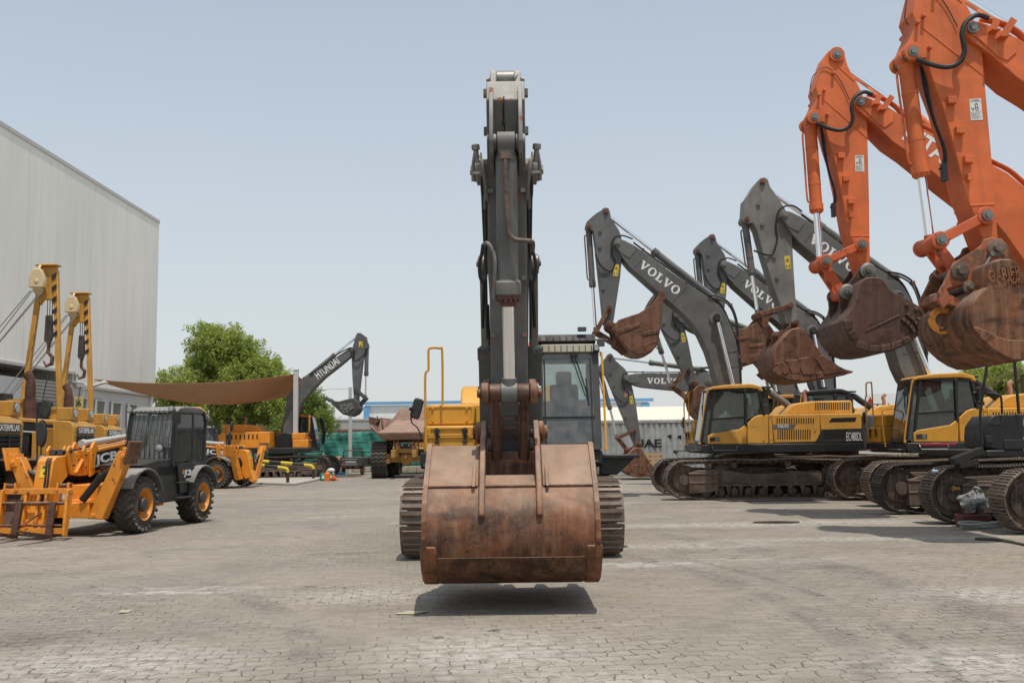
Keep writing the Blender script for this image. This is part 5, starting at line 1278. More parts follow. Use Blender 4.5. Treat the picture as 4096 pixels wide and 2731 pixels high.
    mb = MB()
    for s in (-1, 1): mb.bar((K.real, s * .16, K.imag), (L.real, s * .16, L.imag), .10, .18, (0.001, 0, 1), .08)
    mb.cyl((K.real, -.36, K.imag), (K.real, .36, K.imag), .13, n=24); m_ = K * .55 + L * .45; mb.cyl((m_.real, -.15, m_.imag), (m_.real, .15, m_.imag), .1, n=16); mb.cyl((L.real, -.32, L.imag), (L.real, .32, L.imag), .13, n=20)
    mb.build('bucket_link', M['orangeworn'], root, bevel=.012)
    # lines running down the arm
    mb = MB(); y = wa / 2 - .2
    for k_, o_ in enumerate((0, .06)):
        pts = q(sO('c10', [(215, 350), (225, 420), (245, 560), (268, 700), (300, 860), (335, 1010), (340, 1090), (318, 1120)], .1)); mb.tube([(z.real + .09 + .02 * math.sin(i * 2 + k_), y - o_, z.imag) for i, z in enumerate(pts)], .020, 6, 4)
    mb.box((q(sO('c10', [(318, 1140)], .1))[0].real + .05, y, q(sO('c10', [(318, 1140)], .1))[0].imag), (.08, .12, .3)); mb.build('hose', M['rubber'], ar)
    mb = MB(); pts = q(KO['hose']); mb.tube([(z.real, wa / 2 + .16 + .06 * math.sin(i * .6), z.imag) for i, z in enumerate(pts)], .042, 10, 6); mb.build('hose', M['rubber'], ar)
    mb = MB(); pts = q(sO('c10', [(195, 225), (240, 200), (290, 220), (340, 280), (375, 345), (405, 415)], .3)); mb.tube([(z.real, wa / 2 + .03, z.imag) for z in pts], .009, 6, 5)
    pts = q(sO('c10', [(190, 240), (160, 265), (145, 320), (140, 370), (155, 400)], .2)); mb.tube([(z.real, wa / 2 + .0, z.imag) for z in pts], .010, 6, 5); mb.build('cable', M['rubber'], ar)
    return dict(P=P, B=B, L=L)
o1 = row_machine('excavator', 'orange excavator with white letters on its boom and a dark maroon bucket', OX, OY, dict(body='orange', plate=False, cabm='black'), body=False, mats=('trackdark', 'frame'))
orange_front(o1, lambda z: z, None, 'HITACHI', 1.9, None)
bk = bucket(o1, KObk, 7, 1.9, 'rustdark', KOear, .36, (sO('c11', [(1420, 990)], .9)[0], sO('c11', [(1475, 940)], .9)[0] - sO('c11', [(1420, 990)], .9)[0]), KOstr)
mb = MB(); pin(mb, KO['B'], -.62, .62, .085); pin(mb, KO['L'], -.62, .62, .085)
for z in (KO['B'], KO['L']):
    for s in (-1, 1): mb.lathe((z.real, s * .40, z.imag), (0, s, 0), [(0, .17), (.05, .17), (.07, .12), (.1, .12)], 24)
mb.build('pivot_pin', M['pin'], bk, split=True)
mb = MB()
for x, y in ((1210, 900), (1255, 855), (1245, 930), (1295, 890), (1280, 965), (1325, 930), (1355, 895), (1300, 1000), (1350, 970), (1375, 935)):
    z = sO('c11', [(x, y)], .95)[0]
    for s in (-1, 1): mb.box((z.real, s * .985, z.imag), (.075, .09, .075), Matrix.Rotation(R(30), 3, 'Y'))
for x, y in ((1245, 755), (1335, 798), (1385, 818), (1440, 880)):
    z = sO('c11', [(x, y)], .95)[0]
    for s in (-1, 1): mb.lathe((z.real, s * .95, z.imag), (0, s, 0), [(0, .05), (.03, .05), (.03, .025), (.05, .025)], 12)
mb.build('bolt', M['rustdark'], bk, bevel=.005, split=True)
# deck and black tank at the front left of the orange machine
mb = MB(); mb.prism([(-2.4, 1.32), (1.55, 1.32), (1.55, 1.46), (-2.4, 1.46)], -1.45, 1.45); mb.build('deck', M['black'], o1, bevel=.02)
mb = MB(); sb = lambda pts: sO('c20', pts, 1.45)
mb.prism(sb([(930, 990), (1045, 830), (1230, 815), (1552, 805), (1552, 1385), (1240, 1385), (930, 1330), (915, 1160)]), .55, 1.45); tk = mb.build('tank', M['black'], o1, bevel=.03)
mb = MB(); mb.prism(sb([(960, 965), (1080, 835), (1310, 815), (1200, 985)]), 1.45, 1.46); mb.prism(sb([(1235, 1350), (1235, 1205), (1552, 1205), (1552, 1350)]), 1.45, 1.47); mb.prism(sb([(940, 1260), (940, 1150), (1050, 1150), (1050, 1260)]), 1.45, 1.49); mb.build('cover', M['blackmatte'], tk, bevel=.008, split=True)
mb = MB(); f_ = lambda x, y, d=1.5: (lambda z: (z.real, d, z.imag))(sO('c20', [(x, y)], d)[0])
mb.tube([f_(895, 1270), f_(870, 900), f_(868, 800), f_(905, 480), f_(970, 60), f_(985, -120)], .030, 8, 4); mb.tube([f_(1470, 800), f_(1448, 500), f_(1410, 60), f_(1400, -60)], .032, 8, 3); mb.tube([f_(910, 470), f_(1060, 492), f_(1160, 515), f_(1195, 560), f_(1208, 800)], .024, 8, 4); mb.box(f_(925, 465), (.10, .06, .05)); mb.box(f_(885, 640), (.10, .06, .08)); mb.build('handrail', M['black'], o1, split=True)
mb = MB(); mb.tube([f_(885, 635), f_(800, 620), f_(765, 580), f_(770, 480)], .022, 8, 4); mb.prism([complex(a[0], a[2]) for a in (f_(800, 520), f_(815, 400), f_(845, 372), f_(855, 450), (f_(845, 560)), f_(825, 610), f_(808, 600))], 1.42, 1.62); mb.cyl(f_(750, 480), f_(800, 480), .035, n=10); mb.build('mirror', M['blackmatte'], o1, bevel=.012)
# the larger one in front
P2X, P2Y = 11.46, 16.7
s5 = Side(P2X, P2Y)
o2 = row_machine('excavator', 'nearest orange excavator with a big round rusty bucket on a coupler', P2X, P2Y, {}, body=False, mats=('rustmuddy', 'frame'))
qa, qb = s5('c10', [(838, 85)], .4)[0], s5('c10', [(1315, 1175)], .4)[0]
q2 = lambda pts: sim(pts, KO['C'], KO['Mm'], qa, qb)
J2 = orange_front(o2, q2, None, None, 2.0, None)
b2 = s5('c11', [(2010, 590), (2020, 450), (2035, 385), (2062, 345), (2130, 325), (2230, 325), (2300, 370), (2345, 460), (2400, 555), (2500, 650), (2650, 750), (2720, 830), (2690, 900), (2600, 1020), (2450, 1200), (2352, 1275), (2250, 1275), (2150, 1235), (2050, 1172), (1950, 1082), (1880, 992), (1845, 905), (1850, 780), (1900, 690)], 1.02)[::-1]
# mouth edge runs from the lug down to the lip
m0 = s5('c11', [(2720, 830), (2650, 750), (2500, 650), (2400, 555), (2345, 460), (2300, 370), (2230, 325), (2130, 325), (2062, 345), (2035, 385), (2010, 590), (1900, 690), (1850, 780), (1845, 905), (1880, 992), (1950, 1082), (2050, 1172), (2150, 1235), (2250, 1275), (2352, 1275), (2450, 1200), (2600, 1020), (2690, 900)], 1.02)
bk = bucket(o2, m0, 6, 2.04, 'rustbig', s5('c11', [(1900, 690), (1990, 600), (2015, 470), (2045, 360), (2110, 330), (2180, 400), (2150, 560), (2040, 640), (1940, 720)], .5), .42, None, [s5('c11', [(1870, 970), (1900, 965), (1990, 1000), (2100, 1060), (2200, 1085), (2352, 1090), (2450, 1080), (2352, 1270), (2250, 1270), (2150, 1230), (2050, 1165), (1950, 1078)], 1.02)])
mb = MB(); a, b_ = s5('c11', [(2035, 545), (2330, 490)], 1.06); d = b_ - a; u = d / abs(d); letters(mb, 'GARIER', (a.real, 1.022, a.imag), (d.real, 0, d.imag), ((u * -1j).real, 0, (u * -1j).imag), abs(d) * 1.05, .20, .018, bold=.02)
a, b_ = s5('c11', [(2205, 560), (2345, 545)], 1.06); d = b_ - a; u = d / abs(d); letters(mb, 'HDR', (a.real, 1.022, a.imag), (d.real, 0, d.imag), ((u * -1j).real, 0, (u * -1j).imag), abs(d), .13, .018, bold=.03); mb.build('lettering', M['rustbig'], bk)
mb = MB(); z = s5('c11', [(1590, 900)], .1)[0]; mb.lathe((z.real, .1, z.imag), (.3, 1, .1), [(-.05, .22), (.02, .24), (.05, .20), (.05, .13), (-.05, .13)], 20, close=False); mb.build('lifting_eye', M['jcbworn'], bk)
# quick coupler between the arm and the bucket
cp = s5('c11', [(1555, 640), (1600, 560), (1700, 350), (1790, 300), (1960, 190), (1985, 130), (2060, 110), (2160, 125), (2220, 200), (2232, 320), (2100, 330), (2000, 400), (1900, 590), (1760, 560), (1640, 600), (1690, 700), (1600, 790), (1560, 720)], .45)
mb = MB()
for s in (-1, 1): mb.prism(cp, s * .36 - .045, s * .36 + .045)
z = s5('c11', [(1640, 720)], .3)[0]; mb.box((z.real, 0, z.imag), (.42, .8, .16), Matrix.Rotation(R(-22), 3, 'Y')); cpo = mb.build('quick_coupler', M['coupler'], o2, bevel=.014)
mb = MB()
for x, y, r in ((2110, 210, .12), (1765, 425, .12), (1850, 580, .085)):
    z = s5('c11', [(x, y)], .5)[0]; mb.cyl((z.real, -.55, z.imag), (z.real, .55, z.imag), r * .6, n=24)
    for s in (-1, 1): mb.lathe((z.real, s * .405, z.imag), (0, s, 0), [(0, r * 1.25), (.05, r * 1.25), (.06, r * .8)], 24)
mb.build('pivot_pin', M['rustmuddy'], cpo, split=True)
mb = MB(); z0, z1 = s5('c11', [(2065, 265), (1960, 440)], .5); mb.tube([(z0.real, .44, z0.imag), ((z0.real + z1.real) / 2, .46, (z0.imag + z1.imag) / 2), (z1.real, .44, z1.imag)], .022, 8); mb.cyl((z0.real, .41, z0.imag), (z0.real, .49, z0.imag), .05, n=6); mb.build('hose', M['pin'], cpo)
# ------------------------------------------------------------------ the one far off on the left, facing right
HX, HY = -12.3, 53.4
sH = Side(HX, HY, 1)
h = thing('excavator', 'far excavator with lettered grey boom raised above the shade sail post', 'excavator', (HX, HY, 0), 0.0)
track(h, 1.37, mats=('trackdark', 'frame'), fine=False); track(h, -1.37, mats=('trackdark', 'frame'), fine=False)
superstructure(h, dict(body='jcb', cabm='black', roof='orange', plate=False, cw='grey', detail=False, box='jcb'))
mb = MB()
for i in range(6): mb.tube([(1.95, .5 + i * .17, 1.75), (2.02, .5 + i * .17, 2.4), (1.85, .5 + i * .17, 3.2)], .02, 5)
for z in (1.8, 2.4, 3.1): mb.tube([(1.98, .45, z), (1.98, 1.42, z)], .02, 5)
mb.build('window_guard', M['black'], h)
hw = .33
mb = MB(); mb.prism(sH('c5', [(1345, 400), (1335, 385), (1300, 390), (1180, 470), (1010, 580), (890, 665), (840, 710), (800, 785), (772, 960), (757, 1150), (760, 1180), (850, 1180), (858, 1010), (890, 890), (930, 805), (1000, 722), (1100, 622), (1240, 512), (1330, 435)], .33), -hw, hw); bo = mb.build('boom', M['grey'], h, bevel=.012)
mb = MB(); a, b_ = sH('c5', [(1052, 638), (1228, 505)], .35); d = b_ - a; u = d / abs(d); letters(mb, 'HYUNDAI', (a.real, -hw - .003, a.imag), (d.real, 0, d.imag), ((u * 1j).real, 0, (u * 1j).imag), abs(d), .46, .004, bold=.018); mb.build('lettering', M['white'], bo)
j = lambda x, y: sH('c5', [(x, y)], .25)[0]
mb = MB(); pin(mb, j(1325, 403), -hw - .06, hw + .06, .1); pin(mb, j(938, 632), -.3, .3, .08)
for s in (-1, 1): mb.prism([j(895, 665), j(930, 615), j(950, 620), j(985, 600)], s * .17 - .03, s * .17 + .03)
mb.build('pivot_pin', M['grey'], bo, split=True)
mb = MB(); mb.prism(sH('c5', [(1350, 300), (1358, 272), (1368, 264), (1390, 263), (1435, 295), (1441, 330), (1455, 360), (1452, 385), (1428, 392), (1410, 480), (1390, 640), (1378, 760), (1370, 800), (1345, 800), (1335, 770), (1325, 620), (1318, 440), (1322, 400), (1340, 330)], .24), -.24, .24); ar = mb.build('arm', M['grey'], h, bevel=.012)
mb = MB(); mb.prism(sH('c5', [(1378, 378), (1377, 332), (1407, 332), (1408, 378)], .24), -.25, -.243); sk = mb.build('warning_sticker', M['stickeryellow'], ar)
mb = MB(); mb.prism(sH('c5', [(1382, 374), (1393, 356), (1403, 374)], .24), -.253, -.249); mb.prism(sH('c5', [(1397, 352), (1397, 336), (1401, 336), (1401, 352)], .24), -.253, -.249); mb.build('print', M['ink'], sk)
ram(h, j(938, 632), j(1370, 278), 0, .12, .06, .55, 'grey', 'arm_cylinder'); ram(h, j(1437, 380), j(1428, 790), 0, .11, .058, .54, 'grey', 'bucket_cylinder')
mb = MB()
for s in (-1, 1): mb.bar((j(1428, 790).real, s * .28, j(1428, 790).imag), (j(1352, 720).real, s * .28, j(1352, 720).imag), .05, .16, (0.001, 0, 1), .08); mb.bar((j(1428, 790).real, s * .12, j(1428, 790).imag), (j(1368, 858).real, s * .12, j(1368, 858).imag), .06, .2, (0.001, 0, 1), .08)
pin(mb, j(1428, 790), -.34, .34, .1); mb.build('bucket_link', M['greydark'], h)
bk = bucket(h, sH('c5', [(1130, 800), (1150, 806), (1215, 814), (1300, 792), (1335, 788), (1370, 820), (1377, 870), (1350, 910), (1305, 932), (1250, 917), (1190, 862), (1150, 822)], .8), 4, 1.6, 'greydark', sH('c5', [(1330, 790), (1350, 768), (1368, 780), (1380, 860), (1360, 880)], .3), .28, (j(1140, 803), j(1112, 783) - j(1140, 803)))
mb = MB()
for x, y in ((1240, 850), (1265, 842), (1290, 845), (1315, 838), (1240, 870), (1262, 878), (1285, 870), (1305, 872), (1325, 860), (1258, 895), (1282, 892)):
    z = sH('c5', [(x, y)], .8)[0]; mb.box((z.real, -.82, z.imag), (.18, .06, .14), Matrix.Rotation(R(20 + x * 7 % 40), 3, 'Y'))
mb.build('wear_plate', M['pin'], bk, split=True)
mb = MB(); mb.tube([(p.real, -hw - .03, p.imag) for p in sH('c5', [(980, 600), (1100, 520), (1200, 440), (1280, 395), (1325, 385), (1345, 420), (1330, 465), (1350, 490), (1390, 470), (1425, 430)], .35)], .035, 6, 5); mb.build('hose', M['rubber'], bo)
mb = MB(); mb.tube([(-1.5, .2, 2.9), (-1.6, .2, 3.0)], .1, 8); mb.build('breather', M['blackmatte'], h)

q = cat('c12', 950, 1018, 20.05); mb = MB(); o_ = Vector((q.x, 20.0, q.z)); mb.plate([o_ + Vector(p) * .46 for p in ((-.20, 0, 0), (-.02, 0, .15), (-.02, 0, .06), (.22, 0, .06), (.22, 0, -.06), (-.02, 0, -.06), (-.02, 0, -.15))], (0, -.006, 0)); mb.build('painted_arrow', paint('worn yellow mark', (.42, .27, .03), .7, .3, .7, .2, .7), o1, world=True)
# ------------------------------------------------------------------ the excavator in the middle, facing the camera
EX, EY = -.035, 17.85
E = thing('excavator', 'central excavator facing the camera head on, grey arm upright over a broad rusty bucket', 'excavator', (EX, EY, 0), -math.pi / 2)
track(E, 1.365, W=.63, gr=2); track(E, -1.365, W=.63, gr=2)
cab, rf, hood = superstructure(E, dict(body='yellow', cabm='greydark', roof='greydark', glass='glass', front='glassfront', plate=False))
pE = lambda Y, z: complex(EY - Y, z)
yE = lambda c1x: (c1x - 680) / 1.425 / F * 10.9            # sideways from the arm's centre, from the close-up of the arm
P, B, Hh = pE(11.2, 4.86), pE(11.45, 1.86), pE(14.9, 4.45)
Cz = sim([V3['C']], V3['P'], V3['B'], P, B)[0].imag
def squash(z):                                            # this arm's tail is shorter and its cylinder eye sits higher
    if z.imag >= Cz: return complex(z.real, z.imag + .125 - (z.imag - Cz) * .195)
    return complex(z.real, z.imag + .125 * max(0, 1 - (Cz - z.imag) / .6))
Am = lambda pts: [squash(z) for z in sim(pts, V3['P'], V3['B'], P, B)]
Bm = lambda pts: sim(pts, V1['P'], V1['Hp'], P, Hh)
K, L, C, T, Mm = Am([V3['K'], V3['L'], V3['C'], V3['T'], V3['Mm']])
wb = .58
foot = complex(.35, 2.15)
bm_ = Bm(V1boom[:17]) + [complex(.7, 1.95), complex(.2, 1.95), complex(.1, 2.4)][:0]
mb = MB(); top = Bm([V1boom[i] for i in range(0, 13)]); low = Bm([V1boom[i] for i in range(24, len(V1boom))])
mb.prism(top + [pE(15.6, 4.45), pE(16.5, 3.5), pE(17.45, 2.35), pE(17.5, 2.0), pE(17.2, 1.9), pE(16.6, 2.4), pE(15.7, 3.2)] + low, -wb / 2, wb / 2); bo = mb.build('boom', M['grey'], E, bevel=.012)
mb = MB(); pin(mb, P, -.35, .37, .075); pin(mb, Hh, -.46, .46, .10)
for s in (-1, 1):
    mb.lathe((P.real, s * .30, P.imag), (0, s, 0), [(0, .17), (.04, .17), (.05, .13), (.07, .13)], 24)
    mb.cyl((P.real, s * .37, P.imag), (P.real, s * .42, P.imag), .06, n=6); mb.lathe((Hh.real, s * .38, Hh.imag), (0, s, 0), [(-.08, .13), (.06, .13), (.09, .06)], 20)
mb.build('pivot_pin', M['pin'], bo, split=True)
mb = MB()
for s in (-1, 1): mb.prism(Bm([V1['P'] + VU * t + VU * 1j * u for t, u in ((-.05, .0), (-.035, -.045), (.0, -.06), (.05, -.055), (.16, -.01), (.16, .04), (.05, .06), (-.03, .05))]), s * .285, s * .305)
mb.build('cheek_plate', M['grey'], bo, bevel=.006, split=True)
# arm: box body, tail lugs, bracket plates on its face
nose = lambda pts: Am(sV3('c9', pts, .26))
mb = MB(); mb.prism(nose([(440, 158), (548, 172), (605, 245), (640, 300), (675, 380), (690, 500), (700, 700), (712, 880), (722, 1000), (728, 1060), (705, 1092), (680, 1075), (650, 1060), (618, 960), (560, 800), (505, 620), (455, 440), (436, 400), (398, 235), (415, 195)]), -.205, .205); ar = mb.build('arm', M['greyworn'], E, bevel=.012)
mb = MB()
for s in (-1, 1):
    mb.prism(nose([(436, 175), (452, 130), (482, 103), (510, 98), (530, 112), (548, 160), (570, 215), (450, 245)]), s * .095, s * .165)
mb.build('lug', M['greyworn'], ar, bevel=.012, split=True)
mb = MB()
for s in (-1, 1):
    mb.prism(nose([(418, 185), (398, 214), (374, 245), (362, 300), (350, 345), (345, 380), (358, 402), (392, 412), (420, 408), (470, 450), (470, 250)]), s * .13, s * .175)
    mb.cyl((C.real, s * .10, C.imag), (C.real, s * .20, C.imag), .095, n=20)
mb.build('bracket', M['greyworn'], ar, bevel=.008, split=True)
mb = MB(); mb.cyl((T.real, -.09, T.imag), (T.real, .09, T.imag), .10, n=24); pin(mb, T, -.18, .18, .05); pin(mb, Mm, -.33, .33, .07); pin(mb, B, -.40, .40, .075); mb.build('pivot_pin', M['pin'], ar, split=True)
mb = MB(); v = B - P
for t in (-.26, -.12):
    for s in (-1, 1): c = P + v * t + v * 1j * .13; mb.box((c.real, s * .225, c.imag), (.08, .045, .08))
for t in (.07, .40, .62):
    for s in (-1, 1): c = nose([(450, 425), (650, 1060)]); c = c[0] + (c[1] - c[0]) * t; mb.box((c.real + .03, s * .175, c.imag), (.05, .055, .045))
mb.build('pad', M['greyworn'], ar, split=True)
# bucket cylinder standing in front of the arm, its pipes and hoses
K = pE(10.62, 2.27); C_ = C
ram(E, C_, K, 0, .113, .062, .608, 'grey', 'bucket_cylinder', rodm='chrome')
d = (K - C_) / abs(K - C_); n = d * -1j if (d * -1j).real > 0 else d * 1j
q = lambda t, o: C_ + (K - C_) * t + n * o
pp = lambda t, o, y: (q(t, o).real, y, q(t, o).imag)
mb = MB(); mb.tube([pp(.06, .12, -.005), pp(.10, .145, -.01), pp(.22, .15, -.005), pp(.33, .15, .015), pp(.365, .155, .03), pp(.385, .16, .08), pp(.39, .16, .17), pp(.392, .13, .24), pp(.40, .06, .268), pp(.43, .0, .265)], .024, 10, 5)
mb.box(pp(.055, .12, -.005), (.06, .10, .08)); mb.cyl(pp(.19, .15, -.005), pp(.197, .15, -.005), .03, n=12); mb.build('pipe', M['rustpipe'], ar)
bc = [o for o in COL.objects if o.parent is E and o.name.startswith('bucket_cylinder')][0]
mb = MB(); mb.tube([pp(.62, .03, -.15), pp(.55, .04, -.14), pp(.48, .03, -.13), pp(.44, .0, -.145), pp(.405, -.02, -.19), pp(.395, -.03, -.235), pp(.41, -.03, -.26)], .022, 10, 5); mb.build('pipe', M['greyworn'], ar)
for s, nm in ((-1, 0), (1, 0)):
    mb = MB(); mb.tube([pp(.40, -.02, s * .258), pp(.44, -.04, s * .275), pp(.48, -.06, s * .30), pp(.53, -.08, s * .295), pp(.555, -.10, s * .26), pp(.52, -.14, s * .235), pp(.46, -.16, s * .24)], .019, 8, 5); mb.build('hose', M['rubber'], ar)
    mb = MB(); mb.tube([pp(.22, -.22, s * .215), pp(.14, -.16, s * .23), pp(.09, -.14, s * .25), pp(.06, -.18, s * .262), pp(.07, -.28, s * .265), pp(.13, -.36, s * .255), pp(.25, -.42, s * .235)], .024, 8, 5); mb.build('hose', M['dustpipe'], ar)
    mb = MB(); mb.tube([pp(.14, -.25, s * .36), pp(.09, -.22, s * .36), pp(.05, -.2, s * .345), pp(.02, -.2, s * .33)], .02, 8, 4); mb.lathe(pp(.015, -.2, s * .325), (.2, s * .1, 1), [(-.14, .026), (-.01, .026), (0, .045), (.05, .045), (.06, .03)], 10)
    mb.box(pp(.11, -.2, s * .31), (.06, .10, .03)); mb.build('pipe', M['pin'], bo)
    mb = MB(); mb.tube([pp(.12, -.3, s * .27), pp(.3, -.5, s * .262), pp(.5, -.6, s * .25), pp(.7, -.8, s * .25), pp(.8, -1.0, s * .25)], .016, 7, 4); mb.tube([pp(.25, -.4, s * .235), pp(.4, -.5, s * .24), pp(.6, -.7, s * .28), pp(.75, -.9, s * .30)], .018, 7, 4); mb.build('hose', M['rubber'], bo)
mb = MB(); f2 = nose([(455, 165), (405, 240), (420, 300), (432, 380)])
mb.tube([(f2[0].real, .14, f2[0].imag + .12), (f2[0].real + .05, .10, f2[0].imag + .04), (f2[0].real + .1, .0, f2[0].imag - .12), (f2[1].real + .05, -.02, f2[1].imag), (f2[2].real + .03, -.02, f2[2].imag), (f2[3].real + .02, .0, f2[3].imag)], .009, 6, 5)
mb.tube([(f2[0].real, .15, f2[0].imag + .10), (f2[0].real + .06, .13, f2[0].imag - .02), (f2[0].real + .12, .06, f2[0].imag - .10), (f2[0].real + .1, -.01, f2[0].imag - .13)], .008, 6, 5)
mb.cyl((f2[2].real + .03, -.02, f2[2].imag + .04), (f2[2].real + .03, -.02, f2[2].imag - .03), .018, n=8); mb.build('cable', M['rubber'], ar)
# boom cylinders
for s in (-1, 1):
    o = ram(E, pE(15.95, 1.75), Hh, s * .385, .105, .058, .53, 'greydark', 'boom_cylinder', rodm='dustpipe')
    mb = MB(); mb.tube([(2.35, s * .33, 3.9), (2.3, s * .32, 3.2), (2.15, s * .31, 2.4)], .018, 7, 3); mb.build('pipe', M['blackmatte'], o)
bar = [o for o in COL.objects if o.parent is E and o.name.startswith('bucket_cylinder')][0]
a_ = lambda t: Vector((q(t, 0).real, 0, q(t, 0).imag)); ax = (a_(1) - a_(0)).normalized()
mb = MB(); mb.lathe(a_(.545), ax, [(0, .115), (.02, .140), (.10, .143), (.15, .138), (.155, .125)], 28); mb.build('gland', M['greypale'], bar)
mb = MB(); mb.lathe(a_(.602), ax, [(0, .132), (.05, .128), (.06, .10), (.13, .085)], 28)
for i in range(14):
    th_ = i * math.pi / 7; c_ = a_(.605) + (Vector((0, 1, 0)) * math.cos(th_) + ax.cross(Vector((0, 1, 0))) * math.sin(th_)) * .118; mb.cyl(c_, c_ + ax * .07, .016, n=6)
mb.build('gland_bolts', M['stack'], bar)
# links in front of the arm
mb = MB()
for s in (-1, 1):
    a, b = (K.real, s * .255, K.imag), (Mm.real, s * .255, Mm.imag); mb.bar(a, b, .055, .15, (0.001, 0, 1), .03)
    for z in (K, Mm): mb.cyl((z.real, s * .22, z.imag), (z.real, s * .30, z.imag), .115, n=22)
    mb.cyl((K.real, s * .30, K.imag), (K.real, s * .345, K.imag), .05, n=8)
mb.build('side_link', M['rust'], E, bevel=.012, split=True)
mb = MB(); L = pE(10.98, 1.53)
mb.cyl((K.real, -.215, K.imag), (K.real, -.085, K.imag), .10, n=24); mb.cyl((K.real, .085, K.imag), (K.real, .215, K.imag), .10, n=24); mb.cyl((L.real, -.215, L.imag), (L.real, .215, L.imag), .095, n=24)
du = (L - K) / abs(L - K)
for s in (-1, 1): mb.bar((K.real, s * .155, K.imag), (L.real, s * .155, L.imag), .10, .15, (0.001, 0, 1)); mb.bar((K.real + .07, s * .185, K.imag - .02), (L.real + .07, s * .185, L.imag + .02), .02, .06, (0.001, 0, 1)); mb.bar((K.real + .07, s * .10, K.imag - .1), (L.real + .07, s * .10, L.imag + .05), .02, .06, (0.001, 0, 1))
for t in (.36, .48): c = K + (L - K) * t; mb.bar((c.real, -.16, c.imag), (c.real, .16, c.imag), .10, .05)
c = K + (L - K) * .9; mb.box((c.real, 0, c.imag), (.12, .3, .1)); mb.build('bucket_link', M['rustdark'], E, bevel=.012)
# bucket with its back to the camera
bp = [(5.68, .40), (5.95, .72), (6.22, 1.15), (6.45, 1.52), (6.62, 1.70), (6.84, 1.72), (6.92, 1.71), (7.44, 1.30), (7.60, 1.12), (7.68, .95), (7.70, .78), (7.65, .60), (7.54, .46), (7.38, .35), (7.18, .29), (6.7, .26), (6.2, .30), (5.85, .35)]
M['rustlip'] = rusty('dark streaked lower steel', (.035, .018, .011), (.11, .045, .022), (.20, .11, .06), .3, (.4, .3, .2), .8, .6, .55, .3)  # darker brown than the shell, for the plate low on the bucket
bp = [complex(a + .02, b) for a, b in bp]
mb = MB(); hw = .905
for s in (-1, 1): mb.prism(bp, s * hw, s * (hw - .05))
cen = sum(bp) / len(bp); th = .045
def strip(mb, ids, y0, y1):
    o = [bp[i % len(bp)] for i in ids]; i_ = [p + (cen - p) / abs(cen - p) * th for p in o]
    mb.loops([(p.real, y0, p.imag) for p in o + i_[::-1]], [(p.real, y1, p.imag) for p in o + i_[::-1]])
strip(mb, [7, 8, 9, 10, 11, 12, 13, 14, 15, 16, 17, 18], -hw + .005, hw - .005)
strip(mb, [5, 6, 7], -hw + .005, -.33); strip(mb, [5, 6, 7], .33, hw - .005)
rc = [complex(6.70, 1.40), complex(7.25, 1.40), complex(7.44, 1.31), complex(7.38, 1.27), complex(6.70, 1.30)]; mb.prism(rc, -.33, .33)
mb.box((6.95, 0, 1.5), (.03, .66, .3))
bk = mb.build('bucket', M['rustbig'], E, bevel=.018, seg=3)
mb = MB()
for s in (-1, 1):
    mb.prism([complex(a, b) for a, b in ((6.22, 1.80), (6.30, 1.94), (6.44, 2.0), (6.58, 1.96), (6.78, 1.84), (7.02, 1.80), (7.10, 1.70), (7.30, 1.55), (7.52, 1.33), (7.70, 1.10), (7.74, 1.02), (7.66, .98), (7.40, 1.2), (6.6, 1.5), (6.3, 1.6))], s * .262, s * .325)
mb.build('lug', M['rustbig'], bk, bevel=.016, seg=3, split=True)
mb = MB()
for s in (-1, 1):
    for z, r in ((complex(6.4, 1.86), .10), (L, .095)): mb.lathe((z.real, s * .325, z.imag), (0, s, 0), [(0, r * 1.3), (.05, r * 1.3), (.07, r * .8), (.10, r * .8)], 20)
    mb.prism([complex(7.0, 1.62), complex(7.5, 1.34), complex(7.55, 1.30), complex(7.3, 1.36), complex(6.95, 1.52)], s * .40, s * .36)
mb.build('boss', M['rustbig'], bk, bevel=.008, split=True)
mb = MB()   # weld seams, side rims, lip wear plates
for s in (-1, 1):
    for a, b in zip([5, 6, 7, 8, 9, 10, 11, 12], [6, 7, 8, 9, 10, 11, 12, 13]):
        p, r_ = bp[a], bp[b]; mb.bar((p.real + .012, s * (hw - .03), p.imag + .01), (r_.real + .012, s * (hw - .03), r_.imag + .01), .05, .03, (0.3, 0, 1), .004)
mb.tube([(bp[7].real + .012, -hw + .05, bp[7].imag), (bp[7].real + .012, -.34, bp[7].imag)], .014, 8); mb.tube([(bp[7].real + .012, .34, bp[7].imag), (bp[7].real + .012, hw - .05, bp[7].imag)], .014, 8); mb.tube([(bp[7].real + .012, -.30, bp[7].imag), (bp[7].real + .012, .30, bp[7].imag)], .014, 8)
mb.build('weld_seam', M['rustbig'], bk, split=True)
mb = MB()
for s in (-1, 1):
    ids = [10, 11, 12, 13, 14]; o = [bp[i] + (bp[i] - cen) / abs(bp[i] - cen) * .016 for i in ids]; o = [o[0] + (o[1] - o[0]) * .35] + o[1:]; i_ = [p + (cen - p) / abs(cen - p) * .05 for p in o]; mb.loops([(p.real, s * (hw + .014), p.imag) for p in o + i_[::-1]], [(p.real, s * (hw - .15), p.imag) for p in o + i_[::-1]])
mb.build('heel_shroud', M['rustbig'], bk, bevel=.02, split=True)
mb = MB()
ids = [11, 12, 13, 14]; o = [bp[i] + (bp[i] - cen) / abs(bp[i] - cen) * .010 for i in ids]; i_ = [p + (cen - p) / abs(cen - p) * .03 for p in o]; mb.loops([(p.real, -hw + .16, p.imag) for p in o + i_[::-1]], [(p.real, hw - .16, p.imag) for p in o + i_[::-1]])
mb.build('wear_plate', M['rustlip'], bk, bevel=.006)
mb = MB()
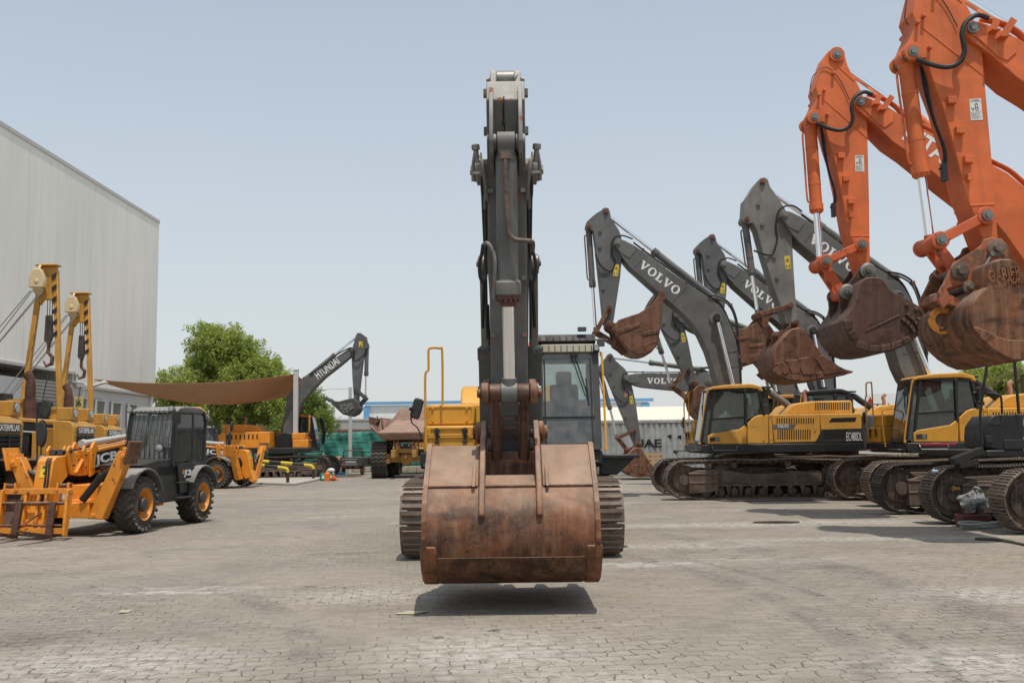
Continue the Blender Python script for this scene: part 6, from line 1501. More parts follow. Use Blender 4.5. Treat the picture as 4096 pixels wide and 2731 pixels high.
for i in range(5):
    y = -hw + .12 + (hw * 2 - .24) * i / 4; mb.loops([(5.80, y - .09, .48), (5.80, y + .09, .48), (5.80, y + .09, .33), (5.80, y - .09, .33)], [(5.42, y - .05, .45), (5.42, y + .05, .45), (5.42, y + .05, .41), (5.42, y - .05, .41)])
mb.build('tooth', M['rust'], bk, bevel=.008, split=True)
mb = MB(); letters(mb, 'BMC', (7.49, .52, .40), (0, 1, 0), (-.75, 0, .66), .12, .035, .006, bold=.02); mb.build('lettering', M['exhaust'], bk)
mb = MB(); zb_ = .30; fb0, ft0 = sideA(590, 762), sideA(668, 245); fz = lambda z: fb0[0] + (ft0[0] - fb0[0]) * (z - fb0[1]) / (ft0[1] - fb0[1])
mb.box((fz(2.14) + .01, .94, 2.14), (.03, .84, .022))
for y in (.56, 1.32): mb.bar((fz(1.75) + .012, y, 1.75), (fz(3.1) + .012, y, 3.1), .02, .025, (0, 1, 0))
for y in (.78, 1.12): mb.box((fz(1.70) + .02, y, 1.69), (.04, .09, .035))
mb.build('window_trim', M['ink'], cab)
# cab front: visor, lamps, roof rack, wipers
mb = MB(); ym = .94
mb.box((1.50, ym, 3.275), (.07, .86, .13)); vz = mb.build('visor', plain('cream cab visor', (.50, .46, .36), .5), cab, bevel=.01)
mb = MB()
for i in range(9): mb.box((1.535, ym - .4 + i * .1, 3.27), (.006, .012, .105))
mb.build('slat', M['ink'], vz)
mb = MB()
for y in (.46, 1.42): mb.box((1.52, y, 3.27), (.10, .10, .11))
lp = mb.build('lamp', M['greydark'], cab, bevel=.012, split=True)
mb = MB()
for y in (.46, 1.42): mb.box((1.574, y, 3.265), (.012, .07, .07))
mb.build('lens', M['lamp'], cab, bevel=.01, split=True)
mb = MB(); mb.prism([(1.45, 3.40), (1.36, 3.52), (.2, 3.52), (.1, 3.36), (.2, 3.34), (1.4, 3.36)], ym - .48, ym + .48)
for i in range(9): mb.prism([(1.46, 3.40), (1.38, 3.50), (1.34, 3.42)], ym - .44 + i * .11 - .012, ym - .44 + i * .11 + .012)
mb.build('roof_guard', M['blackmatte'], cab, bevel=.015)
mb = MB(); mb.ball((1.1, .30, 3.33), .085, (1, 1, 1.05)); mb.cyl((1.1, .30, 3.1), (1.1, .30, 3.26), .06); mb.build('beacon', plain('orange beacon', (.55, .12, .04), .3), E)
mb = MB(); mb.tube([(1.5, 1.3, 3.4), (1.5, 1.5, 3.42), (1.5, 1.62, 3.4)], .015, 6); mb.box((1.5, 1.50, 3.36), (.1, .12, .12)); mb.box((1.4, 1.2, 3.60), (.1, .14, .07)); mb.build('lamp', M['greydark'], cab, bevel=.01)
mb = MB(); mb.box((1.50, 1.76, 1.50), (.35, .62, .06)); mb.prism_yz([(1.45, 1.2), (1.72, 1.2), (2.0, 1.45), (2.0, 1.52), (1.45, 1.52)], 1.2, 1.5); mb.build('step', M['black'], E, bevel=.015)
# ------------------------------------------------------------------ telehandlers
def tyre_wheel(root, x, y, r, w_, side, rimm='jcb', lugs=22):
    mb = MB(); y0 = y - w_ / 2
    mb.lathe((x, y0, r), (0, 1, 0), [(0, r * .56), (.02, r * .72), (.03, r * .86), (.07, r * .94), (w_ - .07, r * .94), (w_ - .03, r * .86), (w_ - .02, r * .72), (w_, r * .56)], 40, False)
    for i in range(lugs):
        a = 2 * math.pi * i / lugs
        for s in (-1, 1):
            P_ = []
            for k in range(4):
                f_ = k / 3; aa = a + (0 if s > 0 else math.pi / lugs) + f_ * .30; yy = y + s * (.01 + f_ * (w_ / 2 - .02)); rr = r * (.965 if k < 3 else .91)
                P_.append(Vector((x + rr * math.cos(aa), yy, r + rr * math.sin(aa))))
            for p, q in zip(P_, P_[1:]):
                c = (p + q) / 2; up = Vector((c.x - x, 0, c.z - r)).normalized(); mb.bar(p - up * .03, q - up * .03, r * .105, .075, up, .012)
    t = mb.build('wheel', M['tyre'], root, bevel=.006)
    mb = MB(); o = side
    mb.lathe((x, y + o * (w_ / 2 - .10), r), (0, o, 0), [(-.12, r * .57), (.085, r * .58), (.10, r * .55), (.06, r * .50), (-.02, r * .46), (-.05, r * .40), (-.05, r * .16), (-.04, .02)], 32); mb.build('rim', M[rimm], t)
    mb = MB(); mb.lathe((x, y + o * (w_ / 2 - .16), r), (0, o, 0), [(0, r * .26), (.12, r * .25), (.16, r * .20), (.17, r * .10)], 20)
    for i in range(8): a = i * .785; mb.cyl((x + r * .32 * math.cos(a), y + o * (w_ / 2 - .15), r + r * .32 * math.sin(a)), (x + r * .32 * math.cos(a), y + o * (w_ / 2 - .12), r + r * .32 * math.sin(a)), .02, n=6)
    mb.build('hub', M['greydark'], t)
    return t

def telehandler(label, loc, rz, forks=True, detail=True):
    T_ = thing('telehandler', label, 'telehandler', loc, rz, None)
    J, BK = M['jcb'], M['black']
    for x in (1.37, -1.37):
        for s in (-1, 1): tyre_wheel(T_, x, s * .95, .585, .42, s)
    for x, s in ((1.37, 1), (1.37, -1), (-1.37, 1), (-1.37, -1)):
        mb = MB(); arc_o = [(x + .72 * math.cos(R(a)), .60 + .72 * math.sin(R(a))) for a in range(28, 165, 9)]; arc_i = [(x + .68 * math.cos(R(a)), .60 + .68 * math.sin(R(a))) for a in range(28, 165, 9)]
        mb.prism(arc_o + arc_i[::-1], s * .95 - .26, s * .95 + .26); mb.build('fender', M['grey'], T_, bevel=.015)
    mb = MB(); mb.box((0, -.12, .82), (3.6, .95, .38)); mb.box((0, 0, .62), (.5, 1.5, .3)); mb.cyl((1.37, -.8, .63), (1.37, .8, .63), .12); mb.cyl((-1.37, -.8, .63), (-1.37, .8, .63), .12); mb.prism([(-1.9, .62), (-1.2, .62), (-1.1, 1.9), (-1.55, 2.0), (-1.9, 1.6)], -.55, .15); mb.build('chassis', M['jcb'], T_, bevel=.02)
    mb = MB(); mb.prism([(-.95, .55), (.55, .55), (.62, 1.35), (-1.7, 1.40), (-1.7, 1.25), (-.95, 1.2)], .42, 1.0); mb.prism([(-.25, 1.10), (.95, 1.10), (1.25, 1.38), (.6, 1.47), (-.25, 1.50)], .02, 1.0); mb.build('body_skirt', BK, T_, bevel=.03)
    mb = MB(); mb.box((-.55, 1.06, .62), (.55, .16, .04)); mb.box((-.55, 1.04, .95), (.5, .14, .04)); mb.prism([(-.85, .55), (-.78, .55), (-.80, 1.1), (-.90, 1.1)], .95, 1.1); mb.build('step', M['blackmatte'], T_, bevel=.01, split=True)
    mb = MB(); mb.prism([(-1.3, 1.0), (.85, 1.0), (.85, 1.40), (-.2, 1.52), (-1.3, 1.52)], -1.05, -.62); mb.build('engine_cover', BK, T_, bevel=.06, seg=3)
    # cab
    y0, y1 = -.10, 1.02; xf, xr = -.08, -1.76
    mb = MB()
    for y in (y0 + .04, y1 - .04):
        mb.bar((xf, y, 1.35), (xf - .18, y, 2.45), .07, .10, (0, 1, 0)); mb.bar((xf - .18, y, 2.45), (xf - .38, y, 2.58), .07, .10, (0, 1, 0)); mb.bar((-1.1, y, .75), (-1.08, y, 2.52), .07, .07, (0, 1, 0)); mb.bar((xr + .12, y, 1.2), (xr, y, 2.3), .07, .10, (0, 1, 0)); mb.bar((xr, y, 2.3), (xr + .14, y, 2.56), .07, .10, (0, 1, 0)); mb.bar((xf, y, 1.33), (xr + .1, y, 1.33), .07, .08, (0, 1, 0))
    mb.box((xf - .03, (y0 + y1) / 2, 1.36), (.08, y1 - y0, .12)); mb.box((xr + .1, (y0 + y1) / 2, 1.3), (.08, y1 - y0, .2)); cab = mb.build('cab', BK, T_, bevel=.012)
    mb = MB(); mb.prism([(xf - .10, 2.50), (xf - .3, 2.60), (xf - .55, 2.65), (xr + .3, 2.65), (xr + .08, 2.58), (xr + .02, 2.50)], y0, y1); rf = mb.build('roof', M['grey'], cab, bevel=.04, seg=3)
    mb = MB(); mb.prism([(xr + .75, 2.655), (xr + .3, 2.665), (xr + .02, 2.58), (xr - .03, 2.36), (xr + .1, 2.4), (xr + .16, 2.55)], y0 + .02, y1 - .0); mb.build('roof_cap', plain('orange roof cap', (.72, .36, .12), .4), cab, bevel=.03)
    mb = MB(); mb.prism([(-1.08, .72), (-.40, .72), (-.24, 1.38), (-1.08, 1.38)], y1 - .02, y1 + .035); mb.build('door', BK, cab, bevel=.012)
    if detail:
        dr = [o for o in children(cab) if o.name.startswith('door')][0]
        mb = MB(); letters(mb, 'JCB', (-.56, y1 + .037, 1.06), (-1, 0, 0), (0, 0, 1), .36, .17, .003, bold=.035); letters(mb, 'LOADALL', (-.66, y1 + .037, .99), (-1, 0, 0), (0, 0, 1), .22, .04, .003, bold=.02); mb.build('lettering', M['white'], dr)
        mb = MB(); mb.box((-.52, y1 + .037, 1.18), (.05, .006, .09)); mb.build('badge', J, dr)
        mb = MB(); mb.tube([(-.8, y1 + .04, 1.40), (-1.02, y1 + .06, 1.42)], .012, 6); mb.build('handle', M['blackmatte'], dr)
    g = M['glass']
    mb = MB(); mb.plate([(xf - .01, y0 + .07, 1.42), (xf - .01, y1 - .07, 1.42), (xf - .18, y1 - .07, 2.46), (xf - .18, y0 + .07, 2.46)], (.006, 0, 0)); mb.build('windshield', M['glassfront'], cab)
    for y in (y0 + .02, y1 - .03):
        mb = MB(); mb.prism([(xf - .05, 1.40), (-1.06, 1.40), (-1.04, 2.48), (xf - .24, 2.46)], y, y + .006); mb.prism([(-1.14, 1.40), (xr + .16, 1.40), (xr + .06, 2.28), (xr + .16, 2.48), (-1.12, 2.48)], y, y + .006); mb.build('window', g, cab)
    mb = MB(); mb.plate([(xr + .1, y0 + .07, 1.45), (xr + .1, y1 - .07, 1.45), (xr + .0, y1 - .07, 2.3), (xr + .0, y0 + .07, 2.3)], (.006, 0, 0)); mb.build('window', g, cab)
    mb = MB()
    for i in range(10):
        y = y0 + .06 + i * (y1 - y0 - .12) / 9; mb.tube([(xf + .10, y, 1.40), (xf + .10, y, 1.9), (xf - .04, y, 2.45), (xf - .12, y, 2.56)], .009, 5)
    for z, x in ((1.42, xf + .10), (2.53, xf - .1)): mb.tube([(x, y0, z), (x, y1, z)], .012, 5)
    mb.build('window_guard', BK, cab)
    mb = MB(); mb.box((-1.15, .58, 1.45), (.5, .5, .18)); mb.box((-1.38, .58, 1.75), (.14, .48, .6)); mb.box((-1.42, .58, 2.1), (.1, .26, .2)); mb.build('seat', M['seat'], cab, bevel=.04)
    mb = MB(); mb.tube([(-.55, .58, 1.4), (-.65, .58, 1.75)], .03, 6); mb.lathe((-.65, .58, 1.75), (-.35, 0, 1), [(0, .17), (.02, .19), (.04, .17)], 18, close=False); mb.build('steering_wheel', BK, cab)
    def lampm(p, ax, nm, r_=.07):
        m = MB(); m.lathe(p, ax, [(-.08, r_ * .5), (-.03, r_), (0, r_)], 16); l = m.build('lamp', M['blackmatte'], cab); m = MB(); m.lathe(p, ax, [(.0, r_ * .92), (.012, r_ * .7)], 16); m.build('lens', M['lamp'], l)
    for y in (y0 + .02, y1 - .12): lampm((xf - .10, y, 2.58), (1, 0, 0), 'lamp')
    mb = MB(); mb.tube([(xf - .06, y1 + .0, 2.55), (xf + .06, y1 + .04, 2.60), (xf + .08, y1 + .08, 2.48)], .014, 6, 3); mb.box((xf + .06, y1 + .10, 2.38), (.06, .16, .27)); mb.build('mirror', M['blackmatte'], cab, bevel=.03)
    hl = MB(); hl.tube([(xf + .1, y1 - .12, 1.38), (xf + .14, y1 - .12, 1.72)], .018, 6); hl.lathe((xf + .14, y1 - .26, 1.72), (1, .1, 0), [(-.1, .05), (-.04, .09), (.0, .09)], 16); h_ = hl.build('headlight', M['blackmatte'], T_); hl = MB(); hl.lathe((xf + .145, y1 - .26, 1.72), (1, .1, 0), [(0, .08), (.012, .06)], 16); hl.build('lens', M['lamp'], h_)
    # boom
    yb = -.40; bw = .36
    A_, B_ = Vector((-1.55, yb, 1.72)), Vector((1.35, yb, 1.42)); d = (B_ - A_).normalized(); n = Vector((0, 1, 0)).cross(d) * -1
    mb = MB(); mb.bar(A_, B_, bw, .50, (0, 0, 1)); mb.prism([(.95, 1.72), (1.2, 1.74), (1.35, 1.95), (1.45, 1.95), (1.5, 1.8)], yb - .2, yb + .2) if False else None
    bo = mb.build('boom', J, T_, bevel=.02)
    mb = MB(); mb.prism([(1.30, 1.20), (1.30, 1.62), (1.42, 1.80), (1.52, 1.62), (1.75, 1.62), (1.95, 1.80), (2.05, 1.70), (2.0, 1.45), (1.90, 1.22), (1.6, 1.18)], yb - bw / 2 - .06, yb - bw / 2 - .01); mb.prism([(1.30, 1.20), (1.30, 1.62), (1.42, 1.80), (1.52, 1.62), (1.75, 1.62), (1.95, 1.80), (2.05, 1.70), (2.0, 1.45), (1.90, 1.22), (1.6, 1.18)], yb + bw / 2 + .01, yb + bw / 2 + .06)
    for s in (-1, 1):
        mb.prism([(1.05, 1.2), (1.18, 1.15), (1.18, 1.74), (1.05, 1.88), (.9, 1.72), (.98, 1.66)], yb + s * (bw / 2 + .035) - .03, yb + s * (bw / 2 + .035) + .03); mb.bar((1.5, yb + s * (bw / 2 + .08), 1.2), (1.62, yb + s * (bw / 2 + .08), 1.7), .02, .14, (0, 1, 0)); mb.bar((1.8, yb + s * (bw / 2 + .08), 1.25), (1.55, yb + s * (bw / 2 + .08), 1.55), .02, .1, (0, 1, 0))
    mb.build('boom_bracket', J, bo, bevel=.008, split=True)
    mb = MB()
    for s in (-1, 1):
        for x, z in ((1.36, 1.6), (1.42, 1.6), (1.6, 1.5), (1.66, 1.5), (1.36, 1.35), (1.42, 1.35), (1.8, 1.4), (1.86, 1.4), (1.12, 1.6), (1.12, 1.3)): mb.cyl((x, yb + s * (bw / 2 + .05), z), (x, yb + s * (bw / 2 + .075), z), .016, n=6)
    mb.cyl((1.95, yb - .27, 1.68), (1.95, yb + .27, 1.68), .035, n=10); mb.build('bolt', M['ink'], bo, split=True)
    mb = MB(); mb.box((1.62, yb, 1.45), (.7, bw - .06, .42)); inner = mb.build('inner_boom', J, bo, bevel=.015)
    mb = MB()
    for y in (yb - .08, yb + .08): mb.cyl((2.0, y - .055, 1.60), (2.0, y + .055, 1.60), .085, n=14); mb.bar((1.3, y, 1.72), (2.0, y, 1.67), .09, .03)
    mb.build('chain', M['ink'], bo)
    mb = MB(); mb.cyl((-.6, yb + .02, 1.98), (1.15, yb + .02, 1.84), .065, n=14); mb.cyl((1.1, yb + .02, 1.845), (1.2, yb + .02, 1.83), .085, n=14); mb.build('pipe', M['trimgrey'], bo)
    mb = MB(); s_ = 1 if detail else -1; y = yb + s_ * (bw / 2 + .002); xo = 0 if detail else .38; A = lambda x, o: (x + xo, y, 1.72 + (x + xo + 1.55) / 2.9 * -.30 + o)
    mb.plate([A(1.0, -.20), A(-.05, -.20), A(-.05, .19), A(1.0, .19)], (0, s_ * .004, 0)); pt = mb.build('name_plate', M['ink'], bo)
    mb = MB(); sl = -.30 / 2.9
    if s_ > 0: o = A(.93, -.13); letters(mb, 'JCB', (o[0], y + .005, o[2]), (-1, 0, -sl), (-sl, 0, 1), .92, .26, .004, bold=.035)
    else: o = A(.03, -.13); letters(mb, 'JCB', (o[0], y - .005, o[2]), (1, 0, sl), (-sl, 0, 1), .92, .26, .004, bold=.035)
    mb.build('lettering', M['white'], pt)
    mb = MB(); c = A(.965 if s_ > 0 else -.02, .12); mb.box((c[0], y + s_ * .006, c[2]), (.06, .006, .09)); mb.build('badge', J, pt)
    # nose dropping to the carriage
    mb = MB(); mb.prism([(1.80, 1.62), (2.30, 1.58), (2.42, 1.50), (2.55, .95), (2.60, .45), (2.35, .38), (2.2, .55), (2.1, 1.05), (1.9, 1.18)], yb - .17, yb + .17); nose_ = mb.build('boom_nose', J, T_, bevel=.02)
    mb = MB(); mb.plate([(2.445, yb - .06, 1.42), (2.445, yb + .06, 1.42), (2.50, yb + .06, 1.18), (2.50, yb - .06, 1.18)], (.006, 0, .001)); sk = mb.build('warning_sticker', M['stickeryellow'], nose_)
    mb = MB(); mb.plate([(2.464, yb - .04, 1.36), (2.464, yb + .04, 1.36), (2.449, yb, 1.42)], (.004, 0, 0)); mb.plate([(2.492, yb + .01, 1.24), (2.492, yb + .04, 1.24), (2.480, yb + .04, 1.29), (2.480, yb + .01, 1.29)], (.004, 0, 0)); mb.build('print', M['ink'], sk)
    mb = MB()
    for o in (.06, .12): mb.tube([(2.40, yb + o, 1.55), (2.50, yb + o + .02, 1.48), (2.56, yb + o + .04, 1.15), (2.60, yb + o + .03, .85), (2.60, yb + o, .62)], .018, 7, 4)
    mb.build('hose', M['rubber'], nose_)
    # front stabilisers, folded up
    mb = MB(); mb.box((1.98, -.12, .52), (.32, 1.0, .30)); mb.box((1.72, -.12, .62), (.4, .8, .2)); st_ = mb.build('stabiliser_frame', M['jcbworn'], T_, bevel=.015)
    for s, yo, yt, zt in ((1, .52, 1.12, 1.66), (-1, -.62, -1.18, 1.56)):
        mb = MB(); a = Vector((2.08, yo, .40)); b = Vector((2.05, yt, zt)); mb.loops([(2.0, yo - .14, .36), (2.0, yo + .20, .34), (2.0, yt + .10 * s + .05, zt), (2.0, yt - .12 * s * 1 - .0, zt + .02)] if s > 0 else [(2.0, yo + .14, .36), (2.0, yo - .20, .34), (2.0, yt - .15, zt), (2.0, yt + .12, zt + .02)], [(2.22, yo - .14, .36), (2.22, yo + .20, .34), (2.22, yt + .15, zt), (2.22, yt - .12, zt + .02)] if s > 0 else [(2.22, yo + .14, .36), (2.22, yo - .20, .34), (2.22, yt - .15, zt), (2.22, yt + .12, zt + .02)]); lg = mb.build('stabiliser', M['jcbworn'], T_, bevel=.02)
        mb = MB(); c = Vector((2.1, yt + s * .13, zt - .02)); Mx = Matrix.Rotation(R(-14 * s), 3, 'X'); mb.box(c, (.50, .05, .46), Mx); mb.build('foot_pad', M['rust'] if s > 0 else M['jcbworn'], lg, bevel=.012)
        mb = MB(); mb.box(Vector((2.1, yt + s * .04, zt - .05)), (.34, .13, .26), Mx); mb.cyl((1.9, yt + s * .02, zt - .08), (2.3, yt + s * .02, zt - .08), .045, n=12); mb.cyl((1.95, yo, .42), (2.27, yo, .42), .05, n=12); mb.build('hinge', M['jcbworn'], lg, bevel=.01, split=True)
        mb = MB(); mb.cyl((2.14, yo - s * .28, .72), (2.14, yo + s * .12, 1.20), .075, n=14); mb.cyl((2.14, yo + s * .12, 1.20), (2.14, yt - s * .10, zt - .22), .05, n=12); mb.cyl((2.14, yo + s * .08, 1.15), (2.14, yo + s * .13, 1.21), .085, n=14); mb.build('cylinder', BK, lg)
    mb = MB(); mb.box((2.06, yb + .25, .5), (.2, .4, .24)); letters(mb, 'JCB', (2.165, .05, .42), (0, 1, 0), (0, 0, 1), .24, .1, .003, bold=.03) if False else None; mb.build('front_plate', J, T_)
    if forks:
        w2 = .68; xc = 2.72
        Rt = Matrix.Rotation(R(-10), 3, 'Y'); ctr = Vector((xc, yb, .49)); X = lambda x, y, z: ctr + Rt @ Vector((x, y, z))
        cg = MB(); cg.bar(X(0, -w2, .44), X(0, w2, .44), .09, .11); cg.bar(X(0, -w2, -.32), X(0, w2, -.32), .09, .11)
        for y in (-w2, w2): cg.loops([X(-.06, y - .03, -.42), X(.06, y - .03, -.42), X(.12, y - .03, .45), X(-.06, y - .03, .5)], [X(-.06, y + .03, -.42), X(.06, y + .03, -.42), X(.12, y + .03, .45), X(-.06, y + .03, .5)])
        for y in (-.22, .05, .2): cg.bar(X(-.02, y, -.34), X(-.02, y, .44), .05, .10, (1, 0, 0))
        cg.loops([X(-.12, -.2, -.3), X(-.12, .2, -.3), X(-.2, .2, .5), X(-.2, -.2, .5)], [X(-.05, -.2, -.3), X(-.05, .2, -.3), X(-.1, .2, .5), X(-.1, -.2, .5)])
        cgo = cg.build('fork_carriage', M['jcbworn'], T_, bevel=.01)
        mb = MB(); mb.cyl(X(.05, -w2 + .03, .20), X(.05, w2 - .03, .20), .035, n=12); mb.cyl(X(.05, -w2 + .05, -.22), X(.05, w2 - .05, -.22), .022, n=10); mb.cyl(X(0, -w2 + .0, .55), X(0, -w2 + .22, .55), .04, n=10); mb.cyl(X(0, w2 - .22, .55), X(0, w2, .55), .04, n=10); mb.tube([X(.1, -.1, -.2), X(.1, .2, .02)], .018, 6); mb.build('cross_bar', M['rust'], cgo, split=True)
        mb = MB()
        for y in (w2 - .02, w2 - .24, -w2 + .02, -w2 + .24): mb.box(X(0, y, .52), (.14, .03, .16), Rt)
        mb.build('hook', M['jcbworn'], cgo, split=True)
        for y in (.42, -.28):
            mb = MB(); mb.loops([X(.08, y - .065, .22), X(.08, y + .065, .22), X(.08, y + .065, -.47), X(.08, y - .065, -.47)], [X(.13, y - .065, .22), X(.13, y + .065, .22), X(.14, y + .065, -.47), X(.14, y - .065, -.47)]); mb.loops([X(.08, y - .065, -.47), X(.08, y + .065, -.47), X(.14, y + .065, -.40), X(.14, y - .065, -.40)], [X(1.12, y - .05, -.42), X(1.12, y + .05, -.42), X(1.12, y + .05, -.41), X(1.12, y - .05, -.41)]); mb.build('fork', M['rustdark'], T_, bevel=.008)
    else:
        mb = MB(); mb.prism([(2.35, .75), (2.62, .72), (2.75, .30), (2.7, .22), (2.5, .3)], yb - .14, yb + .14); mb.build('nose_tip', J, T_, bevel=.02)
    # mirrors and lamp on stalks at the right front
    mb = MB(); P0 = (1.75, -1.0, 1.35); mb.tube([P0, (1.75, -1.02, 1.9), (1.7, -1.08, 2.45), (1.75, -1.0, 2.55), (1.8, -.82, 2.58)], .018, 6, 3); mb.tube([(1.7, -.95, 1.4), (1.68, -.98, 2.2)], .014, 6); mb.build('mirror_stalk', M['blackmatte'], T_)
    mb = MB(); mb.loops([(1.76, -.90 + .12 * math.cos(a * .5236), 2.05 + .30 * math.sin(a * .5236)) for a in range(12)], [(1.83, -.90 + .10 * math.cos(a * .5236), 2.05 + .27 * math.sin(a * .5236)) for a in range(12)]); mb.loops([(1.8, -.80 + .11 * math.cos(a * .5236), 2.55 + .22 * math.sin(a * .5236)) for a in range(12)], [(1.86, -.80 + .09 * math.cos(a * .5236), 2.55 + .19 * math.sin(a * .5236)) for a in range(12)]); mb.build('mirror', M['blackmatte'], T_, bevel=.02, split=True)
    mb = MB(); mb.tube([(1.75, -.75, 1.3), (1.8, -.72, 1.66), (1.85, -.66, 1.75), (1.86, -.6, 1.6)], .014, 6, 4); mb.lathe((1.85, -.82, 1.50), (1, 0, 0), [(-.1, .06), (-.02, .12), (.0, .12)], 16); hh = mb.build('headlight', M['blackmatte'], T_); mb = MB(); mb.lathe((1.852, -.82, 1.50), (1, 0, 0), [(0, .11), (.015, .08)], 16); mb.build('lens', M['lamp'], hh)
    mb = MB(); mb.box((1.9, -.30, .80), (.22, .3, .22)); mb.build('washer_bottle', M['white'], T_, bevel=.05) if detail else None
    return T_
telehandler('near telehandler with pallet forks, black cab and orange wheels at the left', (-8.50, 22.05, 0), R(-97.4), True, True)
telehandler('far telehandler seen side on behind the near one, boom nose lowered without forks', (-13.2, 42.8, 0), R(-17), False, False)

# ------------------------------------------------------------------ pipelayers in front of the warehouse
def pipelayer(label, loc, rz=0.0, boom=True, full=True):
    T_ = thing('pipelayer', label, 'pipelayer', loc, rz, 'pipelayers parked before the warehouse')
    Cm = M['cat']
    for s in (-1, 1):
        mb = MB(); y = s * 1.05
        for p, dd in track_loop(1.35, -1.45, .46, .04, .02, .2):
            n = Vector((0, 1, 0)); up = dd.cross(n); up = up if up.z * (p.z - .5) > 0 or abs(p.z - .5) < .2 else -up
            mb.box((p.x, y, p.z), (.18, .55, .03), Matrix((dd, n, up)).transposed()); mb.box(Vector((p.x, y, p.z)) + up * .03, (.02, .55, .06), Matrix((dd, n, up)).transposed())
        t = mb.build('track', M['trackdark'], T_); mb = MB(); mb.box((-.05, y, .5), (2.6, .4, .34)); mb.cyl((1.35, y - .12, .5), (1.35, y + .12, .5), .4, n=22); mb.cyl((-1.45, y - .12, .5), (-1.45, y + .12, .5), .38, n=22); mb.build('track_frame', Cm, t, bevel=.02)
    mb = MB(); mb.box((.0, 0, .9), (3.2, 1.2, .5)); mb.box((-.9, 0, 1.35), (1.4, 1.9, .7)); mb.box((-1.5, 0, 1.75), (.7, 1.5, .9)); mb.build('main_frame', Cm, T_, bevel=.03)
    mb = MB(); mb.prism([(-.3, 2.30), (1.55, 2.16), (1.55, 2.08), (-.3, 2.20)], -.52, .52); hd = mb.build('hood', Cm, T_, bevel=.02)
    mb = MB(); mb.prism([(-.3, 2.19), (1.3, 2.07), (1.3, 1.86), (-.3, 1.92)], -.525, .525); hb = mb.build('hood_band', M['black'], T_)
    mb = MB(); letters(mb, 'CAT', (.05, -.53, 1.97), (1, 0, -.07), (.07, 0, 1), .42, .17, .004, bold=.03); mb.plate([(.22, -.535, 1.965), (.38, -.535, 1.965), (.30, -.535, 2.06)], (0, -.003, 0)) if False else None; mb.plate([(-.25, -.527, 1.94), (.02, -.527, 1.93), (.02, -.527, 1.955), (-.25, -.527, 1.965)], (0, -.004, 0)); mb.plate([(.5, -.527, 1.925), (1.25, -.527, 1.875), (1.25, -.527, 1.90), (.5, -.527, 1.95)], (0, -.004, 0)); mb.build('lettering', M['white'], hb, split=False)
    # engine inside its open side
    mb = MB(); mb.box((.35, 0, 1.48), (1.1, .6, .75)); mb.cyl((-.1, -.34, 1.6), (.5, -.34, 1.6), .09, n=12); mb.box((.1, -.42, 1.2), (.45, .2, .28)); mb.cyl((.7, -.4, 1.15), (1.05, -.4, 1.15), .08, n=12); mb.cyl((.9, -.36, 1.7), (.9, -.36, 1.3), .16, n=14); mb.build('engine', M['catdark'], T_, bevel=.02)
    mb = MB(); mb.box((.5, -.43, 1.62), (.42, .16, .5)); mb.build('battery_box', M['black'], T_, bevel=.02)
    # radiator, grille, lamps
    mb = MB(); mb.prism([(1.3, .75), (1.75, .75), (1.80, 2.02), (1.70, 2.16), (1.3, 2.18)], -.62, .62); rd = mb.build('radiator_guard', Cm, T_, bevel=.03)
    mb = MB(); mb.box((1.785, 0, 1.32), (.05, .92, 1.0)); mb.build('grille', M['slot'], rd)
    mb = MB()
    for i in range(12): mb.box((1.815, 0, .88 + i * .082), (.03, .94, .022), Matrix.Rotation(R(30), 3, 'Y'))
    mb.box((1.82, 0, 1.32), (.03, .05, 1.0)); mb.build('grille_bar', M['ink'], rd)
    mb = MB(); mb.box((1.80, 0, 1.935), (.03, .90, .17)); npl = mb.build('name_plate', M['ink'], rd); mb = MB(); letters(mb, 'CATERPILLAR', (1.817, -.42, 1.875), (0, 1, 0), (0, 0, 1), .84, .125, .004, bold=.02); mb.build('lettering', M['white'], npl)
    for s in (-1, 1):
        mb = MB(); mb.box((1.55, s * .44, 2.32), (.36, .34, .30)); hl = mb.build('headlight_box', Cm, T_, bevel=.02); mb = MB(); mb.lathe((1.735, s * .44, 2.33), (1, 0, 0), [(0, .10), (.02, .08)], 16); mb.build('lens', M['lamp'], hl)
    mb = MB(); mb.tube([(1.45, -.2, 2.16), (1.45, -.2, 2.36), (1.45, .2, 2.36), (1.45, .2, 2.16)], .025, 6); mb.build('hood_handle', Cm, T_)
    mb = MB(); mb.tube([(.55, -.2, 2.1), (.55, -.2, 2.95), (.55, -.2, 3.15), (.45, -.2, 3.3)], [.12, .12, .10, .12], 12, 0); mb.cyl((.55, -.2, 2.2), (.55, -.2, 2.7), .14, n=14); mb.build('exhaust_stack', M['stack'], T_)
    mb = MB(); mb.cyl((.1, .15, 2.2), (.1, .15, 2.62), .22, n=18); mb.cyl((.1, .15, 2.62), (.1, .15, 2.70), .26, n=18); mb.build('air_filter', Cm, T_)
    # operator's place
    mb = MB(); mb.box((-.95, -.1, 2.0), (.55, .6, .2)); mb.box((-1.2, -.1, 2.4), (.15, .6, .6)); mb.build('seat', M['seat'], T_, bevel=.05)
    mb = MB()
    for x, z in ((-.45, 2.85), (-.35, 2.75), (-.5, 2.65)): mb.tube([(x, .1 + (x + .4), 1.9), (x + .05, .1 + (x + .4), z)], .022, 6)
    mb.box((-.35, .25, 2.6), (.3, .5, .5)); mb.build('control_lever', M['black'], T_, split=True)
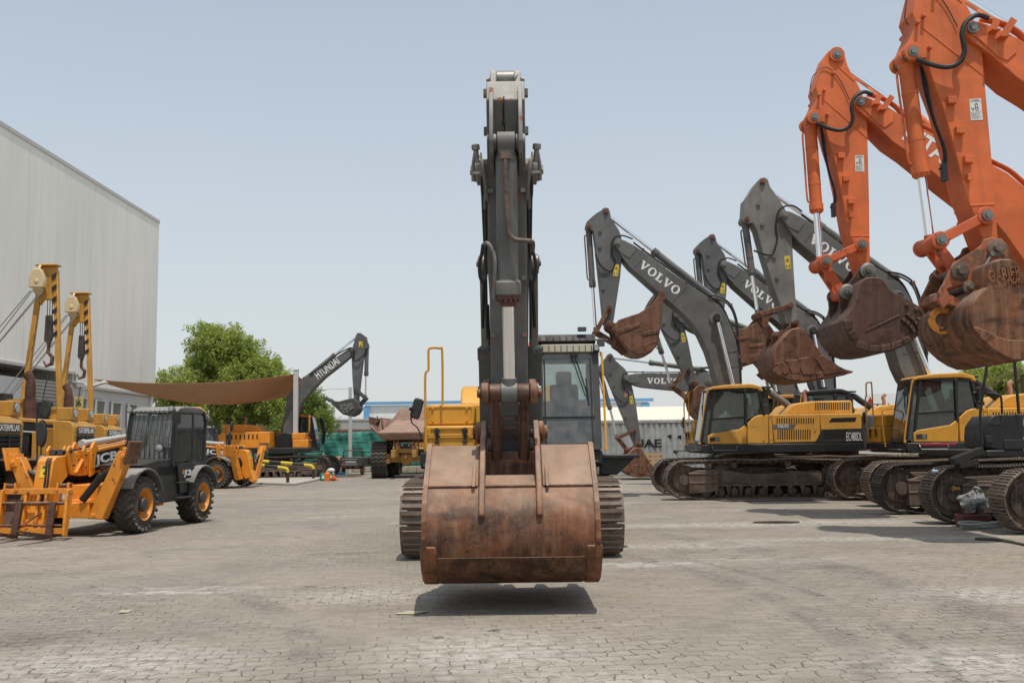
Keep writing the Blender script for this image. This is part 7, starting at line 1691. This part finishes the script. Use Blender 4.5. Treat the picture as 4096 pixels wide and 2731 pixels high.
    mb = MB(); mb.tube([(-.4, -.75, 1.8), (-.4, -.8, 2.9), (-.3, -.8, 3.05)], .025, 6, 3); mb.loops([(-.3, -.95 + .13 * math.cos(a * .5236), 2.9 + .22 * math.sin(a * .5236)) for a in range(12)], [(-.24, -.95 + .11 * math.cos(a * .5236), 2.9 + .19 * math.sin(a * .5236)) for a in range(12)]); mb.build('mirror', M['blackmatte'], T_)
    # counterweight frame on the right
    mb = MB(); mb.box((-.2, -1.35, 1.15), (1.7, .5, .7)); mb.box((.2, -1.2, 1.0), (2.2, .3, .3)); mb.prism([(1.0, .8), (1.32, .8), (1.32, 2.0), (1.0, 1.9)], -1.0, -.55); cwt = mb.build('counterweight', Cm, T_, bevel=.03)
    mb = MB(); mb.box((-.2, -1.605, 1.2), (.36, .012, .2)); mb.build('label_plate', M['stickerwhite'], cwt)
    if boom:
        yb = 1.35; zt = 6.17; bx_ = .04
        ap = Vector((.05, yb + .25, zt)); bo = MB()
        for x0_, x1_ in ((bx_ - .62, bx_ - .17), (bx_ + .62, bx_ + .19)):
            a, b = Vector((x0_, yb, .75)), Vector((x1_, yb + .25, zt - .1)); bo.bar(a, b, .13, .125, (1, 0, 0))
        hx0 = [(-.25, -.70), (-.16, -1.0), (-.08, -.86), (.10, -.86), (.18, -1.0), (.27, -.70), (.23, 0), (-.21, 0)]
        bo.loops([(bx_ + a, yb + .17, zt + b) for a, b in hx0], [(bx_ + a, yb + .29, zt + b) for a, b in hx0])
        bo.box((bx_ + .0, yb + .22, zt + .03), (.56, .30, .05)); b_ = bo.build('boom', Cm, T_, bevel=.02)
        st = MB()
        for i in range(6):
            z = zt - .36 - i * .30; x = bx_ + .185 + i * .02; a = Vector((x - .13, yb + .115 + .013 * 0 - .010, z))
            st.plate([(x - .058, yb + .150 - .012 * i, z), (x + .058, yb + .150 - .012 * i, z + .08), (x + .058, yb + .150 - .012 * i, z + .20), (x - .058, yb + .150 - .012 * i, z + .12)], (0, -.006, 0))
        st.build('stripe', M['ink'], b_, split=True)
        bl_ = MB(); bc = bx_ - .14; sh = [(-.20, -.58), (.18, -.58), (.20, -.34), (.09, -.10), (-.11, -.10), (-.21, -.30)]
        bl_.loops([(bc + a, yb - .10, zt + b) for a, b in sh], [(bc + a, yb + .06, zt + b) for a, b in sh]); bl_.cyl((bc, yb - .02, zt - .66), (bc, yb + .05, zt - .60), .13, n=20); bl_.cyl((bc, yb - .12, zt - .42), (bc, yb + .08, zt - .42), .06, n=12); bl_.tube([(bc, yb, zt - .1), (bc, yb + .1, zt + .02)], .04, 6); bk_ = bl_.build('sheave_block', plain('cream sheave guard', (.60, .47, .27), .5, 0, .1), b_, bevel=.02)
        ca = MB()
        for x0_, x1_, z1_ in ((-.17, -1.9, 2.2), (-.12, -1.75, 2.0), (.16, -1.6, 2.2), (.11, -1.75, 2.0)): ca.cyl((bc + x0_, yb - .05, zt - .66), (x1_, -.4, z1_), .014, n=5)
        ca.build('cable', M['pin'], b_, split=False)
        hk = MB(); hx = bx_ + .04
        for o in (-.06, 0, .06): hk.cyl((hx + o, yb + .3, zt - .6), (hx + o, yb + .3, zt - 1.3), .012, n=5)
        hk.loops([(hx - .08, yb + .24, zt - 1.25), (hx + .07, yb + .24, zt - 1.25), (hx + .11, yb + .24, zt - 1.80), (hx + .03, yb + .24, zt - 2.05), (hx - .10, yb + .24, zt - 1.9)], [(hx - .08, yb + .33, zt - 1.25), (hx + .07, yb + .33, zt - 1.25), (hx + .11, yb + .33, zt - 1.80), (hx + .03, yb + .33, zt - 2.05), (hx - .10, yb + .33, zt - 1.9)]); hko = hk.build('hook_block', M['trackdark'], T_, bevel=.02)
        hk = MB(); hk.tube([(hx, yb + .3, zt - 2.0), (hx, yb + .3, zt - 2.2), (hx + .11, yb + .3, zt - 2.33), (hx + .09, yb + .3, zt - 2.5), (hx - .05, yb + .3, zt - 2.55), (hx - .12, yb + .3, zt - 2.42)], [.04, .05, .055, .055, .04, .02], 8, 0); hk.build('hook', M['rust'], hko); hk = MB(); hk.cyl((hx, yb + .3, zt - 2.8), (hx + .05, yb - .2, 2.2), .014, n=5); hk.build('sling', M['ink'], hko)
    T_.scale = (1.14, 1.14, 1.14)
    return T_
M['catdark'] = paint('oily mustard engine paint', (.26, .15, .04), .5, .3, .25, .3, .6)
x1_ = at(*S('c4', 672, 1400), 27.0).x; x2_ = at(*S('c4', 846, 1430), 32.4).x; x0_ = at(*S('c4', 62, 1450), 21.9).x
pipelayer('nearer pipelayer with the taller mustard boom and hanging hook block', (x1_ - 2.05, 27.0, 0))
pipelayer('farther pipelayer with the shorter looking mustard boom beside the louvred windows', (x2_ - 1.84, 32.4, 0))
pipelayer('pipelayer at the left edge showing only its grille, no boom in sight', (x0_ - 2.05, 21.9, 0), boom=False)
wb_ = thing('warning_board', 'small board of red and white stripes hung beside the leftmost grille', 'sign', (at(*S('c3', 100, 600), 22.4).x, 22.4, 0))
a = at(*S('c3', 76, 640), 22.4); b = at(*S('c3', 136, 497), 22.4); w_ = b.x - a.x; h_ = b.z - a.z
mb = MB(); mb.box((0, 0, (a.z + b.z) / 2), (w_, .03, h_)); mb.build('board', M['white'], wb_)
mb = MB()
for i in range(4): z = a.z + h_ * (.03 + i * .26); mb.plate([(-w_ / 2, -.018, z + .08), (w_ / 2, -.018, z - .03 + .02), (w_ / 2, -.018, z + .06), (-w_ / 2, -.018, z + .15)], (0, -.003, 0))
mb.build('stripe', M['redtape'], wb_)
mb = MB(); mb.box((0, .03, a.z / 2), (.04, .03, a.z)); mb.build('post', M['pin'], wb_)
bkt_ = thing('loader_bucket', 'big dark maroon loader bucket on the ground at the left edge', 'bucket', (at(*S('c3', 60, 900), 20.6).x - .75, 20.9, 0))
mb = MB(); mb.prism_yz([(-.75, .0), (.75, .0), (1.0, .35), (1.0, 1.2), (.7, 1.55), (.62, 1.5), (.9, 1.15), (.9, .4), (.7, .09), (-.75, .06)], -1.0, 1.0); o = mb.build('shell', M['rustdark'], bkt_, bevel=.02)
mb = MB()
for s in (-1, 1): mb.prism_yz([(-.72, .0), (.72, .0), (.98, .35), (.98, 1.2), (.68, 1.55), (.2, 1.2), (-.5, .3)], s * 1.0 - .03, s * 1.0 + .03)
mb.build('side_plate', M['rustdark'], bkt_, bevel=.01, split=True)
# ------------------------------------------------------------------ articulated dump truck, seen from behind
M['truck'] = paint('dusty mustard truck paint', (.36, .19, .04), .6, .2, .1, .5, .5)
M['tub'] = rusty('dusty pink brown dump body', (.20, .108, .074), (.31, .18, .128), (.40, .27, .20), .5, (.42, .29, .22), .25, .15, .75, .05)
DX, DY = -5.45, 50.6
D = thing('dump_truck', 'articulated dump truck with dusty brown tub seen from behind', 'dump truck', (DX, DY, 0))
def tw(px, py, Y): p = cat('c13', px, py, Y); return (p.x - DX, p.z)
for s in (-1, 1):
    for yy in (.9, 3.0, 6.6):
        mb = MB(); x = s * 1.38; w_ = .82; r = .93
        mb.lathe((x - w_ / 2, yy, r), (1, 0, 0), [(0, r * .55), (.03, r * .8), (.08, r * .94), (.16, r * .97), (w_ - .16, r * .97), (w_ - .08, r * .94), (w_ - .03, r * .8), (w_, r * .55)], 40, False)
        for i in range(30):
            a = 2 * math.pi * i / 30
            pts = [(x - w_ / 2 + .03 + w_ * .94 * k / 6, yy + r * math.cos(a + .11 * (k % 2)), r + r * math.sin(a + .11 * (k % 2))) for k in range(7)]
            for p, q in zip(pts, pts[1:]): mb.bar(p, q, .095, .05, (0, math.cos(a), math.sin(a)), .01)
        t = mb.build('wheel', M['tyre'], D)
        mb = MB(); mb.lathe((x + s * (w_ / 2 - .1), yy, r), (s, 0, 0), [(-.1, r * .56), (.05, r * .56), (.02, r * .48), (-.05, r * .3), (-.02, .05)], 24); mb.build('rim', M['truck'], t)
# tub: floor ramp, flared side ears, headboard
mb = MB()
T1 = lambda L: [(x, y, z) for x, y, z in L]
def half(s):
    P = lambda x, y, z: (s * x, y, z)
    lip = [P(0, -.25, 2.28), P(1.33, -.25, 2.30), P(1.72, -.32, 2.75), P(1.78, -.2, 3.12), P(1.30, .6, 3.05)]
    mb.plate([P(0, -.25, 2.26), P(1.36, -.25, 2.26), P(.98, 3.9, 2.95), P(0, 3.9, 2.95)], (0, 0, .06))
    mb.plate([P(1.36, -.25, 2.26), P(1.80, -.30, 2.72), P(1.30, 1.1, 3.05), P(1.12, 2.2, 2.75)], (.0, .05, .05))
    mb.plate([P(1.80, -.30, 2.70), P(1.84, -.22, 3.12), P(1.28, .55, 3.03), P(1.28, .9, 2.9)], (0, .06, .0))
    mb.plate([P(1.36, -.20, 2.30), P(1.31, .5, 3.05), P(1.31, 4.4, 3.05), P(.99, 3.9, 2.98)], (.02 * s, 0, .0))
    mb.bar(P(1.32, .5, 3.06), P(1.32, 4.4, 3.07), .07, .05)
    mb.plate([P(1.30, .5, 3.05), P(1.30, 5.3, 3.05), P(1.05, 5.3, 2.2), P(1.15, .8, 2.3)], (.05 * s, 0, 0))
    mb.plate([P(1.36, -.27, 2.24), P(1.82, -.33, 2.70), P(1.70, -.1, 2.45), P(1.2, -.1, 2.0)], (0, .05, 0))
half(1); half(-1)
mb.plate([(-1.3, 4.3, 2.9), (1.3, 4.3, 2.9), (1.25, 4.6, 3.05), (.80, 4.7, 3.66), (-.80, 4.7, 3.66), (-1.25, 4.6, 3.05)], (0, .08, 0))
mb.plate([(-1.36, -.27, 2.25), (1.36, -.27, 2.25), (1.2, -.10, 1.95), (-1.2, -.10, 1.95)], (0, .06, 0))
mb.plate([(-1.2, -.1, 1.95), (1.2, -.1, 1.95), (1.05, 4, 1.8), (-1.05, 4, 1.8)], (0, 0, .06)); mb.plate([(-1.0, 4.0, 1.8), (1.0, 4.0, 1.8), (1.05, 4.3, 2.95), (-1.05, 4.3, 2.95)], (0, .06, 0))
tub = mb.build('dump_body', M['tub'], D, bevel=.015)
mb = MB()
for s in (-1, 1): mb.box((s * .52, 1.5, 1.25), (.2, 5.0, .38)); mb.prism_yz([(-.05, 1.55), (.25, 1.95), (.5, 1.95), (.5, 1.0), (.15, .95)], s * .40 - .05, s * .40 + .05); mb.prism_yz([(-.1, 1.5), (.3, 2.0), (.5, 1.9), (.4, 1.2)], s * .60 - .04, s * .60 + .04)
mb.box((0, .1, 1.42), (1.3, .12, .26)); mb.build('frame', M['truck'], D, bevel=.015)
mb = MB(); mb.box((0, .55, .98), (2.0, .5, .34)); mb.cyl((0, .25, .98), (0, .9, .98), .32, n=20); mb.box((-.95, .4, 1.0), (.28, .5, .5)); mb.box((.95, .4, 1.0), (.28, .5, .5)); mb.cyl((0, .1, 1.08), (0, .3, 1.08), .09, n=10); mb.build('axle', M['truck'], D, bevel=.04)
mb = MB(); mb.box((0, .05, 1.62), (.78, .06, .24)); lb = mb.build('light_bar', M['ink'], D)
for nm, mt, xs in (('tail_lamp', 'redlamp', (-.33, .33)), ('reversing_lamp', 'lamp', (-.18, .18))):
    mb = MB()
    for x in xs: mb.box((x, .01, 1.66), (.10, .03, .10)); 
    mb.build(nm, M[mt], lb, split=True)
mb = MB()
for x in (-.33, .33): mb.box((x, .01, 1.54), (.10, .03, .09))
mb.build('indicator', plain('orange lamp', (.55, .10, .02), .3), lb, split=True)
mb = MB(); mb.box((.2, 9.0, 2.4), (1.6, 1.6, 2.2)); mb.box((0, 8.5, 1.2), (2.6, 4.5, .6)); mb.build('cab', M['truck'], D, bevel=.06)
mb = MB(); mb.box((.25, 8.8, 3.58), (1.9, 1.8, .16)); mb.tube([(-.95, 6, 3.2), (-.95, 6, 3.72), (-.8, 6, 3.8)], .04, 6); mb.tube([(-.35, 5.6, 3.5), (-.35, 5.6, 3.85)], .05, 6); mb.build('roof', M['trimgrey'], D, bevel=.04, split=True)

# ------------------------------------------------------------------ little cart, crate, cans
def cz(px, py, Y): return cat('c14', px, py, Y)
a = cz(985, 1060, 57); b = cz(1590, 1060, 57); g0 = cz(1300, 1240, 57)
CT = thing('cargo_cart', 'small black three wheeled cargo cart with red wheels by the green net', 'cart', ((a.x + b.x) / 2, 57, 0), R(-6))
mb = MB(); W2 = 1.32
mb.ring([(-W2 / 2, 0, .52), (W2 / 2, 0, .52), (W2 / 2, 0, 1.0), (-W2 / 2, 0, 1.0)], [(-W2 / 2 + .04, 0, .56), (W2 / 2 - .04, 0, .56), (W2 / 2 - .04, 0, .96), (-W2 / 2 + .04, 0, .96)], (0, 1.8, 0)); mb.box((0, .0, .76), (W2, .04, .48)); mb.box((0, .9, .54), (W2, 1.8, .06)); mb.box((-W2 / 2, .9, .76), (.04, 1.8, .48)); mb.box((W2 / 2, .9, .76), (.04, 1.8, .48)); mb.box((0, 1.8, .76), (W2, .04, .48)); bx = mb.build('box', M['greydark'], CT, bevel=.012)
mb = MB()
for z in (.60, .90): mb.box((-.1, -.025, z), (.95, .012, .018))
letters(mb, 'GUERXIAN', (-.34, -.022, .69), (1, 0, 0), (0, 0, 1), .62, .12, .004, bold=.03); mb.build('lettering', M['white'], bx)
mb = MB(); mb.lathe((-.44, -.02, .75), (0, -1, 0), [(0, .06), (.006, .06)], 8); mb.build('emblem', plain('red emblem', (.5, .05, .02), .4), bx)
mb = MB(); mb.tube([(-.5, .2, 1.0), (-.5, .2, 1.33), (-.42, .2, 1.40), (.55, .2, 1.40), (.62, .2, 1.33), (.62, .2, 1.0)], .028, 8); mb.build('rail', M['black'], CT)
mb = MB(); mb.box((0, .3, .42), (1.2, .5, .14)); mb.box((0, 1.0, .4), (.12, 2.2, .1)); mb.box((.72, 1.6, .72), (.12, .5, .4)); mb.build('chassis', M['black'], CT, bevel=.01)
for s in (-1, 1):
    mb = MB(); mb.lathe((s * .55 - .07, .3, .27), (1, 0, 0), [(0, .16), (.01, .23), (.03, .27), (.11, .27), (.13, .23), (.14, .16)], 22); wl_ = mb.build('wheel', M['tyre'], CT); mb = MB(); mb.cyl((s * .55 + s * .03, .3, .27), (s * .55 + s * .075, .3, .27), .15, n=16); mb.build('rim', M['redlamp'], wl_)
mb = MB()
for x in (-.38, .3): mb.box((x, -.01, .47), (.28, .03, .09))
mb.build('tail_lamp', plain('dull red lamp', (.16, .05, .04), .4), CT, split=True)
mb = MB(); mb.lathe((0, 2.4, .27), (1, 0, 0), [(0, .16), (.01, .24), (.03, .27), (.09, .27), (.11, .24), (.12, .16)], 18); mb.tube([(.06, 2.4, .3), (.06, 2.2, .9), (.06, 2.0, 1.1)], .03, 6); mb.box((.06, 2.0, 1.1), (.6, .05, .05)); mb.build('front_wheel', M['tyre'], CT)
a = cz(540, 1140, 58); b = cz(980, 880, 58); c_ = cz(560, 760, 58)
kr = thing('crate', 'orange brown board crate with torn cardboard on top beside the cart', 'crate', ((a.x + b.x) / 2, 58.2, 0), R(4))
mb = MB(); mb.box((0, 0, b.z / 2 + .0), (b.x - a.x, .9, b.z)); mb.build('body', plain('orange brown board', (.42, .20, .09), .8, 0, .12, 2), kr, bevel=.01)
mb = MB(); w2 = (b.x - a.x) / 2; mb.plate([(-w2, -.46, b.z), (w2 + .08, -.46, b.z), (w2 + .1, -.44, b.z + .28), (.2, -.40, b.z + .2), (-.35, -.42, b.z + .34), (-.35, -.44, b.z + .46), (-w2 + .1, -.42, b.z + .46), (-w2 + .05, -.44, b.z + .2)], (0, .04, 0)); mb.plate([(w2, -.4, b.z), (w2 + .1, .4, b.z), (w2 + .25, .4, b.z + .2), (w2 + .15, -.4, b.z + .24)], (.03, 0, 0)); mb.build('cardboard', plain('torn cardboard', (.46, .34, .20), .85, 0, .2, 4), kr)
def jug(name, label, px, py, Y, w_, h_, m, cap=None, group=None, d=.22):
    g_ = cz(px, py, Y); o = thing(name, label, name.replace('_', ' '), (g_.x, Y, 0), R(random.uniform(-8, 8)), group)
    mb = MB(); mb.loops([(x, y, .0) for x, y in rrect(-w_ / 2, -d / 2, w_ / 2, d / 2, .04)], [(x, y, h_ * .84) for x, y in rrect(-w_ / 2, -d / 2, w_ / 2, d / 2, .04)]); mb.loops([(x, y, h_ * .84) for x, y in rrect(-w_ / 2, -d / 2, w_ / 2, d / 2, .04)], [(x * .6, y * .6, h_ * .96) for x, y in rrect(-w_ / 2, -d / 2, w_ / 2, d / 2, .04)]); mb.tube([(-w_ * .3, 0, h_ * .9), (-w_ * .25, 0, h_ * 1.04), (w_ * .1, 0, h_ * 1.04), (w_ * .15, 0, h_ * .92)], .022, 6); mb.build('body', m, o, bevel=.01)
    mb = MB(); mb.cyl((w_ * .28, 0, h_ * .93), (w_ * .28, 0, h_ * 1.03), .04, n=12); mb.build('cap', cap or m, o); return o
gj = plain('green plastic', (.015, .15, .075), .4, 0, .1)
for px, lab in ((585, 'left one of two green plastic jerrycans by the barrier, spray cap on top'), (795, 'green plastic jerrycan between the orange canister and the orange funnel')):
    o = jug('jerrycan', lab, px, 1380, 48.6, .34, .38, gj, M['white'], 'green jerrycans'); mb = MB(); mb.plate([(-.08, -.112, .12), (.09, -.112, .10), (.04, -.112, .26), (0, -.112, .30), (-.05, -.112, .24)], (0, -.004, 0)); mb.build('label', M['white'], o)
jug('canister', 'upright orange plastic canister standing before the green jerrycans', 685, 1400, 48.2, .24, .44, plain('orange plastic', (.72, .16, .015), .4, 0, .08), None)
q = cz(785, 1150, 48.8); jg = thing('jug', 'round white plastic jug lying on the green jerrycans', 'jug', (q.x, 48.75, .40))
mb = MB(); mb.ball((0, 0, .10), .19, (1, .9, .62)); mb.cyl((.02, -.18, .1), (.02, -.21, .1), .04); mb.build('body', plain('translucent white plastic', (.62, .63, .60), .4, 0, .05), jg)
q = cz(680, 1120, 48.8); sp = thing('spray_bottle', 'white spray head bottle standing behind the orange canister', 'bottle', (q.x, 48.78, 0))
mb = MB(); mb.lathe((0, 0, 0), (0, 0, 1), [(0, .05), (.36, .05), (.48, .02), (.52, .02)], 12); mb.build('body', M['white'], sp); mb = MB(); mb.box((.03, 0, .55), (.16, .03, .05)); mb.build('trigger', M['ink'], sp)
q = cz(890, 1340, 48.4); fn = thing('funnel', 'orange plastic funnel lying on its side', 'funnel', (q.x, 48.4, 0))
mb = MB(); mb.lathe((-.15, 0, .15), (1, -.15, -.35), [(0, .15), (.02, .16), (.22, .03), (.34, .02)], 18); mb.build('body', plain('orange funnel', (.62, .10, .02), .4, 0, .08), fn)
q = cz(885, 1190, 56); bt = thing('box', 'small blue box on the ground before the board crate', 'box', (q.x, 57, 0))
mb = MB(); mb.box((0, 0, .09), (.55, .3, .18)); mb.box((.32, 0, .08), (.12, .3, .16)); mb.build('body', plain('blue plastic', (.02, .09, .24), .5, 0, .1), bt, bevel=.01)
# striped barriers
def barrier(label, pts, r=.07):
    o = thing('barrier', label, 'barrier', (pts[0].x, pts[0].y, 0), 0, 'yellow and black pipe barriers'); base = Vector((pts[0].x, pts[0].y, 0))
    P_ = [p - base for p in catmull(pts, 1)]; 
    P_ = []
    for a_, b_ in zip(pts, pts[1:]):
        n_ = max(2, int((b_ - a_).length / .09)); P_ += [a_.lerp(b_, i / n_) - base for i in range(n_)]
    P_.append(pts[-1] - base)
    mb = MB(); mb.tube(P_, r, 12); mb.build('pipe', M['blackmatte'], o)
    mb = MB(); seg, on = [], False; d_ = 0; acc = 0
    for i in range(len(P_) - 1):
        seg.append(P_[i]); acc += (P_[i + 1] - P_[i]).length
        if acc > .50:
            if on and len(seg) > 1: mb.tube(seg + [P_[i + 1]], r + .004, 12)
            seg = []; on = not on; acc = 0
    mb.build('band', plain('barrier yellow', (.62, .46, .02), .5, 0, .1), o, split=True)
g1 = ground(*S('c5', 1013, 1447)); Y1 = g1.y; f = lambda x, y: cat('c5', x, y, Y1)
barrier('tall striped barrier whose far end stands beside the green jerrycans', [Vector((g1.x, Y1, 0)), f(1012, 1370), f(1011, 1345), f(1000, 1332), f(985, 1328), f(860, 1314), f(690, 1300), f(560, 1290)])
g2 = ground(*S('c5', 806, 1482)); Y2 = g2.y; f2 = lambda x, y: cat('c5', x, y, Y2)
barrier('lower striped barrier in front, ending beside the grey sail post', [Vector((g2.x, Y2, 0)), f2(805, 1385), f2(804, 1365), f2(795, 1354), f2(780, 1350), f2(690, 1338), f2(500, 1318), f2(440, 1312)])
# things lying on the ground at the right
p = ground(*S('c16', 1070, 72)); sp_ = thing('steel_plate', 'flat rusty steel plate lying under the nearest yellow excavator', 'plate', (p.x, p.y + .3, 0), R(2))
mb = MB(); mb.loops([(-1.9, -.45, .005), (1.9, -.40, .005), (1.75, .6, .005), (-2.1, .55, .005)], [(-1.9, -.45, .03), (1.9, -.40, .03), (1.75, .6, .03), (-2.1, .55, .03)]); mb.build('sheet', M['trackdark'], sp_, bevel=.004)
q = at(*S('c12', 1095, 1268), 19.55); bx = thing('plastic_box', 'dusty dark red box on the ground under a clear bag', 'box', (q.x, 19.6, 0), R(5))
mb = MB(); mb.box((0, 0, .13), (.54, .30, .24), None, 1.06); mb.build('body', plain('dusty red plastic', (.11, .022, .022), .6, 0, .3), bx, bevel=.03)
bg_ = thing('plastic_bag', 'crumpled clear plastic bag full of oddments on the red box', 'bag', (q.x + .06, 19.6, .25))
mb = MB(); mb.ball((0, 0, .22), .27, (1.0, .6, .80), 40, 24); mb.ball((.05, 0, .42), .10, (1, .6, .8), 20, 12)
for v in mb.bm.verts:
    d = noise.noise_vector(v.co * 7) * .07 + noise.noise_vector(v.co * 17) * .03; v.co += d; v.co.z = max(v.co.z, .0)
pb = NT('crumpled polythene'); v = pb.coords(); pb.l(pb.mix(pb.ramp(pb.noise(v, 7, 6), .35, .7), (.10, .10, .095), (.42, .42, .41)), pb.b.inputs['Base Color']); pb.b.inputs['Roughness'].default_value = .18; pb.bump(pb.noise(v, 14, 6, .7), .03, 1)
mb.build('film', pb.m, bg_, smooth_angle=.9)
q = ground(*S('c12', 1110, 1300)); hs = thing('hose_coil', 'coil of grey corrugated hose on the ground before the red box', 'hose', (q.x + .1, 18.95, 0))
mb = MB(); P_ = []
for i in range(58):
    a_ = i * .33; P_.append(Vector(((.62 + .06 * math.sin(i * .83)) * math.cos(a_) * (1 + .05 * math.sin(i * .31)) + .0, (.22 + .10 * math.sin(i * .53)) * math.sin(a_) + .04 * math.sin(i * .7), .05 + .0016 * i + .02 * math.sin(i))))
P_ += [Vector((.85, -.1, .04)), Vector((1.1, -.05, .04))]
mb.tube(catmull(P_, 3), .026, 9); mb.build('coil', plain('grey green hose', (.25, .27, .24), .7, 0, .2, 14), hs)
q0, q1, q2_, q3 = (ground(*S('c12', *a_)) for a_ in ((1150, 1400), (1230, 1405), (1380, 1425), (1500, 1450)))
hb = thing('cable', 'thin dark cable lying on the pavers at the right edge', 'cable', (q0.x, q0.y, 0)); mb = MB(); o_ = Vector((q0.x, q0.y, 0))
mb.tube([v - o_ + Vector((0, 0, .02)) for v in (q3 + Vector((0, .3, 0)), q2_ + Vector((0, .28, 0)), q1 + Vector((0, .12, 0)), q0 + Vector((-.05, .05, 0)), q0 + Vector((-.05, -.04, 0)), q1, q2_, q3)], .022, 8, 6); mb.build('wire', plain('olive black rubber', (.05, .05, .03), .6), hb)
for lab, x, y, w_, rr in (('upper dark timber block slanting on the far orange excavator track', 1045, 780, .64, -20), ('lower dark timber block lying on the far orange excavator track', 1045, 836, .40, -10)):
    q = cat('c12', x, y, 19.9); tb = thing('timber_block', lab, 'timber', (q.x, 19.9, q.z), 0, 'timber blocks on the track')
    mb = MB(); mb.box((0, 0, 0), (w_, .25, .14), Matrix.Rotation(R(rr), 3, 'Y')); mb.build('block', plain('charred timber', (.022, .019, .016), .8, 0, .4, 9, .02), tb, bevel=.015)
q = cat('c12', 835, 892, 20.2); pbt = thing('water_bottle', 'clear water bottle lying on the far orange excavator track', 'bottle', (q.x, 20.2, q.z)); mb = MB(); mb.lathe((-.12, 0, 0), (1, .1, -.1), [(0, .035), (.02, .042), (.18, .042), (.22, .018), (.25, .018)], 14); mb.build('body', plain('bluish clear plastic', (.30, .38, .46), .12), pbt)
for i, (c, x, y, lab) in enumerate((('P', 945, 1409, 'yellow scrap of paper on the pavers left of the bucket shadow'), ('P', 288, 1409 - 3, 'small yellow leaf lying on the open pavers at the left')   )):
    q = ground(*S(c, x, y)); lf = thing('scrap', lab, 'litter', (q.x, q.y, 0), R(20 + 50 * i)); k = (.16, .075, .05)[i]
    mb = MB(); mb.plate([(-k, -.02, .012), (0, -.045, .004), (k, -.015, .016), (k * .9, .05, .008), (0, .04, .022), (-k, .04, .01)], (0, 0, .004)); mb.build('piece', plain('yellowed scrap', (.44, .40, .27), .7), lf)
